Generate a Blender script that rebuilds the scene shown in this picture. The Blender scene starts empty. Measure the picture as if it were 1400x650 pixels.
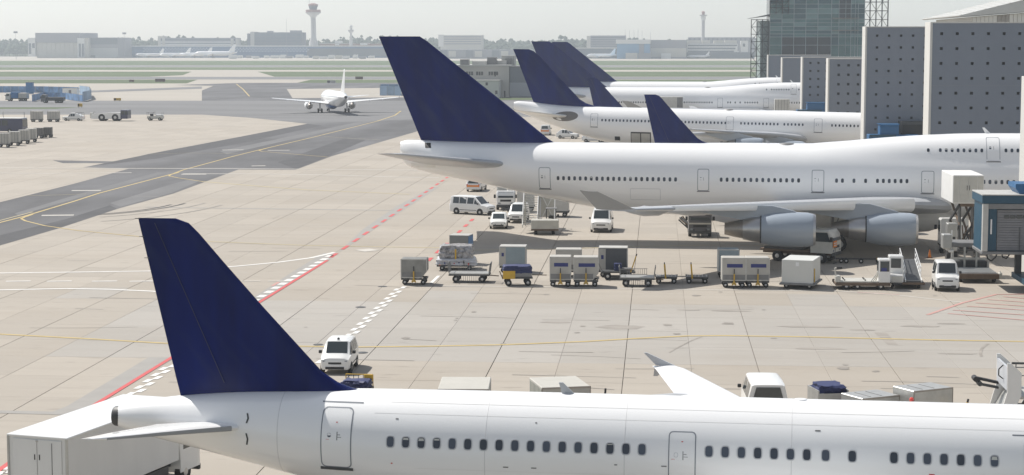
import bpy, bmesh, math, random
from mathutils import Vector, Matrix
random.seed(7)
S = bpy.context.scene
COL = S.collection
R = math.radians

# ------------------------------------------------------------------ camera
F, PW, PH, YH, XV, HC = 2600.0, 1400.0, 650.0, 62.0, 900.0, 17.8   # focal length and horizon in photo pixels, eye height in m
PITCH = math.atan((PH / 2 - YH) / F)
YAW = math.atan((XV - PW / 2) / math.hypot(F, PH / 2 - YH))
FW = Vector((-math.sin(YAW) * math.cos(PITCH), math.cos(YAW) * math.cos(PITCH), -math.sin(PITCH)))
RT = Vector((math.cos(YAW), math.sin(YAW), 0))
UP = RT.cross(FW)
cd = bpy.data.cameras.new('camera')
cam = bpy.data.objects.new('camera', cd)
COL.objects.link(cam)
cd.sensor_width = 36
cd.lens = 36 * F / PW
cd.clip_start = 1
cd.clip_end = 30000
cam.matrix_world = Matrix(((RT.x, UP.x, -FW.x, 0), (RT.y, UP.y, -FW.y, 0), (RT.z, UP.z, -FW.z, HC), (0, 0, 0, 1)))
S.camera = cam

# ------------------------------------------------------------------ light
SUN_TRAVEL = Vector((0.66, -0.50, -1.0)).normalized()
w = bpy.data.worlds.new('World')
S.world = w
w.use_nodes = True
nt = w.node_tree
sky = nt.nodes.new('ShaderNodeTexSky')
sky.sky_type = 'NISHITA'
sky.sun_disc = False
sky.sun_elevation = math.asin(-SUN_TRAVEL.z)
sky.sun_rotation = math.atan2(-SUN_TRAVEL.x, -SUN_TRAVEL.y)
sky.altitude = 100
sky.air_density = 1.0
sky.dust_density = 0.8
sky.ozone_density = 1.5
bg = nt.nodes['Background']
bg.inputs['Strength'].default_value = 0.108
hs = nt.nodes.new('ShaderNodeHueSaturation')          # a hazy, whitish sky all round
hs.inputs['Saturation'].default_value = 0.45
nt.links.new(sky.outputs[0], hs.inputs['Color'])
nt.links.new(hs.outputs[0], bg.inputs[0])
sl = bpy.data.lights.new('sun', 'SUN')
sl.energy = 4.9
sl.angle = R(0.53)
sl.color = (1.0, 0.955, 0.89)
so = bpy.data.objects.new('sun', sl)
COL.objects.link(so)
so.rotation_euler = SUN_TRAVEL.to_track_quat('-Z', 'Y').to_euler()
so.location = (0, 0, 200)
S.view_settings.view_transform = 'Standard'
S.view_settings.look = 'None'
S.view_settings.gamma = 1
S.view_settings.exposure = 0.20
S.cycles.use_denoising = True
S.cycles.max_bounces = 6
S.cycles.volume_bounces = 1
S.cycles.transparent_max_bounces = 12

# ------------------------------------------------------------------ geometry of the view: a photo pixel gives a direction only
def ray(px, py): return FW + RT * ((px - PW / 2) / F) + UP * ((PH / 2 - py) / F)
def G(px, py, z=0.0):                      # where the direction meets the level z
    d = ray(px, py)
    return Vector((0, 0, HC)) + d * ((z - HC) / d.z)
def D(px, py, Y):                          # where the direction meets depth Y
    d = ray(px, py)
    return Vector((0, 0, HC)) + d * (Y / d.y)

# ------------------------------------------------------------------ materials
MATS = {}
def mat(name, col, rough=0.6, metal=0.0, var=0.0, noise=0.0, nscale=1.5, stretch=(1, 1, 1), dark=0.6, coat=0.0, bump=0.0, spec=None, island=False, trans=0.0):
    if name in MATS: return MATS[name]
    m = bpy.data.materials.new(name)
    m.use_nodes = True
    t = m.node_tree
    p = t.nodes['Principled BSDF']
    c = (*col, 1)
    p.inputs['Base Color'].default_value = c
    p.inputs['Roughness'].default_value = rough
    p.inputs['Metallic'].default_value = metal
    if coat: p.inputs['Coat Weight'].default_value = coat; p.inputs['Coat Roughness'].default_value = 0.06
    if spec is not None: p.inputs['Specular IOR Level'].default_value = spec
    if trans: p.inputs['Transmission Weight'].default_value = trans
    L = t.links.new
    cur = None
    if var:
        oi = t.nodes.new('ShaderNodeObjectInfo')
        val = oi.outputs['Random']
        if island:
            ge = t.nodes.new('ShaderNodeNewGeometry')
            ad = t.nodes.new('ShaderNodeMath'); ad.operation = 'ADD'
            L(oi.outputs['Random'], ad.inputs[0]); L(ge.outputs['Random Per Island'], ad.inputs[1])
            fr = t.nodes.new('ShaderNodeMath'); fr.operation = 'FRACT'
            L(ad.outputs[0], fr.inputs[0]); val = fr.outputs[0]
        mr = t.nodes.new('ShaderNodeMapRange')
        mr.inputs['To Min'].default_value = 1 - var; mr.inputs['To Max'].default_value = 1 + var
        L(val, mr.inputs['Value'])
        mx = t.nodes.new('ShaderNodeMix'); mx.data_type = 'RGBA'; mx.blend_type = 'MULTIPLY'; mx.inputs['Factor'].default_value = 1
        mx.inputs['A'].default_value = c
        L(mr.outputs[0], mx.inputs['B'])
        cur = mx.outputs['Result']
    if noise or bump:
        tc = t.nodes.new('ShaderNodeTexCoord')
        mp = t.nodes.new('ShaderNodeMapping'); mp.inputs['Scale'].default_value = stretch
        ns = t.nodes.new('ShaderNodeTexNoise'); ns.inputs['Scale'].default_value = nscale; ns.inputs['Detail'].default_value = 6; ns.inputs['Roughness'].default_value = 0.6
        gp = t.nodes.new('ShaderNodeNewGeometry')
        L(gp.outputs['Position'], mp.inputs[0]); L(mp.outputs[0], ns.inputs['Vector'])
        if noise:
            r2 = t.nodes.new('ShaderNodeMapRange'); r2.inputs['From Min'].default_value = 0.38; r2.inputs['From Max'].default_value = 0.72
            r2.inputs['To Min'].default_value = 0; r2.inputs['To Max'].default_value = noise
            L(ns.outputs['Fac'], r2.inputs['Value'])
            m2 = t.nodes.new('ShaderNodeMix'); m2.data_type = 'RGBA'
            L(r2.outputs[0], m2.inputs['Factor'])
            if cur is None: m2.inputs['A'].default_value = c
            else: L(cur, m2.inputs['A'])
            m2.inputs['B'].default_value = (col[0] * dark, col[1] * dark, col[2] * dark, 1)
            cur = m2.outputs['Result']
        if bump:
            b = t.nodes.new('ShaderNodeBump'); b.inputs['Strength'].default_value = bump; b.inputs['Distance'].default_value = 0.02
            L(ns.outputs['Fac'], b.inputs['Height']); L(b.outputs[0], p.inputs['Normal'])
    if cur is not None: L(cur, p.inputs['Base Color'])
    MATS[name] = m
    return m

white = mat('aircraft_white', (0.87, 0.87, 0.865), 0.28, coat=0.6, noise=0.10, nscale=0.5, stretch=(0.15, 1, 1), dark=0.82)
white_dirty = mat('aircraft_white_worn', (0.78, 0.775, 0.75), 0.35, coat=0.4, noise=0.35, nscale=0.9, stretch=(0.2, 1, 1), dark=0.8)
wing_grey = mat('wing_grey', (0.44, 0.455, 0.475), 0.38, coat=0.3, noise=0.3, nscale=0.8, stretch=(1, 0.3, 1), dark=0.8)
navy = mat('navy_paint', (0.0014, 0.0075, 0.080), 0.24, spec=.18, noise=0.5, nscale=0.55, stretch=(1.3, 1, 0.25), dark=2.2)  # lighter noise paints mottled reflections into the navy
def streaks(m):                                  # reflected sheen painted into the colour, streaked along the fin's leading edge
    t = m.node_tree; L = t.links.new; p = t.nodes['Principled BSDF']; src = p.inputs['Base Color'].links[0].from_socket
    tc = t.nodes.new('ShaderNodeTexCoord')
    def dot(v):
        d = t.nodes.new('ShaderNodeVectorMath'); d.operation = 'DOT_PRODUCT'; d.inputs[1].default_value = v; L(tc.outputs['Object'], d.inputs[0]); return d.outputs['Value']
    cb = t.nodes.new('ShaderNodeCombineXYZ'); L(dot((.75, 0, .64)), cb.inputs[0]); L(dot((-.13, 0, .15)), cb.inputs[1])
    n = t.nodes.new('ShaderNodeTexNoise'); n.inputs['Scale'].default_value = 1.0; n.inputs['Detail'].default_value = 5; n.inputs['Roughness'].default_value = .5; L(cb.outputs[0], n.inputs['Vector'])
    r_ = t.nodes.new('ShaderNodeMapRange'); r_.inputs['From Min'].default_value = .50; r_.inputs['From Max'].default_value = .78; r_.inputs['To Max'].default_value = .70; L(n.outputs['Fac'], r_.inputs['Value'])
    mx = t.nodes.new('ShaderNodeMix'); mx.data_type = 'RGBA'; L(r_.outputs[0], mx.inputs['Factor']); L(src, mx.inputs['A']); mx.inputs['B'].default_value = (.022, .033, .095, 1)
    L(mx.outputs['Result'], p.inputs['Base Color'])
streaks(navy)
nacelle_m = mat('nacelle_grey', (0.32, 0.365, 0.42), 0.32, coat=0.4, noise=0.2, nscale=1.0, dark=0.85)
steel = mat('bare_metal', (0.36, 0.335, 0.31), 0.42, 0.85, noise=0.4, nscale=3, dark=0.6)
alu = mat('aluminium', (0.50, 0.50, 0.48), 0.42, 0.6, var=0.10, noise=0.45, nscale=2.0, dark=0.6)
alu_white = mat('pale_container_panel', (0.50, 0.495, 0.465), 0.5, 0.1, var=0.08, noise=0.5, nscale=1.6, dark=0.72)
paint_white = mat('vehicle_white', (0.76, 0.76, 0.74), 0.3, coat=0.5, noise=0.2, nscale=1.5, dark=0.8)
paint_cream = mat('service_vehicle_cream', (0.56, 0.55, 0.50), 0.42, coat=0.2, noise=0.4, nscale=1.5, dark=0.7)
glass = mat('dark_glass', (0.034, 0.044, 0.048), 0.06, spec=0.8)
cabin_glass = mat('cabin_window_glass', (0.055, 0.068, 0.092), 0.18, spec=0.5, var=.4)
shade_m = mat('window_shade', (0.55, 0.55, 0.52), 0.6)
rubber = mat('rubber', (0.018, 0.018, 0.018), 0.85, noise=0.4, nscale=5, dark=2.2)
black = mat('black_plastic', (0.02, 0.02, 0.022), 0.55)
dark_grey = mat('dark_grey_metal', (0.075, 0.078, 0.08), 0.55, 0.3, noise=0.5, nscale=3, dark=0.5)
mid_grey = mat('grey_metal', (0.22, 0.22, 0.22), 0.5, 0.3, noise=0.5, nscale=2, dark=0.6)
line_grey = mat('seam_grey', (0.20, 0.22, 0.25), 0.6)
yellow = mat('yellow_paint', (0.62, 0.38, 0.03), 0.5, noise=0.4, nscale=3, dark=0.6)
orange = mat('orange_paint', (0.75, 0.22, 0.02), 0.5)
red_m = mat('red_paint', (0.55, 0.04, 0.03), 0.5)
blue_m = mat('blue_paint', (0.02, 0.14, 0.34), 0.45, noise=0.4, nscale=1.5, dark=0.6)
bridge_blue = mat('bridge_blue', (0.007, 0.060, 0.105), 0.45, noise=0.4, nscale=1.0, dark=0.6)
label_blue = mat('label_blue', (0.02, 0.03, 0.16), 0.5)
tarp = mat('blue_tarpaulin', (0.02, 0.03, 0.11), 0.6, bump=0.8, noise=0.4, nscale=3.0, dark=0.5)
foil = mat('crumpled_plastic_film', (0.46, 0.45, 0.46), 0.25, noise=1.0, nscale=3.6, dark=0.12, bump=1.0)
rust = mat('rusty_brown', (0.15, 0.105, 0.072), 0.8, noise=0.5, nscale=3, dark=0.5)
lamp_white = mat('lamp_glass', (0.75, 0.75, 0.75), 0.1)
core_metal = mat('core_cowl_metal', (0.50, 0.49, 0.48), 0.3, 0.8, noise=0.3, nscale=2.5, dark=0.7)
headlamp_m = mat('headlamp_glass', (0.26, 0.28, 0.30), 0.1)
chrome = mat('rim_metal', (0.5, 0.5, 0.5), 0.35, 0.8)

# ------------------------------------------------------------------ mesh builder
class B:
    def __init__(s): s.v = []; s.f = []
    def add(s, vs, fs):
        n = len(s.v); s.v += [tuple(v) for v in vs]; s.f += [tuple(i + n for i in f) for f in fs]; return s
    def box(s, x0, x1, y0, y1, z0, z1, c=0.0):
        if c <= 0:
            return s.add([(x0, y0, z0), (x1, y0, z0), (x1, y1, z0), (x0, y1, z0), (x0, y0, z1), (x1, y0, z1), (x1, y1, z1), (x0, y1, z1)],
                         [(0, 3, 2, 1), (4, 5, 6, 7), (0, 1, 5, 4), (1, 2, 6, 5), (2, 3, 7, 6), (3, 0, 4, 7)])
        cx = min(c, abs(x1 - x0) / 2.01); cy = min(c, abs(y1 - y0) / 2.01); cz = min(c, abs(z1 - z0) / 2.01)
        vs = []; X = (x0, x1); Y = (y0, y1); Z = (z0, z1); I = {}
        for i in (0, 1):
            for j in (0, 1):
                for k in (0, 1):
                    sx, sy, sz = (1, -1)[i], (1, -1)[j], (1, -1)[k]
                    for a, (ox, oy, oz) in enumerate(((0, cy * sy, cz * sz), (cx * sx, 0, cz * sz), (cx * sx, cy * sy, 0))):
                        I[i, j, k, a] = len(vs); vs.append((X[i] + ox, Y[j] + oy, Z[k] + oz))
        fs = []
        for i in (0, 1): fs.append([I[i, 0, 0, 0], I[i, 1, 0, 0], I[i, 1, 1, 0], I[i, 0, 1, 0]])
        for j in (0, 1): fs.append([I[0, j, 0, 1], I[1, j, 0, 1], I[1, j, 1, 1], I[0, j, 1, 1]])
        for k in (0, 1): fs.append([I[0, 0, k, 2], I[1, 0, k, 2], I[1, 1, k, 2], I[0, 1, k, 2]])
        for i in (0, 1):
            for j in (0, 1): fs.append([I[i, j, 0, 0], I[i, j, 0, 1], I[i, j, 1, 1], I[i, j, 1, 0]])
            for k in (0, 1): fs.append([I[i, 0, k, 0], I[i, 0, k, 2], I[i, 1, k, 2], I[i, 1, k, 0]])
        for j in (0, 1):
            for k in (0, 1): fs.append([I[0, j, k, 1], I[0, j, k, 2], I[1, j, k, 2], I[1, j, k, 1]])
        for i in (0, 1):
            for j in (0, 1):
                for k in (0, 1): fs.append([I[i, j, k, 0], I[i, j, k, 1], I[i, j, k, 2]])
        return s.add(vs, fs)
    def loft(s, rings, cap0=True, cap1=True, closed=True):
        n = len(rings[0]); b = len(s.v)
        for r in rings: s.v += [tuple(p) for p in r]
        for i in range(len(rings) - 1):
            for j in range(n if closed else n - 1):
                k = (j + 1) % n
                s.f.append((b + i * n + j, b + i * n + k, b + (i + 1) * n + k, b + (i + 1) * n + j))
        if cap0: s.f.append(tuple(b + j for j in range(n - 1, -1, -1)))
        if cap1: s.f.append(tuple(b + (len(rings) - 1) * n + j for j in range(n)))
        return s
    def cyl(s, p0, p1, r0, r1=None, n=10, cap=True):
        r1 = r0 if r1 is None else r1
        p0 = Vector(p0); p1 = Vector(p1); d = (p1 - p0).normalized()
        u = d.orthogonal().normalized(); v = d.cross(u)
        ring = lambda p, r: [p + (u * math.cos(2 * math.pi * i / n) + v * math.sin(2 * math.pi * i / n)) * r for i in range(n)]
        return s.loft([ring(p0, r0), ring(p1, r1)], cap, cap)
    def bar(s, p0, p1, w, h=None):
        h = h or w
        p0 = Vector(p0); p1 = Vector(p1); d = (p1 - p0).normalized()
        u = d.cross(Vector((0, 0, 1)))
        u = u.normalized() if u.length > 1e-4 else Vector((1, 0, 0))
        v = d.cross(u)
        ring = lambda p: [p + u * (a * w / 2) + v * (b_ * h / 2) for a, b_ in ((-1, -1), (1, -1), (1, 1), (-1, 1))]
        return s.loft([ring(p0), ring(p1)])
    def path(s, pts, r, n=6):
        for a, b_ in zip(pts, pts[1:]): s.cyl(a, b_, r, n=n)
        return s
    def prism(s, poly, a, b_, axis='y'):
        f = {'y': lambda p, t: (p[0], t, p[1]), 'x': lambda p, t: (t, p[0], p[1]), 'z': lambda p, t: (p[0], p[1], t)}[axis]
        return s.loft([[f(p, a) for p in poly], [f(p, b_) for p in poly]])
    def quad(s, a, b_, c, d): return s.add([a, b_, c, d], [(0, 1, 2, 3)])
    def lathe(s, prof, o, ax='x', n=24, cap0=False, cap1=False):      # prof: (along, radius)
        rings = []
        for t, r in prof:
            ring = []
            for i in range(n):
                a = 2 * math.pi * i / n; c, d = r * math.cos(a), r * math.sin(a)
                ring.append((o[0] + t, o[1] + c, o[2] + d) if ax == 'x' else ((o[0] + c, o[1] + t, o[2] + d) if ax == 'y' else (o[0] + c, o[1] + d, o[2] + t)))
            rings.append(ring)
        return s.loft(rings, cap0, cap1)
    def mesh(s, name, m, smooth=35, fix=True):
        me = bpy.data.meshes.new(name)
        me.from_pydata(s.v, [], s.f)
        if fix:
            bm = bmesh.new(); bm.from_mesh(me)
            bmesh.ops.recalc_face_normals(bm, faces=bm.faces)
            bm.to_mesh(me); bm.free()
        if smooth:
            me.shade_smooth(); me.set_sharp_from_angle(angle=R(smooth))
        if m: me.materials.append(m)
        return me
    def obj(s, name, m, parent=None, smooth=35, fix=True, loc=None, rot=None, label=None):
        return mobj(name, s.mesh(name, m, smooth, fix), parent, loc, rot, label)
def mobj(name, me, parent=None, loc=None, rot=None, label=None):
    o = bpy.data.objects.new(name, me); COL.objects.link(o); o.parent = parent
    if loc is not None: o.location = loc
    if rot is not None: o.rotation_euler = rot
    if label: o['label'] = label
    return o
def thing(name, label, cat, loc=(0, 0, 0), heading=0.0, group=None, pitch=0.0):
    o = bpy.data.objects.new(name, None); COL.objects.link(o)
    o.empty_display_size = 0.5
    o.location = (loc[0], loc[1], loc[2] if len(loc) > 2 else 0)
    o.rotation_euler = (0, R(pitch), R(heading))
    return tag(o, label, cat, group)
def tag(o, label=None, cat=None, group=None, kind=None):
    if label: o['label'] = label
    if cat: o['category'] = cat
    if group: o['group'] = group
    if kind: o['kind'] = kind
    return o
def children(o): return [c for c in COL.objects if c.parent == o]
def copy_tree(o, loc, heading, label, group=None, swap=None, skip=()):
    kids = {}
    for c in COL.objects:
        if c.parent: kids.setdefault(c.parent, []).append(c)
    def cp(x, par):
        y = x.copy(); COL.objects.link(y); y.parent = par
        for c in kids.get(x, []):
            if c.name.split('.')[0] not in skip: cp(c, y)
        return y
    r = cp(o, None)
    r.location = (loc[0], loc[1], loc[2] if len(loc) > 2 else 0); r.rotation_euler = (0, o.rotation_euler.y, R(heading))
    r['label'] = label
    if group: r['group'] = group; o['group'] = group
    return r
def structure(o): o['kind'] = 'structure'; return o
# ================================================================== THE SETTING: ground, apron, taxiway, grass
ground_m = mat('far_ground_earth', (0.20, 0.20, 0.15), 0.95, noise=0.5, nscale=0.02, dark=0.7)
joint_m = mat('joint_sealant', (0.17, 0.15, 0.127), 0.9)
def concrete(name, col, var, warm):
    m = mat(name, col, 0.85, var=var, island=True, noise=0.30, nscale=0.10, stretch=(0.35, 1.2, 1), dark=0.80)
    t = m.node_tree; L = t.links.new; p = t.nodes['Principled BSDF']
    src = p.inputs['Base Color'].links[0].from_socket
    g = t.nodes.new('ShaderNodeNewGeometry')
    def layer(src, scale, stretch, lo, hi, amt, colr, detail=5.0, rough=.65):
        mp = t.nodes.new('ShaderNodeMapping'); mp.inputs['Scale'].default_value = stretch
        n = t.nodes.new('ShaderNodeTexNoise'); n.inputs['Scale'].default_value = scale; n.inputs['Detail'].default_value = detail; n.inputs['Roughness'].default_value = rough
        L(g.outputs['Position'], mp.inputs[0]); L(mp.outputs[0], n.inputs['Vector'])
        r_ = t.nodes.new('ShaderNodeMapRange'); r_.inputs['From Min'].default_value = lo; r_.inputs['From Max'].default_value = hi; r_.inputs['To Max'].default_value = amt
        L(n.outputs['Fac'], r_.inputs['Value'])
        mx = t.nodes.new('ShaderNodeMix'); mx.data_type = 'RGBA'; L(r_.outputs[0], mx.inputs['Factor']); L(src, mx.inputs['A']); mx.inputs['B'].default_value = (*colr, 1)
        return mx.outputs['Result']
    c = layer(src, 0.55, (0.10, 1.6, 1), .50, .70, .45, tuple(v * .80 for v in col))             # brushed streaks along the stands
    c = layer(c, 0.8, (0.13, 2.2, 1), .56, .74, .40, tuple(v * 1.16 for v in col))
    c = layer(c, 0.045, (1, 1.6, 1), .50, .68, .35, (col[0] * .80, col[1] * .76, col[2] * .70))  # broad dirty areas
    c = layer(c, 6.0, (1, 1, 1), .55, .75, .22, tuple(v * .72 for v in col), 8)                  # grain
    c = layer(c, 0.9, (.5, 1.3, 1), .66, .74, .45, tuple(v * .62 for v in col), 2, .4)            # oil spots
    L(c, p.inputs['Base Color'])
    return m
slab_m = concrete('concrete_slab', (0.348, 0.312, 0.264), .065, 1)
slab_grey_m = concrete('concrete_slab_grey', (0.342, 0.320, 0.288), .05, 0)
asphalt_m = mat('asphalt', (0.070, 0.070, 0.073), 0.9, noise=0.85, nscale=0.05, stretch=(1.6, .5, 1), dark=2.1)
asphalt_new_m = mat('asphalt_patch', (0.052, 0.052, 0.055), 0.9, noise=0.6, nscale=0.3, stretch=(1.4, .5, 1), dark=1.7)
asphalt_old_m = mat('asphalt_worn', (0.145, 0.145, 0.147), 0.9, noise=0.6, nscale=0.2, stretch=(1.4, .5, 1), dark=.7)
asphalt2_m = mat('asphalt_pale', (0.13, 0.13, 0.132), 0.9, noise=0.7, nscale=0.03, stretch=(0.4, 1.5, 1), dark=1.5)
concrete_far_m = mat('far_concrete', (0.36, 0.33, 0.285), 0.9, noise=0.5, nscale=0.03, stretch=(0.3, 1.5, 1), dark=0.78)
grass_m = mat('grass', (0.075, 0.108, 0.038), 1.0, noise=0.8, nscale=0.02, stretch=(0.25, 1, 1), dark=0.6)
patch_m = mat('grey_patch', (0.30, 0.288, 0.268), 0.9, noise=0.5, nscale=0.6, dark=0.8)
yellow_line_m = mat('marking_yellow', (0.47, 0.36, 0.15), 0.8, noise=0.7, nscale=1.2, dark=0.75)
yellow_faint_m = mat('marking_yellow_worn', (0.42, 0.36, 0.22), 0.8, noise=0.8, nscale=0.8, dark=0.92)
white_line_m = mat('marking_white', (0.70, 0.69, 0.66), 0.8, noise=0.6, nscale=1.2, dark=0.72)
white_faint_m = mat('marking_white_worn', (0.50, 0.475, 0.43), 0.8, noise=0.8, nscale=0.8, dark=0.85)
red_line_m = mat('marking_red', (0.52, 0.085, 0.085), 0.8, noise=0.6, nscale=1.2, dark=0.85)
red_faint_m = mat('marking_red_worn', (0.47, 0.26, 0.23), 0.8, noise=0.8, nscale=0.8, dark=0.95)
skid_m = mat('tyre_mark', (0.235, 0.215, 0.19), 0.85, noise=0.9, nscale=0.9, stretch=(0.4, 1, 1), dark=1.5)

def sheet(name, pts, z, m, parent=None, px=True):
    vs = [G(*p) if px else Vector((p[0], p[1], 0)) for p in pts]
    b = B(); b.add([(v.x, v.y, z) for v in vs], [tuple(range(len(vs)))])
    o = b.obj(name, m, parent, smooth=0)
    if parent is None: structure(o)
    return o
gr = B().add([(-9000, -200, -0.10), (9000, -200, -0.10), (9000, 14000, -0.10), (-9000, 14000, -0.10)], [(0, 1, 2, 3)]).obj('ground', ground_m, smooth=0)
structure(gr)
# apron: a dark bed in which the concrete slabs lie with open joints
AX0, AX1, AY0, AY1 = -192.0, 74.0, 52.0, 512.0
apron = structure(B().add([(AX0, AY0, -0.05), (AX1, AY0, -0.05), (AX1, AY1, -0.05), (AX0, AY1, -0.05)], [(0, 1, 2, 3)]).obj('apron', joint_m, smooth=0))
SW, SL = 3.70, 6.20
JY = 0.018
def slab_geo(x0, y0, odd=False):
    c = 0.008
    ja, jb = (.012, .038) if odd else (.038, .012)       # every second joint is a wide sealed one
    a0, a1, b0, b1 = x0 + ja / 2, x0 + SW - jb / 2, y0 + JY / 2, y0 + SL - JY / 2
    vs = [(a0, b0, -0.05), (a1, b0, -0.05), (a1, b1, -0.05), (a0, b1, -0.05), (a0, b0, -c), (a1, b0, -c), (a1, b1, -c), (a0, b1, -c),
          (a0 + c, b0 + c, 0), (a1 - c, b0 + c, 0), (a1 - c, b1 - c, 0), (a0 + c, b1 - c, 0)]
    return vs, [(8, 9, 10, 11)] + [(i, (i + 1) % 4, 4 + (i + 1) % 4, 4 + i) for i in range(4)] + [(4 + i, 4 + (i + 1) % 4, 8 + (i + 1) % 4, 8 + i) for i in range(4)]
XJ0 = (861 - XV) / ((460 - YH) / HC)               # one joint measured in the photo
YJ0 = G(600, 494.3).y
ix0 = math.floor((AX0 - XJ0) / SW) + 1; ix1 = math.floor((AX1 - XJ0) / SW)
iy0 = math.floor((AY0 - YJ0) / SL) + 1; iy1 = math.floor((AY1 - YJ0) / SL)
def project(p):
    v = Vector(p) - Vector((0, 0, HC)); z = v.dot(FW)
    return PW / 2 + F * v.dot(RT) / z, PH / 2 - F * v.dot(UP) / z
cand = []
for i in range(ix0, ix1):
    for j in range(iy0, iy1):
        x, y = XJ0 + i * SW, YJ0 + j * SL
        px, py = project((x + SW / 2, y + SL / 2, 0))
        seen = -20 < px < 1420 and 240 < py < 552 - (px > 480) * 8
        cand.append((0 if seen else 1, y, i, j, x))
cand.sort(key=lambda t: (t[0], t[1]))
near, rest = cand[:296], cand[296:]
def is_grey(j, i): return 0 <= j <= 3 and i >= -9 or (j in (-6, 4) and i % 7 == 3)
me_b, me_g = [], []
for odd in (0, 1):
    vs, fs = slab_geo(0, 0, odd)
    me_b.append(B().add(vs, fs).mesh('slab', slab_m, 0)); me_g.append(B().add(vs, fs).mesh('slab', slab_grey_m, 0))
for _, y, i, j, x in near:
    o = mobj('slab', (me_g if is_grey(j, i) else me_b)[i % 2], apron, (x, y, random.uniform(-0.004, 0.003)))
bb, bg_ = B(), B()
for _, y, i, j, x in rest:
    vs, fs = slab_geo(x, y, i % 2)
    (bg_ if is_grey(j, i) else bb).add(vs, fs)
o = bb.obj('slab_field', slab_m, apron, 0, fix=False); o['kind'] = 'stuff'
o = bg_.obj('grey_slab_field', slab_grey_m, apron, 0, fix=False); o['kind'] = 'stuff'

# asphalt taxiway across the apron, and the manoeuvring area beyond it
taxi = sheet('taxiway', [(-60, 356), (0, 336), (81, 312.4), (162.5, 285.3), (237, 265), (326, 232), (404, 232.5), (453, 214), (570, 180), (640, 160), (420, 169.5), (320, 188.8), (203, 210.8), (159, 221), (72, 219.4), (86, 223.4), (146, 223.4), (113.4, 229), (176, 231), (101.6, 251.4), (0, 276.8), (-60, 292)], 0.006, asphalt_m)
far = sheet('manoeuvring_area', [(-300, 157), (275, 157), (345, 161.5), (420, 169.5), (640, 160.2), (1500, 158), (1500, 140), (640, 138), (276, 138), (-300, 138)], 0.010, asphalt2_m)
sheet('outer_concrete', [(-3500, 512), (3500, 512), (3500, 6000), (-3500, 6000)], -0.04, concrete_far_m, px=False)
sheet('outer_asphalt', [(276, 138), (276, 124), (292, 117.5), (240, 116.5), (330, 113.6), (420, 113.5), (1500, 113.5), (1500, 140.2), (640, 138.2)], 0.004, asphalt_m)
sheet('service_road', [(-300, 124), (127, 124), (276, 118.5), (276, 121.5), (127, 126.5), (-300, 127)], 0.002, asphalt2_m)
sheet('concrete_island', [(392, 122), (520, 120.5), (720, 120.5), (720, 133), (525, 133.5), (400, 134.5)], 0.014, concrete_far_m)
sheet('runway', [(-900, 105.3), (2300, 105.3), (2300, 108.8), (-900, 108.8)], 0.0, asphalt2_m)
sheet('grass_strip_edge', [(-300, 147.0), (110, 147.0), (75, 149.2), (-300, 149.6)], 0.016, grass_m)
for nm, ys in (('grass_strip', (109.2, 114.2)), ('grass_strip', (98.2, 105.0)), ('grass_strip', (92.2, 95.8)), ('grass_strip', (83.4, 89.4))):
    y0, y1 = ys
    if y0 < 90: rows = [[(-900, y0), (2300, y0), (2300, y1), (-900, y1)]]
    elif y0 < 95: rows = [[(-900, y0), (2300, y0), (2300, y1), (-900, y1)]]
    elif y0 < 100: rows = [[(-900, y0), (262, y0), (250, y1 - 2), (205, y1), (-900, y1)], [(352, y0), (2300, y0), (2300, y1), (375, y1)]]
    else: rows = [[(-900, y0), (270, y0), (255, y1), (-900, y1)], [(425, y0), (2300, y0), (2300, y1), (405, y1 - 0.5)]]
    for r_ in rows: sheet(nm, r_, -0.02, grass_m)
sheet('grass_strip', [(560, 134.2), (735, 134.2), (735, 137), (560, 137)], 0.018, grass_m)
sheet('runway_shoulder', [(-900, 89.6), (2300, 89.6), (2300, 91.9), (-900, 91.9)], -0.01, asphalt2_m)
sheet('far_stand', [(-900, 77.5), (2300, 77.5), (2300, 82.8), (-900, 82.8)], -0.01, concrete_far_m)

for nm, m_, pts in (('asphalt_patch', asphalt_new_m, [(-60, 345), (0, 322), (90, 300), (150, 281), (160, 285.5), (81, 312), (0, 335.5), (-60, 355)]), 
                    ('asphalt_patch', asphalt_new_m, [(205, 210.8), (320, 189), (420, 169.8), (440, 172), (330, 196), (215, 217), (120, 228)]), ('worn_asphalt', asphalt_old_m, [(20, 292), (120, 262), (215, 236), (228, 236.5), (130, 264), (25, 295)]), ('worn_asphalt', asphalt_old_m, [(150, 278), (235, 252), (262, 245), (272, 248), (235, 264), (165, 283)]),
                    ('asphalt_patch', asphalt_new_m, [(404, 231.5), (440, 217.5), (500, 192), (470, 190), (380, 222)]), ('worn_asphalt', asphalt_old_m, [(300, 207), (420, 182), (500, 165), (512, 166), (430, 184), (310, 211)])):
    PZ = globals().get('PZ', .0068) + .0008; sheet(nm, pts, PZ, m_, taxi)
# painted markings
def ribbon(name, pts, wid, z, m, parent=apron, px=True):
    P = [G(*p) if px else Vector((p[0], p[1], 0)) for p in pts]
    L_, R_ = [], []
    for i, p in enumerate(P):
        d = (P[min(i + 1, len(P) - 1)] - P[max(i - 1, 0)]).normalized()
        n = Vector((-d.y, d.x, 0)) * wid / 2
        L_.append(p + n); R_.append(p - n)
    b = B(); n = len(P)
    b.add([(q.x, q.y, z) for q in L_ + R_], [(i, i + 1, n + i + 1, n + i) for i in range(n - 1)])
    return b.obj(name, m, parent, 0)
def dashes(name, a, b_, on, off, wid, z, m, parent=apron):
    a, b_ = G(*a), G(*b_); L_ = (b_ - a).length; d = (b_ - a) / L_; t = 0
    while t < L_ - on * 0.5:
        p, q = a + d * t, a + d * min(t + on, L_)
        ribbon(name, [(p.x, p.y), (q.x, q.y)], wid, z, m, parent, px=False); t += on + off
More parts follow.
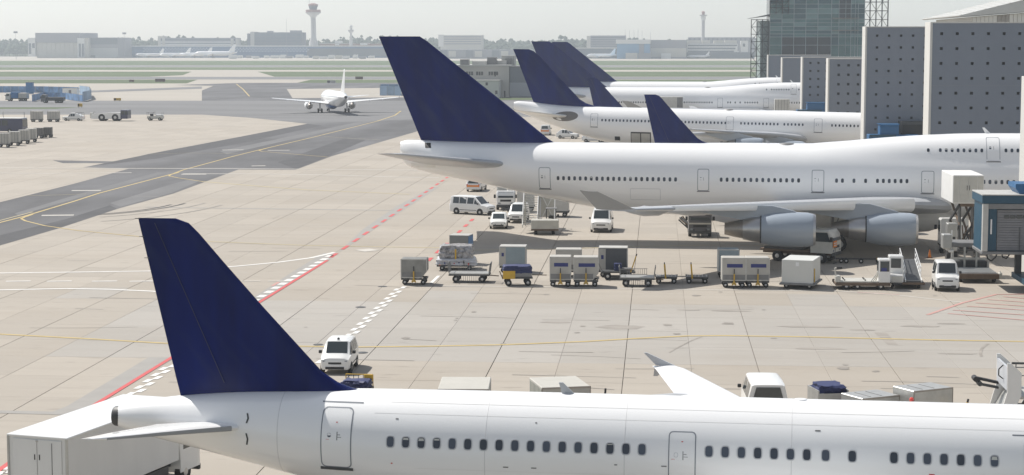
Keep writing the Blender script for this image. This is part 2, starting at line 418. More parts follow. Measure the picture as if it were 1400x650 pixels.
# taxi lines
Z1, Z2 = 0.016, 0.020
ribbon('yellow_line', [(-40, 317), (0, 304.6), (32, 296.5), (101.6, 275.5), (135.5, 264.5), (237, 237.9), (250, 232.8), (320, 213.8), (351.6, 206), (430, 187.5), (515.8, 166)], 0.32, Z1, yellow_line_m, taxi)
ribbon('yellow_line', [(-40, 313), (0, 301.8), (45, 290)], 0.22, Z1, yellow_faint_m, taxi)
ribbon('yellow_line', [(515.8, 166), (540, 158), (548, 152)], 0.4, Z2, yellow_line_m, taxi)
ribbon('yellow_line', [(45, 293.5), (33, 297.5), (29, 299.5), (35, 302.5), (61, 309), (108, 315.8), (193, 324)], 0.26, Z2, yellow_line_m, taxi)
ribbon('yellow_line', [(245, 236), (233, 239.3), (231, 241), (243, 243.5), (277.7, 248.7)], 0.26, Z2, yellow_line_m, taxi)
ribbon('yellow_line', [(277.7, 248.7), (330, 253), (420, 260), (560, 266)], 0.6, Z1, yellow_faint_m)
ribbon('yellow_line', [(365, 203), (354, 206), (358, 207.4), (400, 211), (448, 215)], 0.26, Z2, yellow_line_m, taxi)
ribbon('yellow_line', [(38, 268), (80, 267), (118, 265.5)], 0.2, Z2, yellow_faint_m, taxi)
ribbon('yellow_line', [(205, 211), (260, 209.5), (325, 210.5)], 0.2, Z2, yellow_faint_m, taxi)
ribbon('yellow_line', [(323, 115), (332, 122), (341, 132)], 0.45, Z2, yellow_line_m, taxi)
ribbon('yellow_line', [(443, 187), (480, 189.5), (520, 191.5)], 0.2, Z2, yellow_faint_m, taxi)
for a, b_ in (((57, 295), (101, 294.5)), ((98, 261), (138, 260.8)), ((248, 238.7), (282, 238.5)), ((304, 205.5), (333, 205.2)), ((366, 206), (396, 205.7)), ((344, 227.3), (363, 227))):
    ribbon('white_marking', [a, b_], 1.1, Z2, white_faint_m, taxi)
ribbon('white_line', [(0, 237), (60, 237.5), (180, 236.5)], 0.7, Z1, white_faint_m)
ribbon('white_line', [(0, 230), (110, 230.5), (325, 230.8), (400, 231.5), (570, 233)], 0.8, Z2, white_faint_m)
ribbon('white_line', [(250, 238), (330, 238), (450, 239.5), (540, 242.5), (600, 243)], 0.7, Z1, white_faint_m)
# stand lines
ribbon('yellow_line', [(-20, 456.3), (0, 457.3), (110, 463), (226, 469.8), (330, 472.5), (415.5, 473.9), (480, 475), (590, 473.8), (687.7, 471.8), (800, 467.4), (870, 463.2), (939, 459.8), (990, 459.3), (1100, 461), (1278, 465.3), (1400, 467.4), (1430, 468)], 0.34, Z1, yellow_line_m)
ribbon('yellow_line', [(230, 326), (294, 331), (420, 336), (570, 338.8), (640, 339.5)], 0.4, Z1, yellow_faint_m)
ribbon('yellow_line', [(640, 342.5), (760, 341), (860, 337.5), (980, 335.5), (1120, 337)], 0.36, Z1, yellow_faint_m)
ribbon('white_line', [(-20, 374), (0, 373.7), (100, 372.5), (203, 371), (265, 368.5), (323, 364.5), (380, 359), (424.8, 353), (457, 345.6)], 0.42, Z1, white_line_m)
ribbon('white_line', [(-20, 397.5), (0, 396.8), (92, 395), (150, 396), (210, 398.7), (228, 400.5)], 0.42, Z1, white_line_m)
for x0 in (8, 64, 126, 177, 322, 366): ribbon('white_line', [(x0, 385), (x0 + 34, 384.6)], 0.36, Z1, white_line_m if x0 < 300 else white_faint_m)
ribbon('white_line', [(600, 391.6), (760, 393), (870, 395.5), (1054, 397.5), (1140, 398)], 0.28, Z1, white_faint_m)
ribbon('red_line', [(1172, 400.3), (1200, 401.6), (1230, 403.5)], 0.12, Z2, red_faint_m)
ribbon('white_line', [(1140, 398), (1230, 404.2), (1316, 414)], 0.26, Z1, white_faint_m)
ribbon('red_line', [(1268, 431), (1316, 414.5), (1362, 403), (1430, 402.6)], 0.26, Z2, red_faint_m)
for k, (a, b_) in enumerate((((1296, 429), (1400, 438)), ((1303, 424.5), (1400, 431)), ((1322, 419), (1400, 424.5)), ((1334, 414.5), (1400, 419)), ((1350, 410), (1400, 413.5)), ((1372, 406), (1400, 408.5)))):
    ribbon('red_line', [a, b_], 0.22, Z2, red_faint_m)
ribbon('drain_channel', [(-60, 562.8), (0, 563.5), (62, 565), (92, 566)], 0.7, 0.0122, patch_m)
ribbon('drain_channel', [(200, 283.4), (250, 284.3), (420, 286.5), (538, 288)], 0.7, 0.0122, patch_m)
# service road: grey strips, red edge line, staggered white blocks
sheet('grey_strip', [(91, 556), (150, 521), (203, 489), (240, 489), (117, 563), (66, 565.5)], 0.008, patch_m, apron)
sheet('grey_strip', [(345, 408), (400, 372), (442, 346.5), (462, 346), (452, 354.5), (352, 413)], 0.008, patch_m, apron)
sheet('grey_strip', [(462, 346), (496, 314), (544, 281), (566, 270), (590, 256), (600, 256), (531, 301), (470, 341)], 0.007, patch_m, apron)
ribbon('red_line', [(-30, 664), (12, 634), (60, 600), (115, 563), (233.7, 490), (357, 412.3), (447.7, 356.3)], 0.27, Z2 + .003, red_line_m)
dashes('red_dash', (452, 352.5), (612, 242.5), 3.2, 3.2, 0.34, Z2, red_line_m)
dashes('red_dash', (585, 357.5), (650, 296.5), 2.6, 3.4, 0.34, Z2, red_line_m)
dashes('red_dash', (372, 391.5), (392, 380), 2.4, 2.4, 0.25, Z2, red_faint_m)
ribbon('white_line', [(589.5, 387.5), (600, 377.5)], 0.26, Z2, white_line_m)
def zipper(a, b_, n, wx, ln):
    a, b_ = G(*a), G(*b_)
    for k in range(n):
        for s_, ph in ((0, 0.0), (1, 0.5)):
            t = (k + ph) / n
            p = a.lerp(b_, t) + Vector((s_ * wx, 0, 0))
            B().add([(p.x, p.y, Z2), (p.x + wx, p.y, Z2), (p.x + wx + ln * 0.08, p.y + ln, Z2), (p.x + ln * 0.08, p.y + ln, Z2)], [(0, 1, 2, 3)]).obj('white_block', white_line_m, apron, 0)
zipper((157, 551), (226, 498.5), 6, 0.33, 0.95)
zipper((430, 497), (543, 392), 14, 0.33, 1.15)
zipper((-14, 652), (12, 634), 2, 0.33, 0.95)
a, b_ = G(346, 413), G(456, 347.5)
for k in range(13):
    p = a.lerp(b_, k / 13)
    B().add([(p.x - 0.36, p.y, Z2), (p.x + 0.20, p.y, Z2), (p.x + 0.30, p.y + 1.2, Z2), (p.x - 0.26, p.y + 1.2, Z2)], [(0, 1, 2, 3)]).obj('white_block', white_line_m, apron, 0)
p = G(502, 342.5)
B().add([(p.x - 1.1, p.y, Z2), (p.x, p.y - 1.3, Z2), (p.x + 1.1, p.y, Z2), (p.x, p.y + 1.3, Z2)], [(0, 1, 2, 3)]).obj('white_block', white_faint_m, apron, 0)
# manhole covers
for px, py, r_ in ((493, 420.3, 0.36), (495, 482.5, 0.34), (435, 471.5, 0.30), (523, 392, 0.34)):
    q = G(px, py); b = B()
    b.lathe([(0, r_), (0.012, r_), (0.012, r_ * 0.8), (0.004, r_ * 0.78), (0.012, r_ * 0.7)], (q.x, q.y, 0.004), 'z', 18, True, True)
    b.obj('manhole_cover', dark_grey, apron)
# worn tyre tracks and stains that the photo shows on the concrete
for px, py, L_, wd in ((850, 448, 3.2, 1.1), (1108, 447, 4.2, 0.5), (1120, 477, 3.6, 0.45), (1258, 446.5, 2.6, 0.4), (1300, 443, 2.2, 0.3), (760, 441, 2.0, 0.4), (1180, 451.5, 1.8, 0.25), (1310, 484, 2.4, 0.25), (1000, 425.5, 2.6, 0.35), (940, 424, 1.8, 0.4)):
    q = G(px, py); b = B(); n = 14
    ring = [(q.x + L_ / 2 * math.cos(2 * math.pi * i / n) * random.uniform(.75, 1.1), q.y + wd * math.sin(2 * math.pi * i / n) * random.uniform(.7, 1.1), 0.010) for i in range(n)]
    b.add(ring, [tuple(range(n))]); b.obj('stain', skid_m, apron, 0)
q0, q1 = G(1206, 455), G(1222, 472)
B().add([(q0.x - .5, q0.y, .009), (q0.x + .25, q0.y, .009), (q1.x + .25, q1.y, .009), (q1.x - .35, q1.y, .009)], [(0, 1, 2, 3)]).obj('stain', skid_m, apron, 0)
# curved skid marks on and beside the taxiway
for k, (c, rr) in enumerate((((150, 278), 15), ((150, 276), 18.5), ((158, 275), 22), ((163, 277), 25))):
    q = G(*c); pts = [(q.x + rr * 0.5 * math.cos(t), q.y - rr * math.sin(t)) for t in [0.1 + 0.12 * i for i in range(10)]]
    ribbon('skid_mark', pts, 0.35, Z1 + 0.002 + 0.001 * k, skid_m if k > 1 else mat('rubber_on_asphalt', (0.065, 0.065, 0.067), 0.9), apron, px=False)

# tyre tracks along the stands: thin broken dark lines
rt_ = random.Random(11)
for k in range(46):
    px, py = rt_.uniform(20, 1390), rt_.choice((rt_.uniform(398, 535), rt_.uniform(250, 400)))
    q = G(px, py); L_ = rt_.uniform(1.5, 7); a_ = rt_.uniform(-.12, .12) + (math.pi / 2 * .9 if rt_.random() < .12 else 0); cur = rt_.uniform(-.03, .03)
    pts = [(q.x + math.cos(a_ + cur * i) * L_ * i / 6, q.y + math.sin(a_ + cur * i) * L_ * i / 6) for i in range(7)]
    ribbon('tyre_track', pts, rt_.uniform(.06, .20), 0.0105 + .00004 * k, skid_m, apron, px=False)
for k in range(26):     # small oil drips and repairs
    px, py = rt_.uniform(240, 1390), rt_.uniform(398, 535); q = G(px, py); n = 9; r_ = rt_.uniform(.08, .45)
    ring = [(q.x + r_ * math.cos(6.283 * i / n) * rt_.uniform(.6, 1.2), q.y + 1.3 * r_ * math.sin(6.283 * i / n) * rt_.uniform(.6, 1.2), 0.0125 + .00004 * k) for i in range(n)]
    B().add(ring, [tuple(range(n))]).obj('oil_stain', mat('oil_stain', (.20, .18, .155), .6, noise=.7, nscale=2, dark=1.6), apron, 0)
# ================================================================== AIRCRAFT (local x towards the nose, y to port, z up)
def interp(tab, x):                                   # smooth monotone interpolation of a table of rows (x, a, b, ...)
    if x <= tab[0][0]: return tab[0][1:]
    if x >= tab[-1][0]: return tab[-1][1:]
    for i in range(len(tab) - 1):
        if tab[i][0] <= x <= tab[i + 1][0]: break
    h = tab[i + 1][0] - tab[i][0]; t = (x - tab[i][0]) / h; out = []
    def slope(j, k):
        if j <= 0 or j >= len(tab) - 1:
            a = max(0, min(j, len(tab) - 2)); return (tab[a + 1][k] - tab[a][k]) / (tab[a + 1][0] - tab[a][0])
        s0 = (tab[j][k] - tab[j - 1][k]) / (tab[j][0] - tab[j - 1][0]); s1 = (tab[j + 1][k] - tab[j][k]) / (tab[j + 1][0] - tab[j][0])
        return 0 if s0 * s1 <= 0 else 2 * s0 * s1 / (s0 + s1)
    for k in range(1, len(tab[0])):
        m0, m1 = slope(i, k) * h, slope(i + 1, k) * h; p0, p1 = tab[i][k], tab[i + 1][k]
        out.append((2 * t ** 3 - 3 * t * t + 1) * p0 + (t ** 3 - 2 * t * t + t) * m0 + (3 * t * t - 2 * t ** 3) * p1 + (t ** 3 - t * t) * m1)
    return out
class Fuselage:
    """table rows: x, z bottom, z top of main lobe, half width, upper lobe offset, upper lobe radius (0 = none)"""
    def __init__(s, tab): s.tab = tab
    def pt(s, x, th, off=0.0):                        # th: 0 = crown, pi/2 = starboard (-y), pi = keel
        zb, zt, wd, d, r2 = interp(s.tab, x)
        zc, hh = (zb + zt) / 2, (zt - zb) / 2
        sn, cs = math.sin(th), math.cos(th)
        r = 1 / math.sqrt((sn / wd) ** 2 + (cs / hh) ** 2)
        if r2 > 0.05 and r2 * r2 - d * d * sn * sn > 0:
            ru = d * cs + math.sqrt(r2 * r2 - d * d * sn * sn)
            k = 0.12; m = max(r, ru); r = m + k * math.log(math.exp((r - m) / k) + math.exp((ru - m) / k)) - (k * math.log(2) if d < 0.01 else 0) * 0
        r += off
        return Vector((x, -r * sn, zc + r * cs))
    def th(s, x, z):                                  # angle on the starboard side at height z
        a, b_ = 0.05, math.pi - 0.05
        for _ in range(40):
            m = (a + b_) / 2
            if s.pt(x, m).z > z: a = m
            else: b_ = m
        return (a + b_) / 2
    def normal(s, x, th):
        e = 0.02
        n = (s.pt(x + e, th) - s.pt(x - e, th)).cross(s.pt(x, th + e) - s.pt(x, th - e)).normalized()
        c = s.pt(x, th) - Vector((x, 0, s.pt(x, math.pi / 2).z))
        return n if n.dot(c) > 0 else -n
    def body(s, n=48, step=0.6, x0=None, x1=None):
        x0 = s.tab[0][0] if x0 is None else x0; x1 = s.tab[-1][0] if x1 is None else x1
        k = max(2, int((x1 - x0) / step)); b = B()
        rings = [[s.pt(x0 + (x1 - x0) * i / k, 2 * math.pi * j / n) for j in range(n)] for i in range(k + 1)]
        return b.loft(rings)
    def panel(s, outline_in, off, outline_out=None):
        pass
def rrect(x0, x1, z0, z1, r, n=5):
    out = []
    for cx, cz, a0 in ((x1 - r, z1 - r, 0), (x0 + r, z1 - r, 90), (x0 + r, z0 + r, 180), (x1 - r, z0 + r, 270)):
        for i in range(n + 1):
            a = R(a0 + 90 * i / n); out.append((cx + r * math.cos(a), cz + r * math.sin(a)))
    fine = []
    for (xa, za), (xb, zb) in zip(out, out[1:] + out[:1]):
        k = max(1, int(max(abs(zb - za) / .15, abs(xb - xa) / .4)))
        fine += [(xa + (xb - xa) * i / k, za + (zb - za) * i / k) for i in range(k)]
    return fine
def on_side(fu, x, z, off): return fu.pt(x, fu.th(x, z), off)
def side_patch(fu, x0, x1, z0, z1, off, nx=4, nz=8, skew=0.0):
    b = B()
    for a in range(nz + 1):
        for c in range(nx + 1): b.v.append(tuple(on_side(fu, x0 + (x1 - x0) * c / nx + skew * a / nz, z0 + (z1 - z0) * a / nz, off)))
    b.f += [(a * (nx + 1) + c, a * (nx + 1) + c + 1, (a + 1) * (nx + 1) + c + 1, (a + 1) * (nx + 1) + c) for a in range(nz) for c in range(nx)]
    return b
def door(fu, parent, x0, x1, z0, z1, r=0.16, seam=0.035, near=False, name='door', handle=True):
    o_ = rrect(x0, x1, z0, z1, r); i_ = rrect(x0 + seam, x1 - seam, z0 + seam, z1 - seam, max(r - seam, .03))
    b = B(); n = len(o_)
    b.add([on_side(fu, x, z, 0.006) for x, z in o_] + [on_side(fu, x, z, 0.006) for x, z in i_], [(k, (k + 1) % n, n + (k + 1) % n, n + k) for k in range(n)])
    dr = bpy.data.objects.new(name, None)
    # door skin, slightly proud
    b2 = B(); rows = 12; cols = 4
    for a in range(rows + 1):
        z = z0 + seam + (z1 - z0 - 2 * seam) * a / rows
        e = min(z - z0 - seam, z1 - seam - z); rr = r - seam; ins = rr - math.sqrt(max(rr * rr - max(rr - e, 0) ** 2, 0)) if e < rr else 0
        for c in range(cols + 1):
            x = x0 + seam + ins + (x1 - x0 - 2 * seam - 2 * ins) * c / cols
            b2.v.append(tuple(on_side(fu, x, z, 0.009)))
    b2.f += [(a * (cols + 1) + c, a * (cols + 1) + c + 1, (a + 1) * (cols + 1) + c + 1, (a + 1) * (cols + 1) + c) for a in range(rows) for c in range(cols)]
    dr = b2.obj(name, white, parent, 60)
    b.obj('door_seam', line_grey, dr, 60)
    xm = (x0 + x1) / 2; zm = z0 + (z1 - z0) * 0.56; wd = x1 - x0
    win(fu, dr, xm - wd * 0.22, zm, 0.055 if near else 0.10, 0.065 if near else 0.13, 'door_window', frame=near)
    if handle:
        hb = B(); q = [on_side(fu, xm + wd * a, zm + c, 0.014) for a, c in ((.02, -.16), (.05, -.16), (.05, .12), (.02, .12))]
        hb.add(q, [(0, 1, 2, 3)]); hb.obj('door_handle', mid_grey, dr, 0)
    sb = B(); q = []
    for a in range(5):
        x = x0 - 0.04 + (wd + 0.08) * a / 4
        q += [on_side(fu, x, z0 + 0.005, 0.012), on_side(fu, x, z0 - 0.075, 0.05), on_side(fu, x, z0 - 0.09, 0.0)]
    sb.add(q, [(3 * a + c, 3 * a + 3 + c, 3 * a + 4 + c, 3 * a + 1 + c) for a in range(4) for c in range(2)])
    sb.obj('door_sill', dark_grey if near else mid_grey, dr, 0)
    if near:
        for (a, c, ww, hh, m_) in ((.10, .02, .10, .02, mid_grey), (.12, -.06, .14, .016, mid_grey), (.0, .42, .06, .03, red_m), (-.30, -.14, .12, .012, red_m)):
            q = [on_side(fu, xm + a + dx * ww, zm + c + dz * hh, 0.013) for dx, dz in ((-.5, -.5), (.5, -.5), (.5, .5), (-.5, .5))]
            B().add(q, [(0, 1, 2, 3)]).obj('placard', m_, dr, 0)
    return dr
def win(fu, parent, x, z, hw, hh, name='cabin_window', frame=True, shade=0.0, n=16):
    th = fu.th(x, z); p = fu.pt(x, th); nm = fu.normal(x, th); up = Vector((0, 0, 1)); u = Vector((1, 0, 0)); u = (u - nm * u.dot(nm)).normalized(); v = nm.cross(u)
    if v.z < 0: v = -v
    def ring(sc, off):
        out = []
        for k in range(n):
            a = 2 * math.pi * k / n; c, s_ = math.cos(a), math.sin(a)
            e = 0.62                                   # superellipse
            out.append(p + u * (hw * sc * math.copysign(abs(c) ** e, c)) + v * ((hh + hw * (sc - 1)) * math.copysign(abs(s_) ** e, s_)) + nm * off)
        return out
    pane = B(); pane.add(ring(1.0, 0.007), [tuple(range(n))])
    o = pane.obj(name, cabin_glass, parent, 0)
    if frame:
        fr = B(); fr.loft([ring(1.28, 0.002), ring(1.24, 0.010), ring(1.02, 0.012), ring(0.98, 0.005)], False, False)
        fr.obj('window_frame', frame_m, o, 40)
    if shade > 0:
        q = [p + u * (a * hw * .8) + v * (hh * c) + nm * 0.010 for a, c in ((-1, 1 - 2 * shade), (1, 1 - 2 * shade), (.75, .82), (-.75, .82))]
        B().add(q, [(0, 1, 2, 3)]).obj('window_shade', shade_m, o, 0)
    return o
frame_m = mat('window_surround', (0.50, 0.51, 0.53), 0.45)
AIRFOIL = [(0, 0), (.015, .22), (.06, .40), (.15, .50), (.35, .50), (.6, .36), (.85, .14), (1, .012)]
def foil_ring(le, te, th, f0=0.0, f1=1.0):            # closed section between chord fractions f0..f1: (chord fraction, thickness)
    def t_(f):
        for (a, ta), (b_, tb) in zip(AIRFOIL, AIRFOIL[1:]):
            if a <= f <= b_: return ta + (tb - ta) * (f - a) / (b_ - a)
        return .012
    us = [0, .02, .07, .16, .32, .5, .75, 1] if f0 == 0 else [0, .25, .5, .75, 1]
    up = [(f0 + (f1 - f0) * u, t_(f0 + (f1 - f0) * u) * th) for u in us]
    return up + [(f, -t) for f, t in reversed(up) if f != 0]
def surface(name, m, parent, stations, axis, f0=0.0, f1=1.0, label=None, smooth=30):
    """stations: (span, xLE, xTE, height, thickness); axis 'z' = fin, 'y' = wing"""
    rings = []
    for sp, le, te, hgt, th in stations:
        c = le - te; ring = []
        hf = (lambda q: q(sp, le, te) if callable(q) else q)
        for f, t in foil_ring(le, te, th, hf(f0), hf(f1)):
            x = le - c * f
            ring.append((x, t, sp) if axis == 'z' else (x, sp, hgt + t))
        rings.append(ring)
    return B().loft(rings).obj(name, m, parent, smooth, label=label)
def split_surface(names, mats_, parent, stations, axis, at):
    a = surface(names[0], mats_[0], parent, stations, axis, 0, at)
    b_ = surface(names[1], mats_[1], a, stations, axis, at + 0.008, 1)
    return a
def wheel(parent, x, y, z, r, wd, name='wheel'):
    b = B().lathe([(-wd / 2, r * .6), (-wd / 2, r * .88), (-wd * .35, r), (wd * .35, r), (wd / 2, r * .88), (wd / 2, r * .6)], (x, y, z), 'y', 16, True, True)
    o = b.obj(name, rubber, parent, 40)
    B().lathe([(-wd / 2 - .012, r * .5), (-wd * .32, r * .58), (wd * .32, r * .58), (wd / 2 + .012, r * .5)], (x, y, z), 'y', 14, True, True).obj('rim', chrome, o, 40)
    return o
def gear(parent, x, y, ztop, rw, axle, rows, name='landing_gear'):
    b = B(); b.cyl((x, y, rw + .05), (x, y, ztop), 0.11 * rw / .55, 0.16 * rw / .55, 10)
    b.cyl((x, y, rw + .6), (x + 1.2 * rw, y, ztop - .2), 0.05, n=6)
    L_ = rw * 2.1
    for k in range(rows):
        xx = x + (k - (rows - 1) / 2) * L_
        b.cyl((xx, y - axle, rw), (xx, y + axle, rw), .07, n=8)
    if rows > 1: b.bar((x - L_ / 2, y, rw), (x + L_ / 2, y, rw), .18)
    g = b.obj(name, mid_grey, parent)
    for k in range(rows):
        for s_ in (-1, 1): wheel(g, x + (k - (rows - 1) / 2) * L_, y + s_ * axle, rw, rw, rw * .72)
    return g
def engine(parent, x0, x1, y, z, r, pyl, wing_z, exh=3.0, m=None):
    """x0 rear of the fan cowl, x1 its front"""
    L_ = x1 - x0
    nb = B().lathe([(0.03 * L_, r * .72), (0, r * .80), (L_ * .25, r * .95), (L_ * .55, r), (L_ * .85, r * .97), (L_ * .96, r * .90), (L_, r * .84), (L_ * .97, r * .78), (L_ * .8, r * .76), (L_ * .70, r * .75)], (x0, y, z), 'x', 36)
    e = nb.obj('engine', m or nacelle_m, parent, 40)
    B().lathe([(L_ * .958, r * .906), (L_ * 1.004, r * .845), (L_ * .968, r * .772)], (x0, y, z), 'x', 36).obj('inlet_lip', chrome, e, 60)
    fb = B().lathe([(L_ * .70, r * .76), (L_ * .72, r * .25), (L_ * .82, .01)], (x0, y, z), 'x', 24, True, True); fb.obj('fan', dark_grey, e, 30)
    B().lathe([(L_ * .06, r * .74), (0, r * .73), (-exh * .25, r * .70), (-exh * .5, r * .60), (-exh * .5, r * .52)], (x0, y, z), 'x', 30, True, True).obj('core_cowl', core_metal, e, 40)
    B().lathe([(-exh * .46, r * .56), (-exh * .75, r * .45), (-exh, r * .33), (-exh * 1.0, r * .27)], (x0, y, z), 'x', 30, True, True).obj('exhaust_nozzle', steel, e, 40)
    B().lathe([(.14, r * .73), (.0, r * .81), (-.10, r * .79), (-.02, r * .70)], (x0, y, z), 'x', 36).obj('cowl_rim', dark_grey, e, 40)
    b = B(); n = []
    prof = [(x1 - L_ * .30, z + r * .90), (x1 - L_ * .42, z + r * 1.08), (pyl[0] + .3, wing_z + .12), (pyl[0] - 1.6, wing_z + .1), (pyl[1], wing_z - .12), (x0 - exh * .75, z + r * .62), (x0 - exh * .3, z + r * .45), (x0 + .1, z + r * .6)]
    b.prism(prof, y - .22, y + .22, 'y'); b.obj('pylon', m or nacelle_m, e, 30)
    return e

# ---------------------------------------------------------------- narrow-body twin in the foreground
A_HEAD = -3.73
def narrow_body(name, label, loc, heading, length=44.5, fin_m=navy, detail=True, belly=None):
    o = thing(name, label, 'airplane', loc, heading)
    nose = -19.1 + length
    fu = Fuselage([(-19.1, 4.32, 5.02, .33, 0, 0), (-18.7, 4.17, 5.14, .46, 0, 0), (-17.5, 3.90, 5.37, .70, 0, 0), (-16.0, 3.58, 5.56, .98, 0, 0), (-14, 3.12, 5.73, 1.32, 0, 0), (-12, 2.66, 5.82, 1.62, 0, 0), (-10, 2.22, 5.87, 1.84, 0, 0), (-8, 1.90, 5.89, 1.95, 0, 0), (-6, 1.78, 5.90, 1.975, 0, 0),
                   (nose - 7, 1.78, 5.90, 1.975, 0, 0), (nose - 4.5, 1.85, 5.72, 1.85, 0, 0), (nose - 2.6, 2.05, 5.1, 1.52, 0, 0), (nose - 1.2, 2.4, 4.3, 1.05, 0, 0), (nose - .35, 2.8, 3.65, .55, 0, 0), (nose, 3.12, 3.28, .10, 0, 0)])
    body = fu.body(56, 0.5).obj('fuselage', white, o, 45)
    # APU outlet
    B().lathe([(0.14, .37), (-.10, .35), (-.16, .31), (-.06, .22)], (-19.1, 0, 4.67), 'x', 24, False, True).obj('exhaust_ring', dark_grey, body, 40)
    lv = [(5.30, -9.2, -16.75), (5.70, -9.6, -16.84), (5.90, -10.55, -16.89), (6.10, -11.10, -16.94), (6.46, -11.66, -17.02), (7.2, -12.35, -17.19), (8.69, -13.74, -17.53), (10.2, -15.10, -17.87), (11.25, -16.02, -18.11), (11.60, -16.38, -18.19), (11.76, -16.85, -18.22)]
    hinge = lambda z: -15.33 - .4426 * (z - 6.46)
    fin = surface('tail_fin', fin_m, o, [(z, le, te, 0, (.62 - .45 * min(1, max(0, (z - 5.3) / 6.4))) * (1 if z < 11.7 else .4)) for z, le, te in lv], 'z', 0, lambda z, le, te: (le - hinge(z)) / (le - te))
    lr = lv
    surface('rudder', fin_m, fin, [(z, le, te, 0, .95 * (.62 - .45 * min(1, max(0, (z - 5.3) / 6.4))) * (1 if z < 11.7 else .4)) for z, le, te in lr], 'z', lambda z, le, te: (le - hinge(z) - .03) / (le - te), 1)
    b = B(); q = []
    for k in range(13):
        z = 6.0 + k * (11.6 - 6.0) / 12; th_ = (.62 - .45 * (z - 5.3) / 6.4) * .36
        q += [(hinge(z) + .02, -th_ - .008, z), (hinge(z) - .015, -th_ - .008, z)]
    b.add(q, [(2 * k, 2 * k + 1, 2 * k + 3, 2 * k + 2) for k in range(12)]); b.obj('hinge_line', mat('fin_seam', (.018, .022, .07), .5), fin, 0)
    if detail:
        for z in (11.74, 11.1, 10.35):
            te = -16.75 - (z - 5.3) * .228
            B().cyl((te + .05, 0, z), (te - .13, 0, z), .018, .01, 6).obj('static_wick', dark_grey, fin)
    for s_ in (-1, 1):
        st = [(s_ * 1.0, -14.1, -17.35, 4.62, .32), (s_ * 1.5, -14.5, -17.45, 4.66, .30), (s_ * 4.0, -16.15, -17.85, 4.93, .20), (s_ * 5.9, -17.35, -18.10, 5.12, .12), (s_ * 6.2, -17.75, -18.14, 5.15, .05)]
        sb_ = surface('stabilizer', white, o, st, 'y', 0, .66)
        surface('elevator', white, sb_, st, 'y', .668, 1)
        surface('leading_edge', mat('grey_leading_edge', (.34, .34, .34), .5), sb_, [(a, b_ + .010, b_ - (b_ - c) * .03, d - .012, e * .6) for a, b_, c, d, e in st[1:-1]], 'y', 0, 1)  # thin grey strip along the stabilizer's leading edge
    if detail:     # trim slot plates at the stabilizer root
        for z0, z1 in ((4.80, 5.12), (4.05, 4.46)):
            b = B(); pts = [(-14.02 - .10 * abs(t - .5), z0 + (z1 - z0) * t) for t in (0, .25, .5, .75, 1)]
            q = []
            for x, z in pts: q += [on_side(fu, x, z, .012), on_side(fu, x + .06, z, .012)]
            b.add(q, [(2 * k, 2 * k + 1, 2 * k + 3, 2 * k + 2) for k in range(4)]); b.obj('trim_slot', dark_grey, body, 0)
    # wings
    for s_ in (-1, 1):
        st = [(s_ * 1.2, 9.2, 1.6, 2.35, .95), (s_ * 2.2, 8.6, 1.7, 2.50, .85), (s_ * 6.4, 6.2, 1.72, 3.0, .55), (s_ * 12, 2.85, .15, 3.55, .32), (s_ * 16.3, .25, -1.05, 4.0, .20), (s_ * 16.9, -.25, -1.25, 4.06, .10)]
        wg = surface('wing', white if s_ > 0 else white_dirty, o, st, 'y', 0, .74)
        surface('flap', white if s_ > 0 else white_dirty, wg, st, 'y', .748, 1)
        # wingtip fence, above and below the tip
        b = B(); pr_ = [(-.25, 4.08), (-1.10, 4.10), (-1.62, 4.62), (-1.5, 4.63)]
        b.prism(pr_, s_ * 16.88, s_ * 16.98, 'y'); b.obj('wingtip_fence', wing_grey, wg, 20)
        b = B(); b.prism([(-.62, 4.05), (-1.15, 4.05), (-1.2, 3.62), (-1.02, 3.62)], s_ * 16.88, s_ * 16.98, 'y'); b.obj('wingtip_fence', wing_grey, wg, 20)
        for yy in (5.2, 9.4, 12.6):
            x0 = 1.2 - max(0, yy - 6.4) * .30; zz = 2.5 + .085 * yy
            B().lathe([(0, .02), (.3, .13), (1.2, .22), (2.4, .20), (3.2, .04)], (x0 - .6, s_ * yy, zz - .10), 'x', 10, True, True).obj('flap_fairing', wing_grey, wg, 50)
        engine(o, 8.0, 11.2, s_ * 5.75, 1.75, 1.12, (8.0, 4.5), 2.95, 1.9, m=white)
        gear(o, 3.0, s_ * 3.6, 2.6, .57, .46, 1)
    B().lathe([(0, .3), (1.2, 1.0), (4, 1.5), (8, 1.5), (10.5, .9), (11.5, .3)], (.4, 0, 2.35), 'x', 24, True, True).obj('belly_fairing', belly or white, body, 50)
    gear(o, nose - 5.2, 0, 2.3, .38, .25, 1, 'nose_gear')
    if not detail:
        for k in range(34): win(fu, body, -8.8 + k * .80, 4.43, .11, .165, frame=False, n=10)
        return o
    fz = lambda x: 4.43
    P_ = .5334; x = -8.85; wins = []
    for k in range(17): wins.append((-8.85 + k * P_, {1: .28, 2: .33, 3: .24}.get(k, .16 if k == 14 else 0)))
    for k in range(7): wins.append((1.90 + k * P_, 0))
    for xx in (1.90 + 6 * P_ + .61, 1.90 + 6 * P_ + 1.47): wins.append((xx, 0))
    for k in range(7): wins.append((7.91 + k * P_, .4 if k == 6 else 0))
    for k in range(14): wins.append((13.2 + k * P_, 0))
    for xx, sh in wins: win(fu, body, xx, 4.43 - .004 * max(0, xx - 2), .122, .178, shade=sh, n=20)
    door(fu, body, -11.32, -10.22, 3.44, 5.44, .17, .04, True)
    door(fu, body, .56, 1.47, 3.35, 5.02, .14, .035, True, 'emergency_exit')
    door(fu, body, 12.05, 13.0, 3.35, 5.02, .14, .035, True, 'emergency_exit')
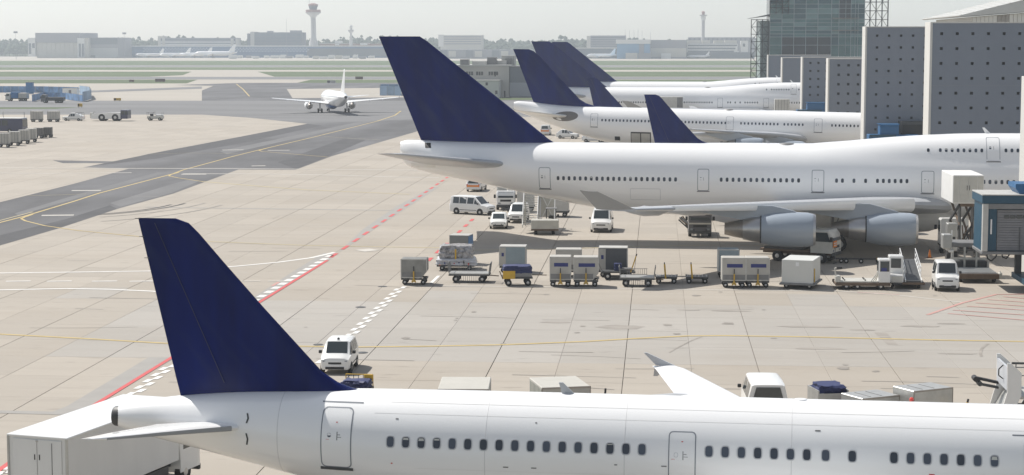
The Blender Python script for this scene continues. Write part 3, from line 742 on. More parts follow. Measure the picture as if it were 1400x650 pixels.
    # long drip strips above the doors, antennas on the crown, small drains
    for x0, x1, z in ((-11.4, -9.95, 5.555), (11.7, 12.9, 5.16)):
        b = B(); q = []
        for k in range(7):
            xx = x0 + (x1 - x0) * k / 6; q += [on_side(fu, xx, z, .003), on_side(fu, xx, z + .035, .012)]
        b.add(q, [(2 * k, 2 * k + 1, 2 * k + 3, 2 * k + 2) for k in range(6)]); b.obj('drip_strip', line_grey, body, 0)
    B().prism([(-3.2, 5.86), (-2.75, 5.86), (-3.18, 6.28), (-3.32, 6.28)], -.03, .03, 'y').obj('antenna', wing_grey, body, 20)
    B().lathe([(0, .24), (.05, .20), (.07, .05)], (4.9, 0, 5.87), 'z', 16, False, True).obj('beacon_base', white, body, 40)
    B().lathe([(0, .07), (.09, .07), (.12, .02)], (8.6, .5, 5.86), 'z', 12, False, True).obj('beacon', red_m, body, 40)
    # skin joints of the fuselage sections: shallow proud bands
    for xx in (-12.9, -5.6, 4.6, 14.2, -.9):
        b = B(); b.loft([[fu.pt(xx + d, 2 * math.pi * j / 56, of) for j in range(56)] for d, of in ((-.012, .000), (-.010, .0022), (.010, .0022), (.012, 0))], False, False); b.obj('skin_joint', mat('joint_pale_grey', (.62, .62, .62), .5), body, 60)
    for zz, x0, x1 in ((5.30, -9.5, 19), (3.55, -8, 19), (2.9, -8, 19), (5.62, -9, 19)):
        b = B(); q = []
        for k in range(61):
            xx = x0 + (x1 - x0) * k / 60; q += [on_side(fu, xx, zz, .003), on_side(fu, xx, zz + .012, .003)]
        b.add(q, [(2 * k, 2 * k + 1, 2 * k + 3, 2 * k + 2) for k in range(60)]); b.obj('lap_joint', white_dirty, body, 0)
    rs = random.Random(2)
    for k in range(16):       # small service markings and drain ports
        xx, zz = rs.uniform(-13.5, 13), rs.choice((3.3, 3.7, 3.9, 5.15, 2.9)); w_ = rs.choice((.03, .05, .09)); q = [on_side(fu, xx + a * w_, zz + c * .02, .006) for a, c in ((-1, -1), (1, -1), (1, 1), (-1, 1))]
        B().add(q, [(0, 1, 2, 3)]).obj('service_mark', rs.choice((red_m, mid_grey, mid_grey)), body, 0)
    return o
airbus = narrow_body('airliner', 'white narrow-body airliner with navy tail fin filling the foreground', (0, 64.2), A_HEAD)

# ---------------------------------------------------------------- four-engined jumbo with upper deck
def jumbo(name, label, loc, heading):
    o = thing(name, label, 'airplane', loc, heading)
    T = [(-23.7, 7.45, 8.95, .42, 0, 0), (-23.3, 6.9, 9.10, .80, 0, 0), (-22.4, 6.45, 9.10, 1.15, 0, 0), (-20.5, 5.98, 9.05, 1.55, 0, 0), (-18, 5.50, 9.0, 2.0, 0, 0), (-15, 4.92, 8.98, 2.45, 0, 0), (-12, 4.27, 8.97, 2.80, 0, 0), (-9, 3.66, 8.97, 3.05, 0, 0), (-6, 3.12, 8.97, 3.2, 0, 0), (-3, 2.72, 8.97, 3.25, 0, 0), (0, 2.52, 8.97, 3.25, 0, 0),
         (12, 2.47, 8.97, 3.25, 0.0, 2.9), (14.5, 2.47, 8.97, 3.25, .55, 2.78), (17.25, 2.47, 8.97, 3.25, .98, 2.62), (20.8, 2.47, 8.97, 3.25, 1.42, 2.52), (24.35, 2.47, 8.97, 3.25, 1.72, 2.46), (27.8, 2.47, 8.97, 3.25, 1.88, 2.44), (33, 2.47, 8.97, 3.25, 1.92, 2.42), (37, 2.5, 8.9, 3.15, 1.9, 2.35), (40, 2.65, 8.5, 2.85, 1.85, 1.95), (42.5, 3.0, 7.8, 2.2, 1.6, 1.2), (44, 3.6, 7.0, 1.4, .9, .6), (44.7, 4.3, 6.2, .7, 0, 0), (44.95, 4.9, 5.6, .2, 0, 0)]
    T = [(a, b_, c, d, e, f) for a, b_, c, d, e, f in T]
    fu = Fuselage(T)
    body = fu.body(60, 0.6).obj('fuselage', white, o, 50)
    lv = [(8.6, -8.6, -21.6), (8.95, -9.45, -21.75), (9.3, -10.0, -21.9), (12, -13.35, -23.0), (15, -17.2, -24.23), (18.2, -21.25, -25.55), (18.6, -21.9, -25.72)]
    st = [(z, le, te, 0, (1.15 - .75 * (z - 8.6) / 10) * (1 if z < 18.5 else .6)) for z, le, te in lv]
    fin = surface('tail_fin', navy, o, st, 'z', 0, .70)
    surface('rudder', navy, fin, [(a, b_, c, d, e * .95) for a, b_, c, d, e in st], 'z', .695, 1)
    # recess below the fin where the tail meets the fuselage
    side_patch(fu, -21.2, -20.65, 8.42, 8.86, .012, skew=-.12).obj('tail_recess', black, body, 0)
    side_patch(fu, -22.6, -20.2, 6.62, 7.05, .008).obj('access_panel', white_dirty, body, 60)
    for s_ in (-1, 1):
        s_t = [(s_ * 1.0, -12.6, -21.0, 6.95, .9), (s_ * 2.2, -13.4, -21.35, 7.05, .75), (s_ * 6, -17.0, -22.3, 7.65, .5), (s_ * 10.6, -21.3, -23.5, 8.35, .22), (s_ * 11, -22.0, -23.6, 8.42, .08)]
        sb_ = surface('stabilizer', wing_grey, o, s_t, 'y', 0, .70); surface('elevator', wing_grey, sb_, s_t, 'y', .706, 1)
        wt = [(s_ * 1.5, 27.0, 11.2, 3.7, 1.6), (s_ * 3.4, 25.2, 10.6, 3.85, 1.5), (s_ * 6, 22.6, 9.6, 4.1, 1.2), (s_ * 11.7, 17.5, 7.8, 4.5, .9), (s_ * 20.8, 9.5, 2.4, 5.0, .6), (s_ * 28, 3.25, -1.2, 5.4, .38), (s_ * 31.2, .5, -2.6, 5.57, .26)]
        wg = surface('wing', wing_grey, o, wt, 'y', 0, .76)
        fl = surface('flap', wing_grey, wg, wt, 'y', .766, 1)
        # leading edge slats; white puts the sunlit strip into their colour
        surface('slat', white, wg, [(a, b_ + .03, b_ - (b_ - c) * .14, d + .02, e * 1.03) for a, b_, c, d, e in wt[2:-1]], 'y', 0, 1)
        b = B(); b.loft([[(x, s_ * y, z) for x, y, z in r_] for r_ in ([(.45, 31.15, 5.55), (-1.0, 31.3, 5.62), (-2.5, 31.2, 5.58), (-1.0, 31.1, 5.45)], [(-2.35, 31.95, 6.95), (-3.0, 32.02, 6.98), (-3.7, 31.97, 7.05), (-3.0, 31.92, 6.95)])]); b.obj('winglet', mat('winglet_shade_grey', (.30, .305, .31), .45), wg, 25)  # winglet darker than the wing: its shade is put into the grey
        for yy, xx, zz, L_ in ((7.5, 6.0, 3.75, 4.8), (14.5, 4.0, 4.2, 4.4), (18, 1.7, 4.4, 4.2), (24, -1.0, 4.85, 3.4)):
            B().lathe([(0, .03), (.5, .2), (L_ * .45, .42), (L_ * .8, .36), (L_, .06)], (xx, s_ * yy, zz), 'x', 12, True, True).obj('flap_fairing', wing_grey, wg, 50)
        engine(o, 18.25, 22.45, s_ * 11.7, 2.52, 1.41, (18.2, 10.5), 4.5, 2.9)
        engine(o, 9.65, 13.9, s_ * 20.8, 3.24, 1.41, (10.2, 3.0), 5.0, 2.9)
        gear(o, 12.6, s_ * 1.9, 3.0, .62, .55, 2); gear(o, 15.6, s_ * 5.5, 3.6, .62, .55, 2)
    B().lathe([(0, .5), (2, 1.7), (6, 2.5), (13, 2.7), (18, 2.3), (21.5, 1.2), (23, .4)], (6.2, 0, 3.55), 'x', 30, True, True).obj('belly_fairing', white_dirty, body, 50)
    gear(o, 36.5, 0, 3.0, .60, .42, 1, 'nose_gear')
    P_ = .508
    for k in range(22): win(fu, body, -8.72 + k * P_ * .99, 5.9, .125, .19, frame=False, n=12, shade=.35 if k in (6, 13) else 0)
    for k in range(14): win(fu, body, 5.88 + k * .523, 5.92, .125, .19, frame=False, n=12)
    for xx in (15.98, 16.49, 17.49, 18.50): win(fu, body, xx, 5.94, .125, .19, frame=False, n=12)
    for k in range(6): win(fu, body, 19.52 + k * P_, 5.95, .125, .19, frame=False, n=12)
    for k in range(16): win(fu, body, 26.1 + k * P_, 5.95, .125, .19, frame=False, n=12, shade=.3 if k == 7 else 0)
    win(fu, body, 23.91, 8.62, .12, .18, frame=False, n=12)
    for k in range(8): win(fu, body, 24.94 + k * P_, 8.63, .12, .18, frame=False, n=12, shade=.35 if k in (1, 2, 5) else 0)
    for k in range(6): win(fu, body, 30.55 + k * P_, 8.65, .12, .18, frame=False, n=12)
    for x0, x1 in ((-10.49, -9.42), (3.78, 4.81), (13.82, 14.9), (23.3, 24.4), (35.5, 36.6)): door(fu, body, x0, x1, 4.9, 6.85, .16, .05)
    door(fu, body, 28.9, 30.05, 7.72, 9.75, .16, .04, name='upper_deck_door')
    # cargo door seam on the lower lobe, crown antenna
    o_ = rrect(-2.2, .5, 4.0, 5.05, .1)
    i_ = rrect(-2.17, .47, 4.03, 5.02, .08); b = B(); n = len(o_)
    b.add([on_side(fu, x, z, .01) for x, z in o_] + [on_side(fu, x, z, .01) for x, z in i_], [(k, (k + 1) % n, n + (k + 1) % n, n + k) for k in range(n)]); b.obj('cargo_door_seam', frame_m, body, 0)
    B().prism([(29.0, 9.98), (29.5, 9.98), (28.9, 10.55), (28.7, 10.55)], -.04, .04, 'y').obj('antenna', white, body, 20)
    B().lathe([(0, .75), (.10, .62), (.16, .2)], (11.6, 0, 8.93), 'z', 18, False, True).obj('satcom_dome', mid_grey, body, 40)
    return o
jumbo1 = jumbo('jumbo_jet', 'nearest white jumbo jet with navy fin, its engines above parked cargo carts', (0, 173), A_HEAD)
jumbo2 = copy_tree(jumbo1, (-1.2, 403), A_HEAD, 'white jumbo jet with navy fin behind the long-haul jet, grey container against its side', 'parked jumbo jets')
jumbo3 = copy_tree(jumbo1, (-.4, 466), A_HEAD, 'farthest white jumbo jet, only its navy fin top and white back showing over another jumbo', 'parked jumbo jets')

# ---------------------------------------------------------------- long-haul twin-aisle jet with four engines
def wide_body(name, label, loc, heading, pitch):
    o = thing(name, label, 'airplane', loc, heading, pitch=pitch)
    fu = Fuselage([(-21.8, 7.9, 8.9, .4, 0, 0), (-21.2, 7.5, 9.05, .62, 0, 0), (-19, 6.7, 8.95, 1.05, 0, 0), (-16.5, 5.8, 8.72, 1.5, 0, 0), (-13.5, 4.8, 8.55, 2.0, 0, 0), (-10.5, 3.9, 8.48, 2.45, 0, 0), (-7.5, 3.2, 8.45, 2.72, 0, 0), (-4, 2.83, 8.45, 2.82, 0, 0), (33, 2.81, 8.45, 2.82, 0, 0), (37, 2.95, 8.2, 2.6, 0, 0), (40, 3.4, 7.4, 1.9, 0, 0), (41.6, 4.2, 6.2, 1.0, 0, 0), (42.2, 4.95, 5.4, .25, 0, 0)])
    body = fu.body(52, .6).obj('fuselage', white, o, 50)
    lv = [(8.3, -8.6, -18.6), (8.6, -9.7, -18.72), (8.95, -10.9, -18.85), (9.53, -11.88, -19.1), (11.47, -13.8, -19.85), (15.83, -18.03, -21.65), (16.6, -19.0, -22.0), (16.84, -19.7, -22.08)]
    st = [(z, le, te, 0, (.95 - .6 * (z - 8.3) / 8.5) * (1 if z < 16.7 else .5)) for z, le, te in lv]
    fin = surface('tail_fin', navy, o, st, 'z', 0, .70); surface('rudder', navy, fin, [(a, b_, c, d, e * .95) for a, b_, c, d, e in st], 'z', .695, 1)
    # scrub plate at the stabilizer root
    b = B(); c = (-13.6, 7.0); n = 24; q = [on_side(fu, c[0] + 1.75 * math.cos(2 * math.pi * k / n) * (1 if math.cos(2 * math.pi * k / n) > 0 else 1.25), c[1] + .72 * math.sin(2 * math.pi * k / n) + .12 * math.cos(2 * math.pi * k / n), .015) for k in range(n)]
    ctr = on_side(fu, c[0], c[1], .02)
    mid = [on_side(fu, c[0] + .9 * math.cos(2 * math.pi * k / n), c[1] + .36 * math.sin(2 * math.pi * k / n), .02) for k in range(n)]
    b.add(q + mid + [ctr], [(k, (k + 1) % n, n + (k + 1) % n, n + k) for k in range(n)] + [(n + k, n + (k + 1) % n, 2 * n) for k in range(n)]); b.obj('root_plate', mat('scuffed_plate', (.17, .16, .15), .6), body, 60)
    for s_ in (-1, 1):
        s_t = [(s_ * .8, -12.9, -18.6, 6.95, .6), (s_ * 2, -13.6, -18.9, 7.05, .5), (s_ * 6, -17.0, -20.2, 7.6, .3), (s_ * 9.4, -20.0, -21.6, 8.05, .12)]
        sb_ = surface('stabilizer', white_dirty, o, s_t, 'y', 0, .7); surface('elevator', white_dirty, sb_, s_t, 'y', .706, 1)
        wt = [(s_ * 1.5, 22.7, 11.2, 4.3, 1.5), (s_ * 3, 21.7, 10.8, 4.6, 1.3), (s_ * 9.4, 18.2, 9.6, 5.3, .9), (s_ * 19, 12.2, 7.0, 6.0, .5), (s_ * 28.6, 6.4, 3.9, 6.7, .26)]
        wg = surface('wing', wing_grey, o, wt, 'y', 0, .76); surface('flap', wing_grey, wg, wt, 'y', .766, 1)
        b = B(); b.loft([[(x, s_ * y, z) for x, y, z in r_] for r_ in ([(6.3, 28.55, 6.7), (5, 28.7, 6.75), (4.0, 28.55, 6.7), (5, 28.5, 6.6)], [(3.9, 29.4, 7.9), (3.5, 29.45, 7.92), (3.0, 29.4, 7.95), (3.5, 29.35, 7.9)])]); b.obj('winglet', white, wg, 25)
        for yy, xx, zz in ((6.5, 8.2, 4.6), (12, 6.6, 5.1), (16.5, 5.2, 5.5)):
            B().lathe([(0, .03), (.5, .2), (2.2, .36), (3.6, .3), (4.6, .06)], (xx, s_ * yy, zz), 'x', 12, True, True).obj('flap_fairing', wing_grey, wg, 50)
        engine(o, 17.8, 21.6, s_ * 9.4, 3.3, 1.25, (17.6, 11.5), 5.0, 2.0); engine(o, 12.0, 15.8, s_ * 19.2, 4.1, 1.25, (11.8, 7.6), 5.8, 2.0)
        gear(o, 9.6, s_ * 5.0, 4.0, .68, .6, 2)
    B().lathe([(0, .5), (2, 1.6), (6, 2.3), (12, 2.3), (16, 1.5), (17.5, .5)], (7.0, 0, 3.9), 'x', 28, True, True).obj('belly_fairing', white_dirty, body, 50)
    gear(o, 35, 0, 3.2, .52, .36, 1, 'nose_gear')
    for k in range(34):
        if 17 <= k <= 18: continue
        win(fu, body, -8.2 + k * .5334 + (.6 if k > 17 else 0), 6.58, .125, .19, frame=False, n=10)
    for k in range(11): win(fu, body, 12.3 + k * .5334, 6.58, .125, .19, frame=False, n=10)
    for k in range(6): win(fu, body, 18.6 + k * .5334, 6.58, .125, .19, frame=False, n=10)
    for k in range(13): win(fu, body, 25.5 + k * .5334, 6.58, .125, .19, frame=False, n=10)
    for x0, x1 in ((-9.95, -8.85), (10.1, 11.2), (22.9, 24.1), (36, 37.1)): door(fu, body, x0, x1, 5.55, 7.5, .16, .045)
    side_patch(fu, -3.9, -.9, 3.3, 4.95, .02).obj('cargo_hold_opening', black, body, 0)
    for k in range(2): side_patch(fu, -3.8 + k * 1.45, -2.5 + k * 1.45, 3.35, 4.75, .035).obj('loaded_container', alu_white, body, 0)
    side_patch(fu, -6.3, -5.5, 3.6, 4.2, .02).obj('bulk_hatch', black, body, 0)
    B().lathe([(0, .75), (.12, .62), (.18, .2)], (10.4, 0, 8.40), 'z', 18, False, True).obj('satcom_dome', mid_grey, body, 40)
    return o
widejet = wide_body('wide_body_jet', 'white long-haul jet with navy fin, grey plate at its stabilizer root, behind the nearest jumbo', (0, 285), A_HEAD, 1.0)

# smaller jets of which the photo shows the navy fins only
fleet = 'narrow-body jets hidden behind bigger aircraft'
nb2 = copy_tree(airbus, (16.5, 234), A_HEAD, 'navy fin of a jet hidden behind the nearest jumbo, right of the cargo container')
nb3 = copy_tree(airbus, (5.1, 353), A_HEAD, 'smallest navy fin, of a jet hidden behind the white long-haul jet')
nb2['group'] = nb3['group'] = fleet
# the white jet taxiing away
c = (G(437, 154.5) + G(475, 154)) / 2
hd = math.degrees(math.atan2(12.3, -3.95))
fwd = Vector((math.cos(R(hd)), math.sin(R(hd)), 0))
taxi_jet = narrow_body('airliner', 'small white airliner with white fin and blue belly taxiing away on the asphalt', c - fwd * 3.0, hd, 37.6, white, False, mat('belly_blue', (0.02, 0.12, 0.42), 0.35, coat=.4))
# ================================================================== PIER: tall perforated fin walls, glass block under scaffolding, terminal roof
wall_m = mat('grey_panel_wall', (0.195, 0.220, 0.262), 0.75, noise=0.45, nscale=0.35, stretch=(1, 1, .12), dark=0.82)
wall_edge_m = mat('pale_wall_edge', (0.56, 0.55, 0.52), 0.8, noise=0.3, nscale=0.5, dark=0.85)
recess_m = mat('wall_recess', (0.075, 0.08, 0.085), 0.8)
def pier_wall(label, Y, ztop, x0, x1, cols, rows, px_, pz_, xs, zs, hole=0.34, thick=3.9, joint=None, open_low=0):
    o = thing('pier_wall', label, 'wall', (x0, Y), 0, 'grey fin walls along the pier')
    # front panel with real square openings
    gx = [0.0]; 
    for c in range(cols): gx += [xs + c * px_ - hole / 2, xs + c * px_ + hole / 2]
    gx.append(x1 - x0)
    gz = [0.0]
    for r_ in range(rows): gz += [zs + r_ * pz_ - hole / 2, zs + r_ * pz_ + hole / 2]
    gz.append(ztop)
    b = B(); nx, nz = len(gx), len(gz)
    for j in range(nz):
        for i in range(nx): b.v.append((gx[i], 0, gz[j]))
    for j in range(nz - 1):
        for i in range(nx - 1):
            if i % 2 and j % 2: continue
            b.f.append((j * nx + i, j * nx + i + 1, (j + 1) * nx + i + 1, (j + 1) * nx + i))
    b.obj('wall_panel', wall_m, o, 0)
    e = B(); e.box(-.25, 0.0, -.06, thick, 0, ztop + .12, .02); e.box(0, x1 - x0, .5, thick, 0, ztop - .05); e.obj('wall_core', wall_edge_m, o, 0)  # end faces paler than the panel: sunlight put into their colour
    B().box(0.003, x1 - x0, -.05, thick, ztop + .0, ztop + .12).obj('coping', wall_edge_m, o, 0)
    rb = B(); h = hole / 2
    rb.add([(-h, 0, -h), (h, 0, -h), (h, 0, h), (-h, 0, h), (-h, .32, -h), (h, .32, -h), (h, .32, h), (-h, .32, h)], [(0, 1, 5, 4), (1, 2, 6, 5), (2, 3, 7, 6), (3, 0, 4, 7), (4, 5, 6, 7)])
    me = rb.mesh('recess', recess_m, 0, False)
    for c in range(cols):
        for r_ in range(rows): mobj('recess', me, o, (xs + c * px_, 0, zs + r_ * pz_))
    for z in (joint or ()): B().box(0, x1 - x0, -.012, .0, z - .03, z + .03).obj('panel_joint', line_grey, o, 0)
    return o
ZW = lambda y, Y: HC + (YH - y) * Y / F
EX = 28.2
pier_wall('pale narrow end of a fin wall at the right picture edge before the jumbo', 146.3, 15.3, EX, 46, 10, 8, 1.58, 1.58, 1.6, 2.4, thick=3.4)
pier_wall('largest grey wall of square holes, right, rising behind the jumbo upper deck', 200, 20.05, EX, 56, 14, 11, 1.585, 1.53, .92, 20.05 - 1.07 - 1.53 * 10, .29, joint=(20.05 - 6.4, 20.05 - 11.05))
pier_wall('tall grey wall of square holes, left of the largest one, above the blue bridge', 262, 20.2, EX, 50, 9, 11, 1.60, 1.585, 1.35, 20.2 - 1.13 - 1.585 * 10, .31, joint=(20.2 - 6.5, 20.2 - 11.2))
pier_wall('lower grey wall of square holes directly left of the two tall ones', 318, 15.5, EX, 48, 7, 8, 1.59, 1.56, 1.5, 15.5 - 1.0 - 1.56 * 7, .40)
pier_wall('grey wall of square holes above the small blue bridge', 375, 15.4, EX, 46, 7, 8, 1.55, 1.55, 1.35, 15.4 - 1.05 - 1.55 * 7, .42)
pier_wall('plain panelled grey wall behind the second jumbo', 436, 14.9, EX, 44, 5, 8, 1.6, 1.6, 1.4, 2.0, .05, joint=(12.0, 9.6, 7.2))
pier_wall('farthest plain grey wall under the glass block', 492, 15.2, EX, 44, 5, 8, 1.6, 1.6, 1.4, 2.0, .05, joint=(11.5,))

# glass block
curtain_m = mat('curtain_glass', (0.085, 0.185, 0.190), 0.15, spec=.7, noise=.6, nscale=.25, stretch=(.6, 1, 3), dark=.4)
curtain_dark = mat('curtain_glass_dark', (0.075, 0.088, 0.10), 0.2, spec=.5, noise=.5, nscale=.3, dark=.5)
curtain_b = mat('curtain_glass_pale', (.16, .27, .27), .15, spec=.7, noise=.5, nscale=.4, stretch=(.4, 1, 4), dark=.5)
curtain_c = mat('curtain_glass_deep', (.05, .11, .13), .12, spec=.7)
mull_m = mat('mullion_metal', (0.34, 0.40, 0.42), 0.4, .6)
YG = 560.0; sg = YG / F
gx0, gx1 = (1050 - XV) * sg, (1176 - XV) * sg
gb = thing('glass_building', 'tall green glass block wrapped in scaffolding behind the pier walls', 'building', (gx0, YG))
W_ = gx1 - gx0; ZT = 36.0
B().box(.3, W_ - .3, .35, 24, 0, ZT).obj('core', curtain_dark, gb, 0)
cols = [0, 16, 32, 48, 64, 82, 92, 108, 126]; cols = [c * W_ / 126 for c in cols]
zr = [ZW(y, YG) for y in (78, 62, 51, 47, 42, 37, 32, 27, 20, 13, 7, 1, -6, -14)]
for i in range(len(cols) - 1):
    for j in range(len(zr) - 1):
        dk = (1 <= i <= 4 and j in (0, 1)) or (i == 6 and j > 6)
        tilt = random.uniform(-.05, .05)
        b = B(); b.add([(cols[i] + .06, tilt, zr[j] + .05), (cols[i + 1] - .06, -tilt, zr[j] + .05), (cols[i + 1] - .06, -tilt * .5 + .02, zr[j + 1] - .05), (cols[i] + .06, tilt * .3 + .02, zr[j + 1] - .05)], [(0, 1, 2, 3)])
        b.obj('glass_pane', curtain_dark if dk else (curtain_m, curtain_m, curtain_b, curtain_c)[random.randrange(4)], gb, 0)
for c in cols: B().box(c - .07, c + .07, -.16, .3, 0, ZT).obj('mullion', mull_m, gb, 0)
for z in zr: B().box(0, W_, -.11, .3, z - .06, z + .06).obj('transom', mull_m, gb, 0)
for xx, z0, z1 in ((W_ * .80, 15, 31), (W_ * .90, 14, 32), (W_ * .93, 14, 30)): B().cyl((xx, -.4, z0), (xx, -.4, z1), .09, n=6).obj('downpipe', mull_m, gb)
for zz in (22, 25.5): B().box(W_ * .66, W_ * .94, -.9, .0, zz, zz + .15).obj('work_platform', steel, gb, 0)
B().box(0, W_ * .53, -1.2, .2, ZW(78, YG) - .6, ZW(75, YG)).obj('base_parapet', mat('pale_green_parapet', (.25, .36, .33), .6), gb, 0)
# lower wing at its left with flat roof, under scaffold
lx0 = (1034 - XV) * sg - gx0
lw = B(); lw.box(lx0 + .8, -.1, 2, 22, 0, ZW(29, YG)); lw.obj('side_wing', mat('wing_glass_pale', (.26, .32, .31), .4, noise=.5, nscale=.5, stretch=(.3, 1, 3), dark=.6), gb, 0)
for k in range(14):
    z = 1.5 + k * 1.7
    B().box(lx0 + .8, -.1, 1.95, 2.02, z, z + .10).obj('floor_edge', mull_m, gb, 0)
B().prism([((1023 - XV) * sg - gx0, ZW(25.5, YG)), (.1, ZW(22, YG)), (.1, ZW(20, YG)), ((1030 - XV) * sg - gx0, ZW(24.5, YG))], -.5, 22, 'y').obj('side_roof', mid_grey, gb, 0)
def scaffold(label, x0, x1, y, z0, z1, bays, lifts, depth=1.4, decks=()):
    o = thing('scaffold', label, 'scaffold', (x0, y, z0))
    w_ = x1 - x0; h = z1 - z0
    for i in range(bays + 1):
        for d_ in (0, depth): B().cyl((w_ * i / bays, d_, 0), (w_ * i / bays, d_, h), .085, n=5).obj('standard', dark_grey, o)
    for j in range(1, lifts + 1):
        z = h * j / lifts
        for d_ in (0, depth): B().cyl((0, d_, z - .1), (w_, d_, z - .1), .08, n=5).obj('ledger', dark_grey, o)
        if j in decks or not decks: B().box(0, w_, 0, depth, z - .22, z - .14).obj('deck', dark_grey, o, 0)
    for j in range(lifts):
        for i in range(bays):
            a, b2 = ((i, i + 1) if (i + j) % 2 else (i + 1, i))
            B().cyl((w_ * a / bays, -.05, h * j / lifts), (w_ * b2 / bays, -.05, h * (j + 1) / lifts), .07, n=5).obj('brace', dark_grey, o)
    return o
scaffold('steel scaffolding along the left foot of the glass block', (1024.5 - XV) * sg, (1047 - XV) * sg, YG - 3, 0, ZW(26, YG) - .3, 3, 12, decks=(3, 6, 9))
scaffold('open scaffold tower right of the glass block, above the tall wall', (1177 - XV) * sg, (1209 - XV) * sg, YG + 3, 0, 38, 4, 15, decks=(9, 11, 12, 13, 14))
scaffold('scaffolding on the roof at the upper left of the glass block', (1049 - XV) * sg, (1074 - XV) * sg, YG - 3.2, ZW(20, YG), 38, 3, 6)
# terminal with low-pitched metal roof, top right
YR = 300.0; sr = YR / F
tr = thing('terminal_building', 'terminal with shallow metal roof and window band above the largest wall', 'building', ((1318 - XV) * sr, YR))
ox = (1318 - XV) * sr
far_white_panel = mat('glazed_white_panel', (.68, .68, .66), .4)
roof_m = mat('standing_seam_roof', (.55, .55, .53), .5, .4, noise=.4, nscale=.4, dark=.75)
rx = lambda px: (px - XV) * sr - ox
B().prism([(rx(1298), ZW(23, YR)), (rx(1302), ZW(24.2, YR)), (rx(1665), ZW(-4, YR)), (rx(1665), ZW(-68, YR))], -1.5, 40, 'y').obj('roof', roof_m, tr, 0)
for k in range(22):
    t = k / 22; xx = rx(1302 + 350 * t); zz = ZW(23 - 91 * (1302 + 350 * t - 1298) / 367, YR)
    B().box(xx, xx + .07, -1.52, 39.9, zz - .03, zz + .10).obj('roof_seam', roof_m, tr, 0)
zu_ = lambda x: ZW(24.2, YR) - .1 + (x - rx(1302)) * (ZW(-4, YR) - ZW(24.2, YR)) / (rx(1665) - rx(1302))
B().prism([(0, 0), (39.5, 0), (39.5, zu_(39.5) - .05), (0, zu_(0) - .05)], .2, 38, 'y').obj('wall', wall_edge_m, tr, 0)
for k in range(24):
    m_ = steel if 6 <= k <= 8 else far_white_panel; x0 = .15 + k * .62
    B().prism([(x0, ZW(33, YR) - 2), (x0 + .55, ZW(33, YR) - 2), (x0 + .55, zu_(x0) - .15), (x0, zu_(x0) - .15)], .08, .19, 'y').obj('window_panel', m_, tr, 0)

# ================================================================== mid-distance service building
YB = 652.0; sb = YB / F
mb = thing('service_building', 'pale flat-roofed airfield building with window band between the two navy fins', 'building', ((600 - XV) * sb, YB))
W1 = (697 - 600) * sb; H1 = ZW(91, YB)
bw = mat('render_warm_grey', (.50, .48, .44), .85, noise=.3, nscale=.3, dark=.85)
B().box(0, W1, 0, 26, 0, H1).obj('wall', bw, mb, 0)
B().box(-.3, W1 + .3, -.3, 26.3, H1, H1 + .5).obj('roof_edge', alu_white, mb, 0)
for k in range(13):
    if k in (7, 8, 3): continue
    x0 = (638 - 600) * sb + k * .86
    B().box(x0, x0 + .7, -.03, .02, ZW(103, YB), ZW(98, YB)).obj('window', glass, mb, 0)
B().box((677 - 600) * sb, (679 - 600) * sb, -.03, .02, ZW(104.5, YB), ZW(98, YB)).obj('window', glass, mb, 0)
B().box((690 - 600) * sb, (692 - 600) * sb, -.04, .02, 0, 2.2).obj('door', dark_grey, mb, 0)
for k, (a, b_, h) in enumerate(((628, 640, 1.9), (644, 664, 1.3), (664, 676, 2.6), (676, 690, 1.4), (688, 696, 2.2), (682, 700, 3.2))):
    B().box((a - 600) * sb, (b_ - 600) * sb, 4 + k * 2, 8 + k * 3, H1 + .5, H1 + .5 + h, .05).obj('roof_unit', alu_white if k % 2 else mid_grey, mb, 0)
an = thing('annex_building', 'low white annex with small windows before the pale airfield building', 'building', ((655 - XV) * sb, YB - 9))
W2 = (686 - 655) * sb
B().box(0, W2, 0, 8.6, 0, ZW(110, YB)).obj('wall', mat('render_white', (.60, .60, .57), .85), an, 0)
B().box(-.2, W2 + .2, -.2, 8.7, ZW(110, YB), ZW(110, YB) + .25).obj('roof_edge', alu_white, an, 0)
for a, b_, y0, y1 in ((668, 671, 112, 116), (681, 684, 123, 128), (660, 664, 121, 124)):
    B().box((a - 655) * sb, (b_ - 655) * sb, -.03, .02, ZW(y1, YB), ZW(y0, YB)).obj('window', glass, an, 0)
gh = thing('shaded_side', 'shaded side of the pale airfield building, built as a grey block, directly behind the long-haul jet fin', 'building', ((697.6 - XV) * sb, YB + .6))  # side face of the pale building, its shade put into the grey
B().box(0, 16, 0, 25, 0, ZW(92, YB)).obj('wall', mat('side_shade_grey', (.20, .215, .24), .8, noise=.3, nscale=.3, dark=.85), gh, 0)
B().box(0, 16, -.05, 0, .3, ZW(113, YB)).obj('lower_cladding', mat('side_shade_pale', (.36, .38, .41), .8), gh, 0)
B().box(-.2, 16.2, -.25, 25.2, ZW(92, YB), ZW(92, YB) + .35).obj('roof_edge', mid_grey, gh, 0)

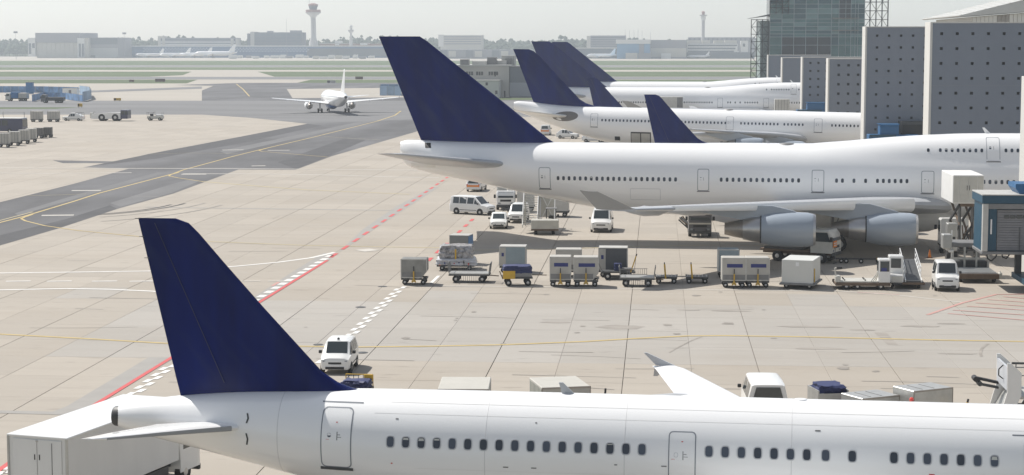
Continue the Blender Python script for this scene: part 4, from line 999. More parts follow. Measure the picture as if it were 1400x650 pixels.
# ================================================================== far side of the airfield
far_pale = mat('far_wall_pale', (.55, .53, .48), .9, noise=.2, nscale=.05, dark=.85)
far_grey = mat('far_wall_grey', (.30, .30, .33), .9, noise=.2, nscale=.05, dark=.85)
far_dark = mat('far_wall_dark', (.15, .165, .20), .9)
far_white = mat('far_wall_white', (.70, .70, .68), .9)
far_blue = mat('far_wall_blue', (.07, .15, .30), .8, noise=.3, nscale=.05, dark=.7)
far_cyan = mat('far_door_blue', (.16, .32, .50), .8)
far_red = mat('far_brick_roof', (.30, .17, .14), .9)
def fb(name, label, px0, px1, ytop, Y, depth, m, cat='building'):
    s_ = Y / F
    x0 = (px0 - XV) * s_; o = thing(name, label, cat, (x0, Y))
    B().box(0, (px1 - px0) * s_, 0, depth, 0, ZW(ytop, Y)).obj('wall', m, o, 0)
    return o
def fp(o, name, px0, px1, y0, y1, m, Y, out=.4, depth=None):
    s_ = Y / F
    x = o.location.x
    return B().box((px0 - XV) * s_ - x, (px1 - XV) * s_ - x, -out, depth if depth else .05, max(0.02, ZW(y1, Y)), ZW(y0, Y)).obj(name, m, o, 0)
Y0 = 2600.
h = fb('aircraft_hangar', 'large far hangar with grey fascia and beige doors at far left', 38, 100, 46, Y0, 80, far_pale)
fp(h, 'fascia', 37, 101, 45, 58.5, far_grey, Y0, 2, 81)
for k in range(9): fp(h, 'hangar_door', 40 + k * 6.4, 46 + k * 6.4, 59.3, 78.5, far_pale, Y0, .8 if k % 2 else .3)
fp(h, 'tower', 27, 37, 52, 77.5, far_white, Y0, 4, 10); fp(h, 'tower', 97, 107, 52, 79.2, far_white, Y0, 4, 10); fp(h, 'tower', 107.2, 112, 52, 79.2, far_pale, Y0, 2, 10)
for a in (28, 33): fp(h, 'tall_window', a, a + 3.4, 59.5, 74 if a < 30 else 66, far_dark, Y0, 4.3)
for a in (99, 103.5): fp(h, 'tall_window', a, a + 3, 60, 78, far_dark, Y0, 4.3)
h = fb('hangar_annex', 'low grey hangar with dark upper band right of the large far hangar', 112.5, 153, 51.5, Y0 + 8, 70, far_grey)
fp(h, 'upper_band', 112.5, 153, 52, 61, far_dark, Y0 + 8, .6); fp(h, 'lower_cladding', 112.5, 153, 66, 79, mat('far_wall_light', (.45, .46, .46), .9), Y0 + 8, .5)
fp(h, 'door', 114, 121, 76, 79.5, far_dark, Y0 + 8, .9)
Y1 = 2680.
L = fb('cargo_terminal', 'very long low blue building with pale lozenge pattern across the far airfield', 153, 545, 64, Y1, 60, far_blue)
fp(L, 'roof_edge', 152.5, 545.5, 62.6, 64, far_white, Y1, 1, 61)
fp(L, 'dark_band', 418, 545, 66.5, 77, far_dark, Y1, .3)
b = B(); s_ = Y1 / F
for a0, a1 in ((190, 285), (312, 420)):
    k = a0
    while k < a1:
        for row in range(3):
            xx = (k + (row % 2) * 2.2 - XV) * s_ - L.location.x; zz = ZW(66.2 + row * 2.1, Y1); d_ = 1.25
            b.add([(xx - d_ * 1.2, -.5, zz), (xx, -.5, zz - d_), (xx + d_ * 1.2, -.5, zz), (xx, -.5, zz + d_)], [(0, 1, 2, 3)])
        k += 4.4
o = b.obj('lozenge_panels', mat('far_lozenge', (.40, .46, .56), .9), L, 0); o['kind'] = 'stuff'
for k in range(10): fp(L, 'loading_gate', 156 + k * 3.4, 158.6 + k * 3.4, 68 + random.random() * 2, 74, mat('far_gate_blue', (.12, .22, .40), .8), Y1, .3)
Y2 = 2780.
h = fb('office_building', 'pale far office block with open floors behind the long blue building', 212, 320, 52, Y2, 30, far_grey)
for k, y in enumerate((53.5, 57, 60.5)): fp(h, 'floor_band', 214, 318, y, y + 1.6, far_white if k else far_dark, Y2, .8)
for a in (210, 216, 312, 319): fp(h, 'stair_tower', a, a + 4, 49.5 if a < 300 else 53, 66, far_pale, Y2, 1.5, 12)
h = fb('office_tower', 'dark glazed far office block with a pale left edge beside the control tower', 345, 412, 44.5, Y2 + 20, 30, far_dark)
fp(h, 'pale_edge', 339.5, 345, 43.5, 68, far_pale, Y2 + 20, .6, 30); fp(h, 'dark_edge', 335, 339.4, 46, 68, far_dark, Y2 + 20, .1, 30)
for k in range(9):
    for j in range(4): fp(h, 'window', 347 + k * 7.1, 353 + k * 7.1, 47 + j * 4.3, 49.2 + j * 4.3, mat('far_window', (.10, .13, .18), .5), Y2 + 20, .4)
fp(h, 'roof_unit', 362, 368, 42.5, 44.5, far_grey, Y2 + 20, -4, 20); fp(h, 'roof_unit', 394, 408, 41.8, 44.5, far_grey, Y2 + 20, -4, 20)
h = fb('terminal_block', 'long low reddish far roofs right of the control tower', 436, 545, 60, Y2 + 40, 40, far_red)
fp(h, 'pale_block', 457, 463, 56, 62, far_white, Y2 + 40, .5, 30); fp(h, 'pale_block', 492, 502, 59, 62, far_white, Y2 + 40, .5, 30); fp(h, 'roof_strip', 436, 480, 59.4, 60.2, far_pale, Y2 + 40, .6, 40)
h = fb('office_building', 'wide pale far building above the trees, behind the nearest navy fin', 603, 660, 48.5, 2900, 30, far_pale)
fp(h, 'stair_tower', 600, 607, 47.8, 64, far_white, 2900, 1, 20)
for j in range(4): fp(h, 'floor_band', 608, 659, 50 + j * 3.2, 51.3 + j * 3.2, far_grey, 2900, .8)
h = fb('warehouse', 'low pale far sheds between the navy fins below the wood', 600, 745, 68, 2500, 40, far_grey)
for k in range(12): fp(h, 'shed_bay', 602 + k * 12, 612 + k * 12, 69 + (k % 3), 78, (far_dark, far_pale, far_grey)[k % 3], 2500, 1.0)
h = fb('office_building', 'grey multi-storey far building right of the rear navy fins', 808, 856, 49, 2850, 30, far_grey)
fp(h, 'stair_tower', 803, 808, 49.5, 66, far_pale, 2850, 1, 20)
for j in range(5): fp(h, 'floor_band', 809, 855, 51 + j * 3, 52.2 + j * 3, far_dark, 2850, .6)
h = fb('warehouse', 'long low dark far shed left of the blue-doored hangar', 745, 846, 66.5, 2560, 40, far_dark)
fp(h, 'roof_edge', 745, 846, 65.4, 66.6, far_pale, 2560, 1, 41)
h = fb('aircraft_hangar', 'far hangar with white fascia and light blue doors', 844, 889, 56, 2500, 60, far_cyan)
fp(h, 'fascia', 842.5, 889.5, 54.5, 60.2, far_white, 2500, 2, 61)
for k in range(6): fp(h, 'hangar_door', 845 + k * 7.3, 851.5 + k * 7.3, 60.5, 79.5, far_cyan if k != 4 else far_grey, 2500, .7 if k % 2 else .3)
fp(h, 'low_block', 856, 872, 72.5, 80.5, far_pale, 2500, 6); fp(h, 'low_block', 873, 889, 72.8, 80.5, far_grey, 2500, 5)
h = fb('aircraft_hangar', 'plain grey far hangar right of the blue-doored one', 889.8, 938, 55, 2520, 60, far_grey)
fp(h, 'lower_cladding', 890, 938, 66, 78, far_pale, 2520, .5); fp(h, 'low_block', 904, 917, 73, 80.5, far_white, 2520, 6)
h = fb('terraced_building', 'white terraced far building with dark window bands under the second tower', 938.5, 1007, 60, 2540, 40, far_white)
for k, y in enumerate((61.5, 65.5, 69.5)): fp(h, 'window_band', 940, 1006 - k * 2, y, y + 1.9, far_dark, 2540, .4)
for a, b_ in ((940, 957), (959, 970), (975, 988), (990, 1006)): fp(h, 'roof_block', a, b_, 55.5, 59.8, far_pale, 2540, -3, 25)
fp(h, 'lower_wall', 938.5, 1030, 71.5, 80, far_dark, 2540, 1)
h = fb('block_house', 'small white far cube with one window beside the scaffolding', 1011, 1021, 56, 2540, 12, far_white)
fp(h, 'window', 1014, 1017, 60, 64, far_dark, 2540, .4)
h = fb('viaduct', 'long far structure on columns behind the white terraced building', 940, 1030, 51.5, 2760, 10, far_grey)
for k in range(14): fp(h, 'column', 942 + k * 6.2, 943.4 + k * 6.2, 52.5, 58, far_dark, 2760, .8)

def lathe_z(o, name, prof, m, n=20): return B().lathe(prof, (0, 0, 0), 'z', n, True, True).obj(name, m, o, 40)
# control towers
Yt = 2700.; st_ = Yt / F
zt = lambda y: ZW(y, Yt)
ct = thing('control_tower', 'tall concrete control tower with flared cab left of the nearest jumbo fin', 'tower', ((427.3 - XV) * st_, Yt))
conc = mat('far_tower_concrete', (.46, .45, .45), .9)
lathe_z(ct, 'shaft', [(0, 6.8), (zt(58), 6.3), (zt(52), 4.0), (zt(24), 3.5)], conc)
lathe_z(ct, 'flare', [(zt(25), 3.5), (zt(22), 5.0), (zt(18), 11.0), (zt(17.2), 11.4)], conc)
lathe_z(ct, 'gallery', [(zt(17.2), 10.6), (zt(13.8), 10.8), (zt(13.6), 9.4)], mat('far_tower_red', (.34, .20, .19), .9))
lathe_z(ct, 'cab', [(zt(13.6), 5.0), (zt(8.2), 6.9)], far_dark, 12)
lathe_z(ct, 'cab_roof', [(zt(8.2), 7.2), (zt(6.2), 7.0), (zt(5), 3.2), (zt(4.6), 3)], mat('far_tower_red', (.34, .20, .19), .9), 12)
B().cyl((-5.5, 0, zt(8)), (-5.5, 0, zt(-2)), .35, n=6).obj('mast', conc, ct)
t2 = thing('radar_tower', 'small far mushroom-topped radar tower right of the control tower', 'tower', ((478.6 - XV) * st_, Yt + 5))
lathe_z(t2, 'shaft', [(0, 2.6), (zt(56), 2.4), (zt(50), 1.5), (zt(46), 1.4)], conc, 12)
lathe_z(t2, 'platform', [(zt(46), 1.5), (zt(42.6), 4.2), (zt(41), 4.2), (zt(40.6), 1.6)], conc, 14)
lathe_z(t2, 'radome', [(zt(40.6), 1.6), (zt(38.5), 2.4), (zt(36.5), 2.6), (zt(35), 1.6), (zt(34.4), .4)], far_white, 14)
Yu = 2500.; su = Yu / F; zu = lambda y: ZW(y, Yu)
t3 = thing('control_tower', 'slim far tower with ring platform above the white terraced building', 'tower', ((961.8 - XV) * su, Yu + 60))
lathe_z(t3, 'shaft', [(0, 2.3), (zu(28), 2.2)], conc, 14); lathe_z(t3, 'ring', [(zu(28), 2.5), (zu(26.5), 3.4), (zu(23), 3.4), (zu(22), 3.0)], far_white, 16)
lathe_z(t3, 'platform', [(zu(22), 2.8), (zu(21.5), 5.4), (zu(20.3), 5.4), (zu(20.2), 2.0)], conc, 16); lathe_z(t3, 'cab', [(zu(20.2), 1.8), (zu(16), 2.3), (zu(15), .6)], mat('far_tower_red', (.34, .20, .19), .9), 12)
# masts and floodlight poles
def mast(label, px, ytop, Y, head=0, name='light_mast', cat='mast', group='far masts'):
    o = thing(name, label, cat, ((px - XV) * Y / F, Y), 0, group)
    B().cyl((0, 0, 0), (0, 0, ZW(ytop, Y)), .28, .16, n=6).obj('pole', far_grey, o)
    if head:
        B().box(-head / 2, head / 2, -.6, .6, ZW(ytop, Y), ZW(ytop, Y) + 2.4, .2).obj('lamp_head', far_grey, o, 0)
    return o
mast('floodlight mast at the far left edge before the hangar', 8.5, 45.5, 2350, 5); mast('floodlight mast left end of the long blue building', 162.5, 47, 2450, 5)
mast('tall thin mast before the dark far office block', 390, 26, 2600)
for k, (px, y, tx) in enumerate(((861, 42, 'first'), (867, 41, 'second'), (872.5, 41, 'third'), (878, 43, 'fourth'), (889.5, 44, 'fifth'))):
    mast(f'{tx} from left of the thin masts above the blue-doored far hangar', px, y, 2600, name='antenna_mast')
mast('thin mast between the grey far building and blue-doored hangar', 855, 40.5, 2650, name='antenna_mast')
# ================================================================== distant wood, parked far aircraft, haze
leaf_m = mat('far_foliage', (0.055, 0.075, 0.045), 1.0, var=.25, island=True, noise=.6, nscale=.03, dark=.6)
rnd = random.Random(3)
tb = B()
def tree_clump(x, y, h, r):
    # a crown of ragged leaf clumps on a short stem
    for k in range(9):
        a = rnd.random() * 6.283; rr = r * rnd.random() ** .6; cz = h * (.35 + .6 * rnd.random()) * (1 - .35 * rr / r); q = r * rnd.uniform(.28, .5)
        cx, cy = x + rr * math.cos(a), y + rr * math.sin(a)
        base = len(tb.v); n = 5
        tb.v.append((cx, cy, cz + q * rnd.uniform(.7, 1.1)))
        for lvl, zz in ((.9, .25), (.95, -.4)):
            for i in range(n):
                t = 6.283 * (i + rnd.random() * .6) / n; w_ = q * lvl * rnd.uniform(.7, 1.25)
                tb.v.append((cx + w_ * math.cos(t), cy + w_ * math.sin(t), cz + q * zz + rnd.uniform(-.2, .2) * q))
        for i in range(n):
            j = (i + 1) % n
            tb.f.append((base, base + 1 + i, base + 1 + j)); tb.f.append((base + 1 + i, base + 1 + n + i, base + 1 + n + j, base + 1 + j))
    tb.cyl((x, y, 0), (x, y, h * .5), .5, .3, 4)
px = -80.
while px < 1500:
    for row in range(4):
        Y = 2960 + row * 90 + rnd.uniform(-30, 30); s_ = Y / F
        top = {True: 50, False: 51.5}[px < 700] + 2.2 * math.sin(px * .021) + 1.2 * math.sin(px * .07 + 1) + (3 - row) * 2.6 + rnd.uniform(-.9, 1.4)
        tree_clump((px + rnd.uniform(-3, 3) - XV) * s_, Y, ZW(top, Y), rnd.uniform(7.5, 12))
    px += 2.9
o = tb.obj('distant_wood', leaf_m, None, 0, fix=False)
tag(o, 'dark wood on the horizon behind the far airport buildings', 'wood', kind='stuff')
structure(B().prism([(2970, -.2), (3060, 6), (3320, 12), (3800, 12), (3801, -.2)], -2600, 2600, 'x').obj('hill', leaf_m, None, 0))

def far_jet(label, px, py, heading, scale=1.0, fin=None, Y=None):
    p = G(px, py) if Y is None else Vector(((px - XV) * Y / F, Y, 0))
    o = thing('far_airliner', label, 'airplane', p, heading, 'airliners parked on the far side')
    fu = Fuselage([(-19, 4.4, 5.2, .4, 0, 0), (-14, 3, 5.7, 1.4, 0, 0), (-8, 1.9, 5.9, 1.95, 0, 0), (13, 1.8, 5.9, 1.97, 0, 0), (16.5, 2.2, 5.1, 1.4, 0, 0), (18.5, 3.0, 3.6, .3, 0, 0)])
    k = scale
    fu.body(16, 2.0).obj('fuselage', white, o, 50); surface('tail_fin', fin or white, o, [(5.3, -11, -17, 0, .5), (11.8, -16.4, -18.3, 0, .3)], 'z')
    for s_ in (-1, 1):
        surface('wing', white, o, [(s_ * 1, 7, 1, 2.4, .8), (s_ * 17, -1, -2.2, 4, .25)], 'y'); surface('stabilizer', white, o, [(s_ * .8, -14, -17.2, 4.7, .3), (s_ * 6.2, -17.4, -18.2, 5.2, .1)], 'y')
        B().lathe([(0, .8), (1.5, 1.1), (3.2, .9)], (5.5, s_ * 5.8, 1.8), 'x', 12, True, True).obj('engine', nacelle_m, o, 40)
        B().cyl((1.5, s_ * 3.5, 0), (1.5, s_ * 3.5, 2.5), .35, n=6).obj('landing_gear', dark_grey, o)
    B().cyl((12.5, 0, 0), (12.5, 0, 2.2), .3, n=6).obj('nose_gear', dark_grey, o)
    o.scale = (k, k, k)
    return o
cyan_fin = far_grey
for args in (('far white jet, left of the bright jets before the long blue building', 205, 79.3, 200, 1.1), ('far white jet with pale tail before the lozenge facade', 240, 79.5, 205, 1.2), ('long far white jet in front of the blue facade middle', 268, 79.6, 190, 1.25), ('far white jet with tall tail fin under the office block', 294, 79.8, 182, 1.6),
             ('far jet at the left of the pair under the dark shed', 822, 80.4, 200, 1.1), ('far jet with big tail at the right of the pair under the dark shed', 842, 80.2, 190, 1.2), ('far jet left of the terraced building foot', 955, 80.5, 180, .8), ('far jet under the right end of the terraced building', 994, 80.3, 182, .85), ('far jet beside the scaffolding foot', 1014, 80.1, 182, .75)):
    far_jet(*args)
# small service vehicles far away on the apron edge: each a body with a cab and wheels
rv = random.Random(5)
def far_van(label, px, py, L_, h, m):
    o = thing('far_vehicle', label, 'vehicle', G(px, py), rv.choice((0, 180)) + rv.uniform(-8, 8), 'vehicles on the far apron')
    B().box(-L_ / 2, L_ / 2 - 1.2, -1.1, 1.1, .5, h, .12).obj('body', m, o); B().box(L_ / 2 - 1.18, L_ / 2, -1.05, 1.05, .5, h * .8, .15).obj('cab', far_white, o)
    B().box(-L_ * .4, L_ * .4, -1.0, 1.0, 0, .5).obj('chassis', dark_grey, o)
ords = ['leftmost', 'second', 'third', 'fourth', 'fifth', 'sixth', 'seventh', 'eighth', 'ninth', 'tenth', 'eleventh', 'twelfth', 'thirteenth', 'fourteenth', 'fifteenth', 'sixteenth', 'seventeenth', 'eighteenth']
for k in range(18): far_van(f'{ords[k]} of the small pale vehicles parked below the far blue building, counted from left', 318 + k * 11.2 + rv.uniform(-2, 2), 80.2 + rv.uniform(-.6, .6), rv.uniform(7, 13), rv.uniform(3, 5.2), rv.choice((far_white, far_white, far_pale, far_grey)))

hz = bpy.data.materials.new('haze_air'); hz.use_nodes = True
t = hz.node_tree; t.nodes.remove(t.nodes['Principled BSDF'])
pv = t.nodes.new('ShaderNodeVolumePrincipled'); pv.inputs['Color'].default_value = (.84, .92, 1.0, 1); pv.inputs['Density'].default_value = 0.000165; pv.inputs['Anisotropy'].default_value = 0.2
t.links.new(pv.outputs[0], t.nodes['Material Output'].inputs['Volume'])
hb = B().box(-3200, 3200, -250, 3900, -1.2, 122).obj('haze', hz, None, 0)
hb['kind'] = 'stuff'; hb['label'] = 'thin pale haze over the airfield'
# ================================================================== VEHICLES (local x forward, y left, z up)
def at(px, py, dx=0, dy=0):
    g = G(px, py); return (g.x + dx, g.y + dy, 0)
def rwheel(parent, x, y, r, wd, mesh=[{}]):
    key = (round(r, 3), round(wd, 3)); c = mesh[0]
    if key not in c:
        t = B().lathe([(-wd / 2, r * .62), (-wd / 2, r * .9), (-wd * .36, r), (wd * .36, r), (wd / 2, r * .9), (wd / 2, r * .62)], (0, 0, 0), 'y', 18, True, True).mesh('wheel', rubber, 40)
        k = B().lathe([(-wd / 2 - .01, r * .2), (-wd / 2 + .01, r * .6), (wd / 2 - .01, r * .6), (wd / 2 + .01, r * .2)], (0, 0, 0), 'y', 14, True, True).mesh('rim', chrome, 40)
        c[key] = (t, k)
    o = mobj('wheel', c[key][0], parent, (x, y, r)); mobj('rim', c[key][1], o)
    return o
def ring_of(st):
    x, zl, zb, zt, wl, wb, wt = st
    h = [(wl * .90, zl), (wl, zl + .10), (wl * 1.0, zl + (zb - zl) * .55), (wb, zb), (wt, zt - .05), (wt - .10, zt), (wt * .4, zt + .012)]
    return [Vector((x, y, z)) for y, z in h] + [Vector((x, -y, z)) for y, z in reversed(h)]
def bil(q, u, v): return (q[0] * (1 - u) + q[1] * u) * (1 - v) + (q[3] * (1 - u) + q[2] * u) * v
def pane(name, q, u0, u1, v0, v1, m, parent, off=.012, out=None):
    p = [bil(q, u, v) for u, v in ((u0, v0), (u1, v0), (u1, v1), (u0, v1))]
    n = (p[1] - p[0]).cross(p[3] - p[0]).normalized()
    if out is not None and n.dot(out) < 0: n = -n
    return B().add([a + n * off for a in p], [(0, 1, 2, 3)]).obj(name, m, parent, 0)
def car(name, label, cat, loc, heading, L_, W_, H_, hb, roof_r, roof_f, cowl, hood, paint=None, wr=.30, beacon=False, stripe=None, group=None, black_bumper=False, side_glass=((.06, .46), (.52, .94)), rear_glass=True):
    """hb belt height; roof_r / roof_f / cowl: x of roof rear, roof front and windscreen foot; hood: z of bonnet front"""
    paint = paint or paint_white
    o = thing(name, label, cat, loc, heading, group)
    h = L_ / 2; w = W_ / 2; zl = .24
    S_ = [(-h, .40, hb * .78, hb * .84, w * .90, w * .92, w * .86), (-h + .06, zl + .04, hb, hb + .06, w * .96, w * .98, w * .90), (roof_r, zl, hb, H_ - .05, w, w, w * .80), (roof_r + .25, zl, hb, H_, w, w, w * .82),
          ((roof_r + roof_f) / 2, zl, hb, H_ + .01, w, w, w * .82), (roof_f, zl, hb, H_ - .03, w, w, w * .80), (cowl, zl, hb - .02, hb + .05, w, w * .99, w * .86), (h - .22, zl, hood - .06, hood, w * .97, w * .95, w * .80), (h - .05, zl + .02, hood - .16, hood - .09, w * .90, w * .90, w * .76), (h, .34, hood - .32, hood - .24, w * .78, w * .80, w * .68)]
    rings = [ring_of(s_) for s_ in S_]
    body = B().loft(rings).obj('body', paint, o, 38)
    r2, r3, r5, r6 = rings[2], rings[3], rings[5], rings[6]; n = len(r2) - 1
    pane('windscreen', (r6[5], r6[n - 5], r5[n - 5], r5[5]), .02, .98, .04, .96, glass, o, out=Vector((1, 0, .5)))
    for s_ in (0, 1):
        ix = (lambda k: k) if s_ == 0 else (lambda k: n - k)
        out = Vector((0, 1 if s_ == 0 else -1, .2))
        q = (r3[ix(3)], r5[ix(3)], r5[ix(4)], r3[ix(4)])
        for u0, u1 in side_glass: pane('side_window', q, u0, u1, .10, .92, glass, o, out=out)
        q = (r5[ix(3)], r6[ix(3)], r6[ix(4)], r5[ix(4)])
        B().add([bil(q, u, v) + out * .012 for u, v in ((.03, .12), (.70, .12), (.06, .85))], [(0, 1, 2)]).obj('side_window', glass, o, 0)
        mr = B().box(cowl - .32, cowl - .20, -.09, .09, hb + .02, hb + .20, .03); mo = mr.obj('mirror', black, o); mo.location.y = (w + .10) * (1 if s_ == 0 else -1)
        B().box(h - .22, h - .012, -.15, .15, hood - .34, hood - .17, .04).obj('headlight', headlamp_m, o, loc=(0, (w * .66) * (1 if s_ == 0 else -1), 0))
        B().box(-h - .012, -h + .08, -.07, .07, hb * .62, hb * 1.02, .02).obj('tail_light', red_m, o, loc=(0, (w * .80) * (1 if s_ == 0 else -1), 0))
        B().box(-L_ * .22, L_ * .22, -.006, .006, .46, .52).obj('rub_strip', black, o, loc=(0, (w + .004) * (1 if s_ == 0 else -1), 0))
        for xx in (-L_ * .30, L_ * .315):
            B().lathe([(-.02, wr * 1.16), (.012, wr * 1.16), (.012, .02)], (xx, (w - .012) * (1 if s_ == 0 else -1), wr), 'y', 18, True, True).obj('wheel_arch', black, o, 0)
            rwheel(o, xx, (w - .075) * (1 if s_ == 0 else -1), wr, .20)
    if rear_glass: pane('rear_window', (rings[1][3], rings[1][n - 3], r2[n - 5], r2[5]), .10, .90, .18, .88, glass, o, .03, out=Vector((-1, 0, .1)))
    B().box(h - .02, h + .03, -w * .70, w * .70, .28, .46, .03).obj('front_bumper', black if black_bumper else paint, o)
    B().box(h - .10, h + .014, -w * .44, w * .44, hood - .40, hood - .28, .02).obj('grille', black, o)
    B().box(h - .0, h + .036, -w * .62, w * .62, .29, .43).obj('air_intake', black, o, 0)
    B().box(h + .032, h + .042, -.26, .26, .44, .54).obj('licence_plate', lamp_white, o, 0)
    B().box(-h - .04, -h + .05, -w * .86, w * .86, .30, .50, .04).obj('rear_bumper', black if black_bumper else paint, o)
    if beacon: B().lathe([(0, .07), (.09, .07), (.12, .02)], (roof_f - .25, 0, H_ + .02), 'z', 10, False, True).obj('beacon', black, o)
    if stripe: B().box(-h - .025, -h + .02, -w * .84, w * .84, hb * .66, hb * .90).obj('reflective_stripe', stripe, o, 0)
    return o
MINI = dict(L_=3.5, W_=1.66, H_=1.68, hb=1.0, roof_r=-1.62, roof_f=.55, cowl=1.08, hood=.96)
car('small_minivan', 'small white minivan driving towards the camera beside the foreground fin', 'car', at(457, 512.5, 0, 1.75), -89, **MINI, beacon=True, side_glass=((.04, .30), (.34, .64), (.68, .97)))
car('passenger_minibus', 'white minibus with dark side windows parked beneath the jumbo tail', 'van', at(650, 294, -.4, 1.0), -27, 4.75, 1.9, 1.92, 1.08, -2.2, .75, 1.55, 1.02, wr=.33, black_bumper=True, side_glass=((.03, .30), (.33, .64), (.69, .97)))
car('compact_car', 'white compact hatchback facing us in front of the small panel van', 'car', at(680, 313.5, 0, 1.8), -87, 3.8, 1.66, 1.42, .86, -1.35, .30, 1.0, .80)
car('panel_van', 'small white panel van parked left of the passenger stairs', 'van', at(707, 305.5, 0, 2.0), -94, 4.1, 1.72, 1.82, 1.02, -1.98, .35, 1.05, .98, black_bumper=True, side_glass=((.72, .96),))
car('estate_car', 'white estate car with orange rear stripe seen from behind under the jumbo tail', 'car', at(649.5, 262.5, 0, 2.0), 84, 4.5, 1.8, 1.5, .92, -1.95, .25, 1.0, .85, stripe=orange)
car('delivery_van', 'tall white delivery van facing us below the jumbo winglet', 'van', at(822, 318.5, 0, 2.4), -91, 4.9, 1.98, 2.1, 1.22, -2.4, 1.15, 1.85, 1.08, wr=.34, black_bumper=True, side_glass=((.74, .97),))
car('electric_van', 'boxy white airport van facing us right of the ramp vehicle', 'van', at(1297, 399, 0, 1.6), -93, 3.3, 1.72, 2.05, 1.22, -1.6, .85, 1.12, 1.12, wr=.30, black_bumper=True, side_glass=((.1, .5), (.56, .95)))
car('crew_van', 'white van seen from behind beyond the foreground fuselage, dark rear window', 'van', (5.15, 90.3, 0), 92, 4.7, 1.9, 2.1, 1.25, -2.3, 1.0, 1.7, 1.1, wr=.33, side_glass=((.05, .45), (.5, .95)))
# ground crew cars behind the jumbo tail, near the long-haul jet
car('airport_estate', 'white estate car with orange stripe seen from behind near the long-haul jet tail', 'car', (G(745.5, 185.3).x, G(745.5, 185.3).y + 2, 0), 88, 4.5, 1.85, 2.0, 1.15, -2.1, .6, 1.3, .95, stripe=orange)
car('pickup_car', 'white open jeep under the long-haul jet tail', 'car', (G(776, 190).x, G(776, 190).y + 1, 0), -18, 4.2, 1.8, 1.75, 1.0, -1.2, .2, .8, .98)
car('ramp_car', 'white car half hidden behind the jumbo back left of the cargo door', 'car', (G(812, 195).x, G(812, 195).y + 1, 0), -12, 4.4, 1.8, 1.6, .95, -1.6, .2, .9, .9)

def truck_cab(o, x0, x1, w, h, zb, paint, sun=True):
    """front at x1"""
    hw = w / 2
    b = B().loft([[Vector((x, y, z)) for y, z in pr_] for x, pr_ in (
        (x0, [(-hw, zb), (hw, zb), (hw, h - .12), (hw - .12, h), (-hw + .12, h), (-hw, h - .12)]),
        (x1 - .38, [(-hw, zb), (hw, zb), (hw, h - .12), (hw - .12, h), (-hw + .12, h), (-hw, h - .12)]),
        (x1 - .10, [(-hw, zb), (hw, zb), (hw * .98, h - .62), (hw * .90, h - .35), (-hw * .90, h - .35), (-hw * .98, h - .62)]),
        (x1, [(-hw * .96, zb), (hw * .96, zb), (hw * .95, zb + (h - zb) * .46), (hw * .92, zb + (h - zb) * .50), (-hw * .92, zb + (h - zb) * .50), (-hw * .95, zb + (h - zb) * .46)]))])
    c = b.obj('cab', paint, o, 30)
    zm = zb + (h - zb) * .50
    q = (Vector((x1 + .005, -hw * .86, zm + .02)), Vector((x1 + .005, hw * .86, zm + .02)), Vector((x1 - .33, hw * .82, h - .14)), Vector((x1 - .33, -hw * .82, h - .14)))
    pane('windscreen', q, .02, .98, .02, .96, glass, c, .06, Vector((1, 0, .3)))
    for s_ in (-1, 1):
        B().add([(x0 + .25, s_ * (hw + .006), zm), (x1 - .16, s_ * (hw + .006), zm), (x1 - .42, s_ * (hw + .006), h - .20), (x0 + .25, s_ * (hw + .006), h - .20)], [(0, 1, 2, 3)]).obj('side_window', glass, c, 0)
        B().box(x1 - .12, x1 + .08, -.11, .11, zm + .02, zm + .42, .03).obj('mirror', black, c, loc=(0, s_ * (hw + .18), 0))
        B().box(x1 - .06, x1 + .02, -.15, .15, zb + .12, zb + .30, .03).obj('headlight', headlamp_m, c, loc=(0, s_ * hw * .70, 0))
    B().box(x1 - .04, x1 + .012, -hw * .60, hw * .60, zb + .38, zb + .62, .02).obj('grille', black, c)
    B().box(x1 - .10, x1 + .06, -hw * .97, hw * .97, zb - .22, zb + .06, .04).obj('bumper', dark_grey, c)
    return c
def chassis(o, x0, x1, w, z, axles, r=.45, m=None):
    b = B(); b.box(x0, x1, -w * .30, -w * .22, z - .22, z); b.box(x0, x1, w * .22, w * .30, z - .22, z)
    k = x0
    while k < x1: b.box(k, k + .1, -w * .22, w * .22, z - .18, z - .04); k += .9
    c = b.obj('chassis', m or dark_grey, o, 0)
    for a in axles:
        for s_ in (-1, 1): rwheel(o, a, s_ * (w / 2 - .18), r, .30)
    return c

# box truck under the foreground tail
hd_t = math.degrees(math.atan2(74.42 - 66.33, -19.2 + 21.25))
t = thing('box_truck', 'white box truck under the foreground tail, rear doors towards us', 'truck', (-22.46, 66.70, 0), hd_t)
LB = 8.3
bx = B().box(0, LB, -1.25, 1.25, 1.08, 3.60, .03).obj('cargo_box', mat('truck_box', (.74, .735, .71), .45, noise=.35, nscale=.8, stretch=(1, 1, .3), dark=.8), t)
B().box(-.03, LB + .03, -1.28, 1.28, 3.55, 3.64, .02).obj('roof_rim', paint_white, bx)
for s_ in (-1, 1):
    B().box(-.035, -.005, min(.02 * s_, 1.02 * s_), max(.02 * s_, 1.02 * s_), 1.2, 3.5, .01).obj('rear_door', mat('truck_box', (.62, .615, .60)), bx)
    B().box(-.045, -.035, .10 * s_ - .02, .10 * s_ + .02, 2.75, 2.95).obj('door_latch', black, bx, 0); B().box(-.045, -.035, .10 * s_ - .02, .10 * s_ + .02, 1.95, 2.05).obj('door_latch', black, bx, 0)
    B().box(-.04, .04, s_ * 1.22 - .04, s_ * 1.22 + .04, 1.08, 3.58).obj('corner_post', alu, bx, 0)
B().box(-.05, .0, -.06, .06, 3.42, 3.48, .01).obj('door_lamp', chrome, bx); B().cyl((-.03, -.62, 1.2), (-.03, -.62, 3.4), .02, n=6).obj('door_bar', mid_grey, bx)
chassis(t, .1, LB + 1.6, 2.4, .95, (1.9, 6.6 + 2.4), .48)
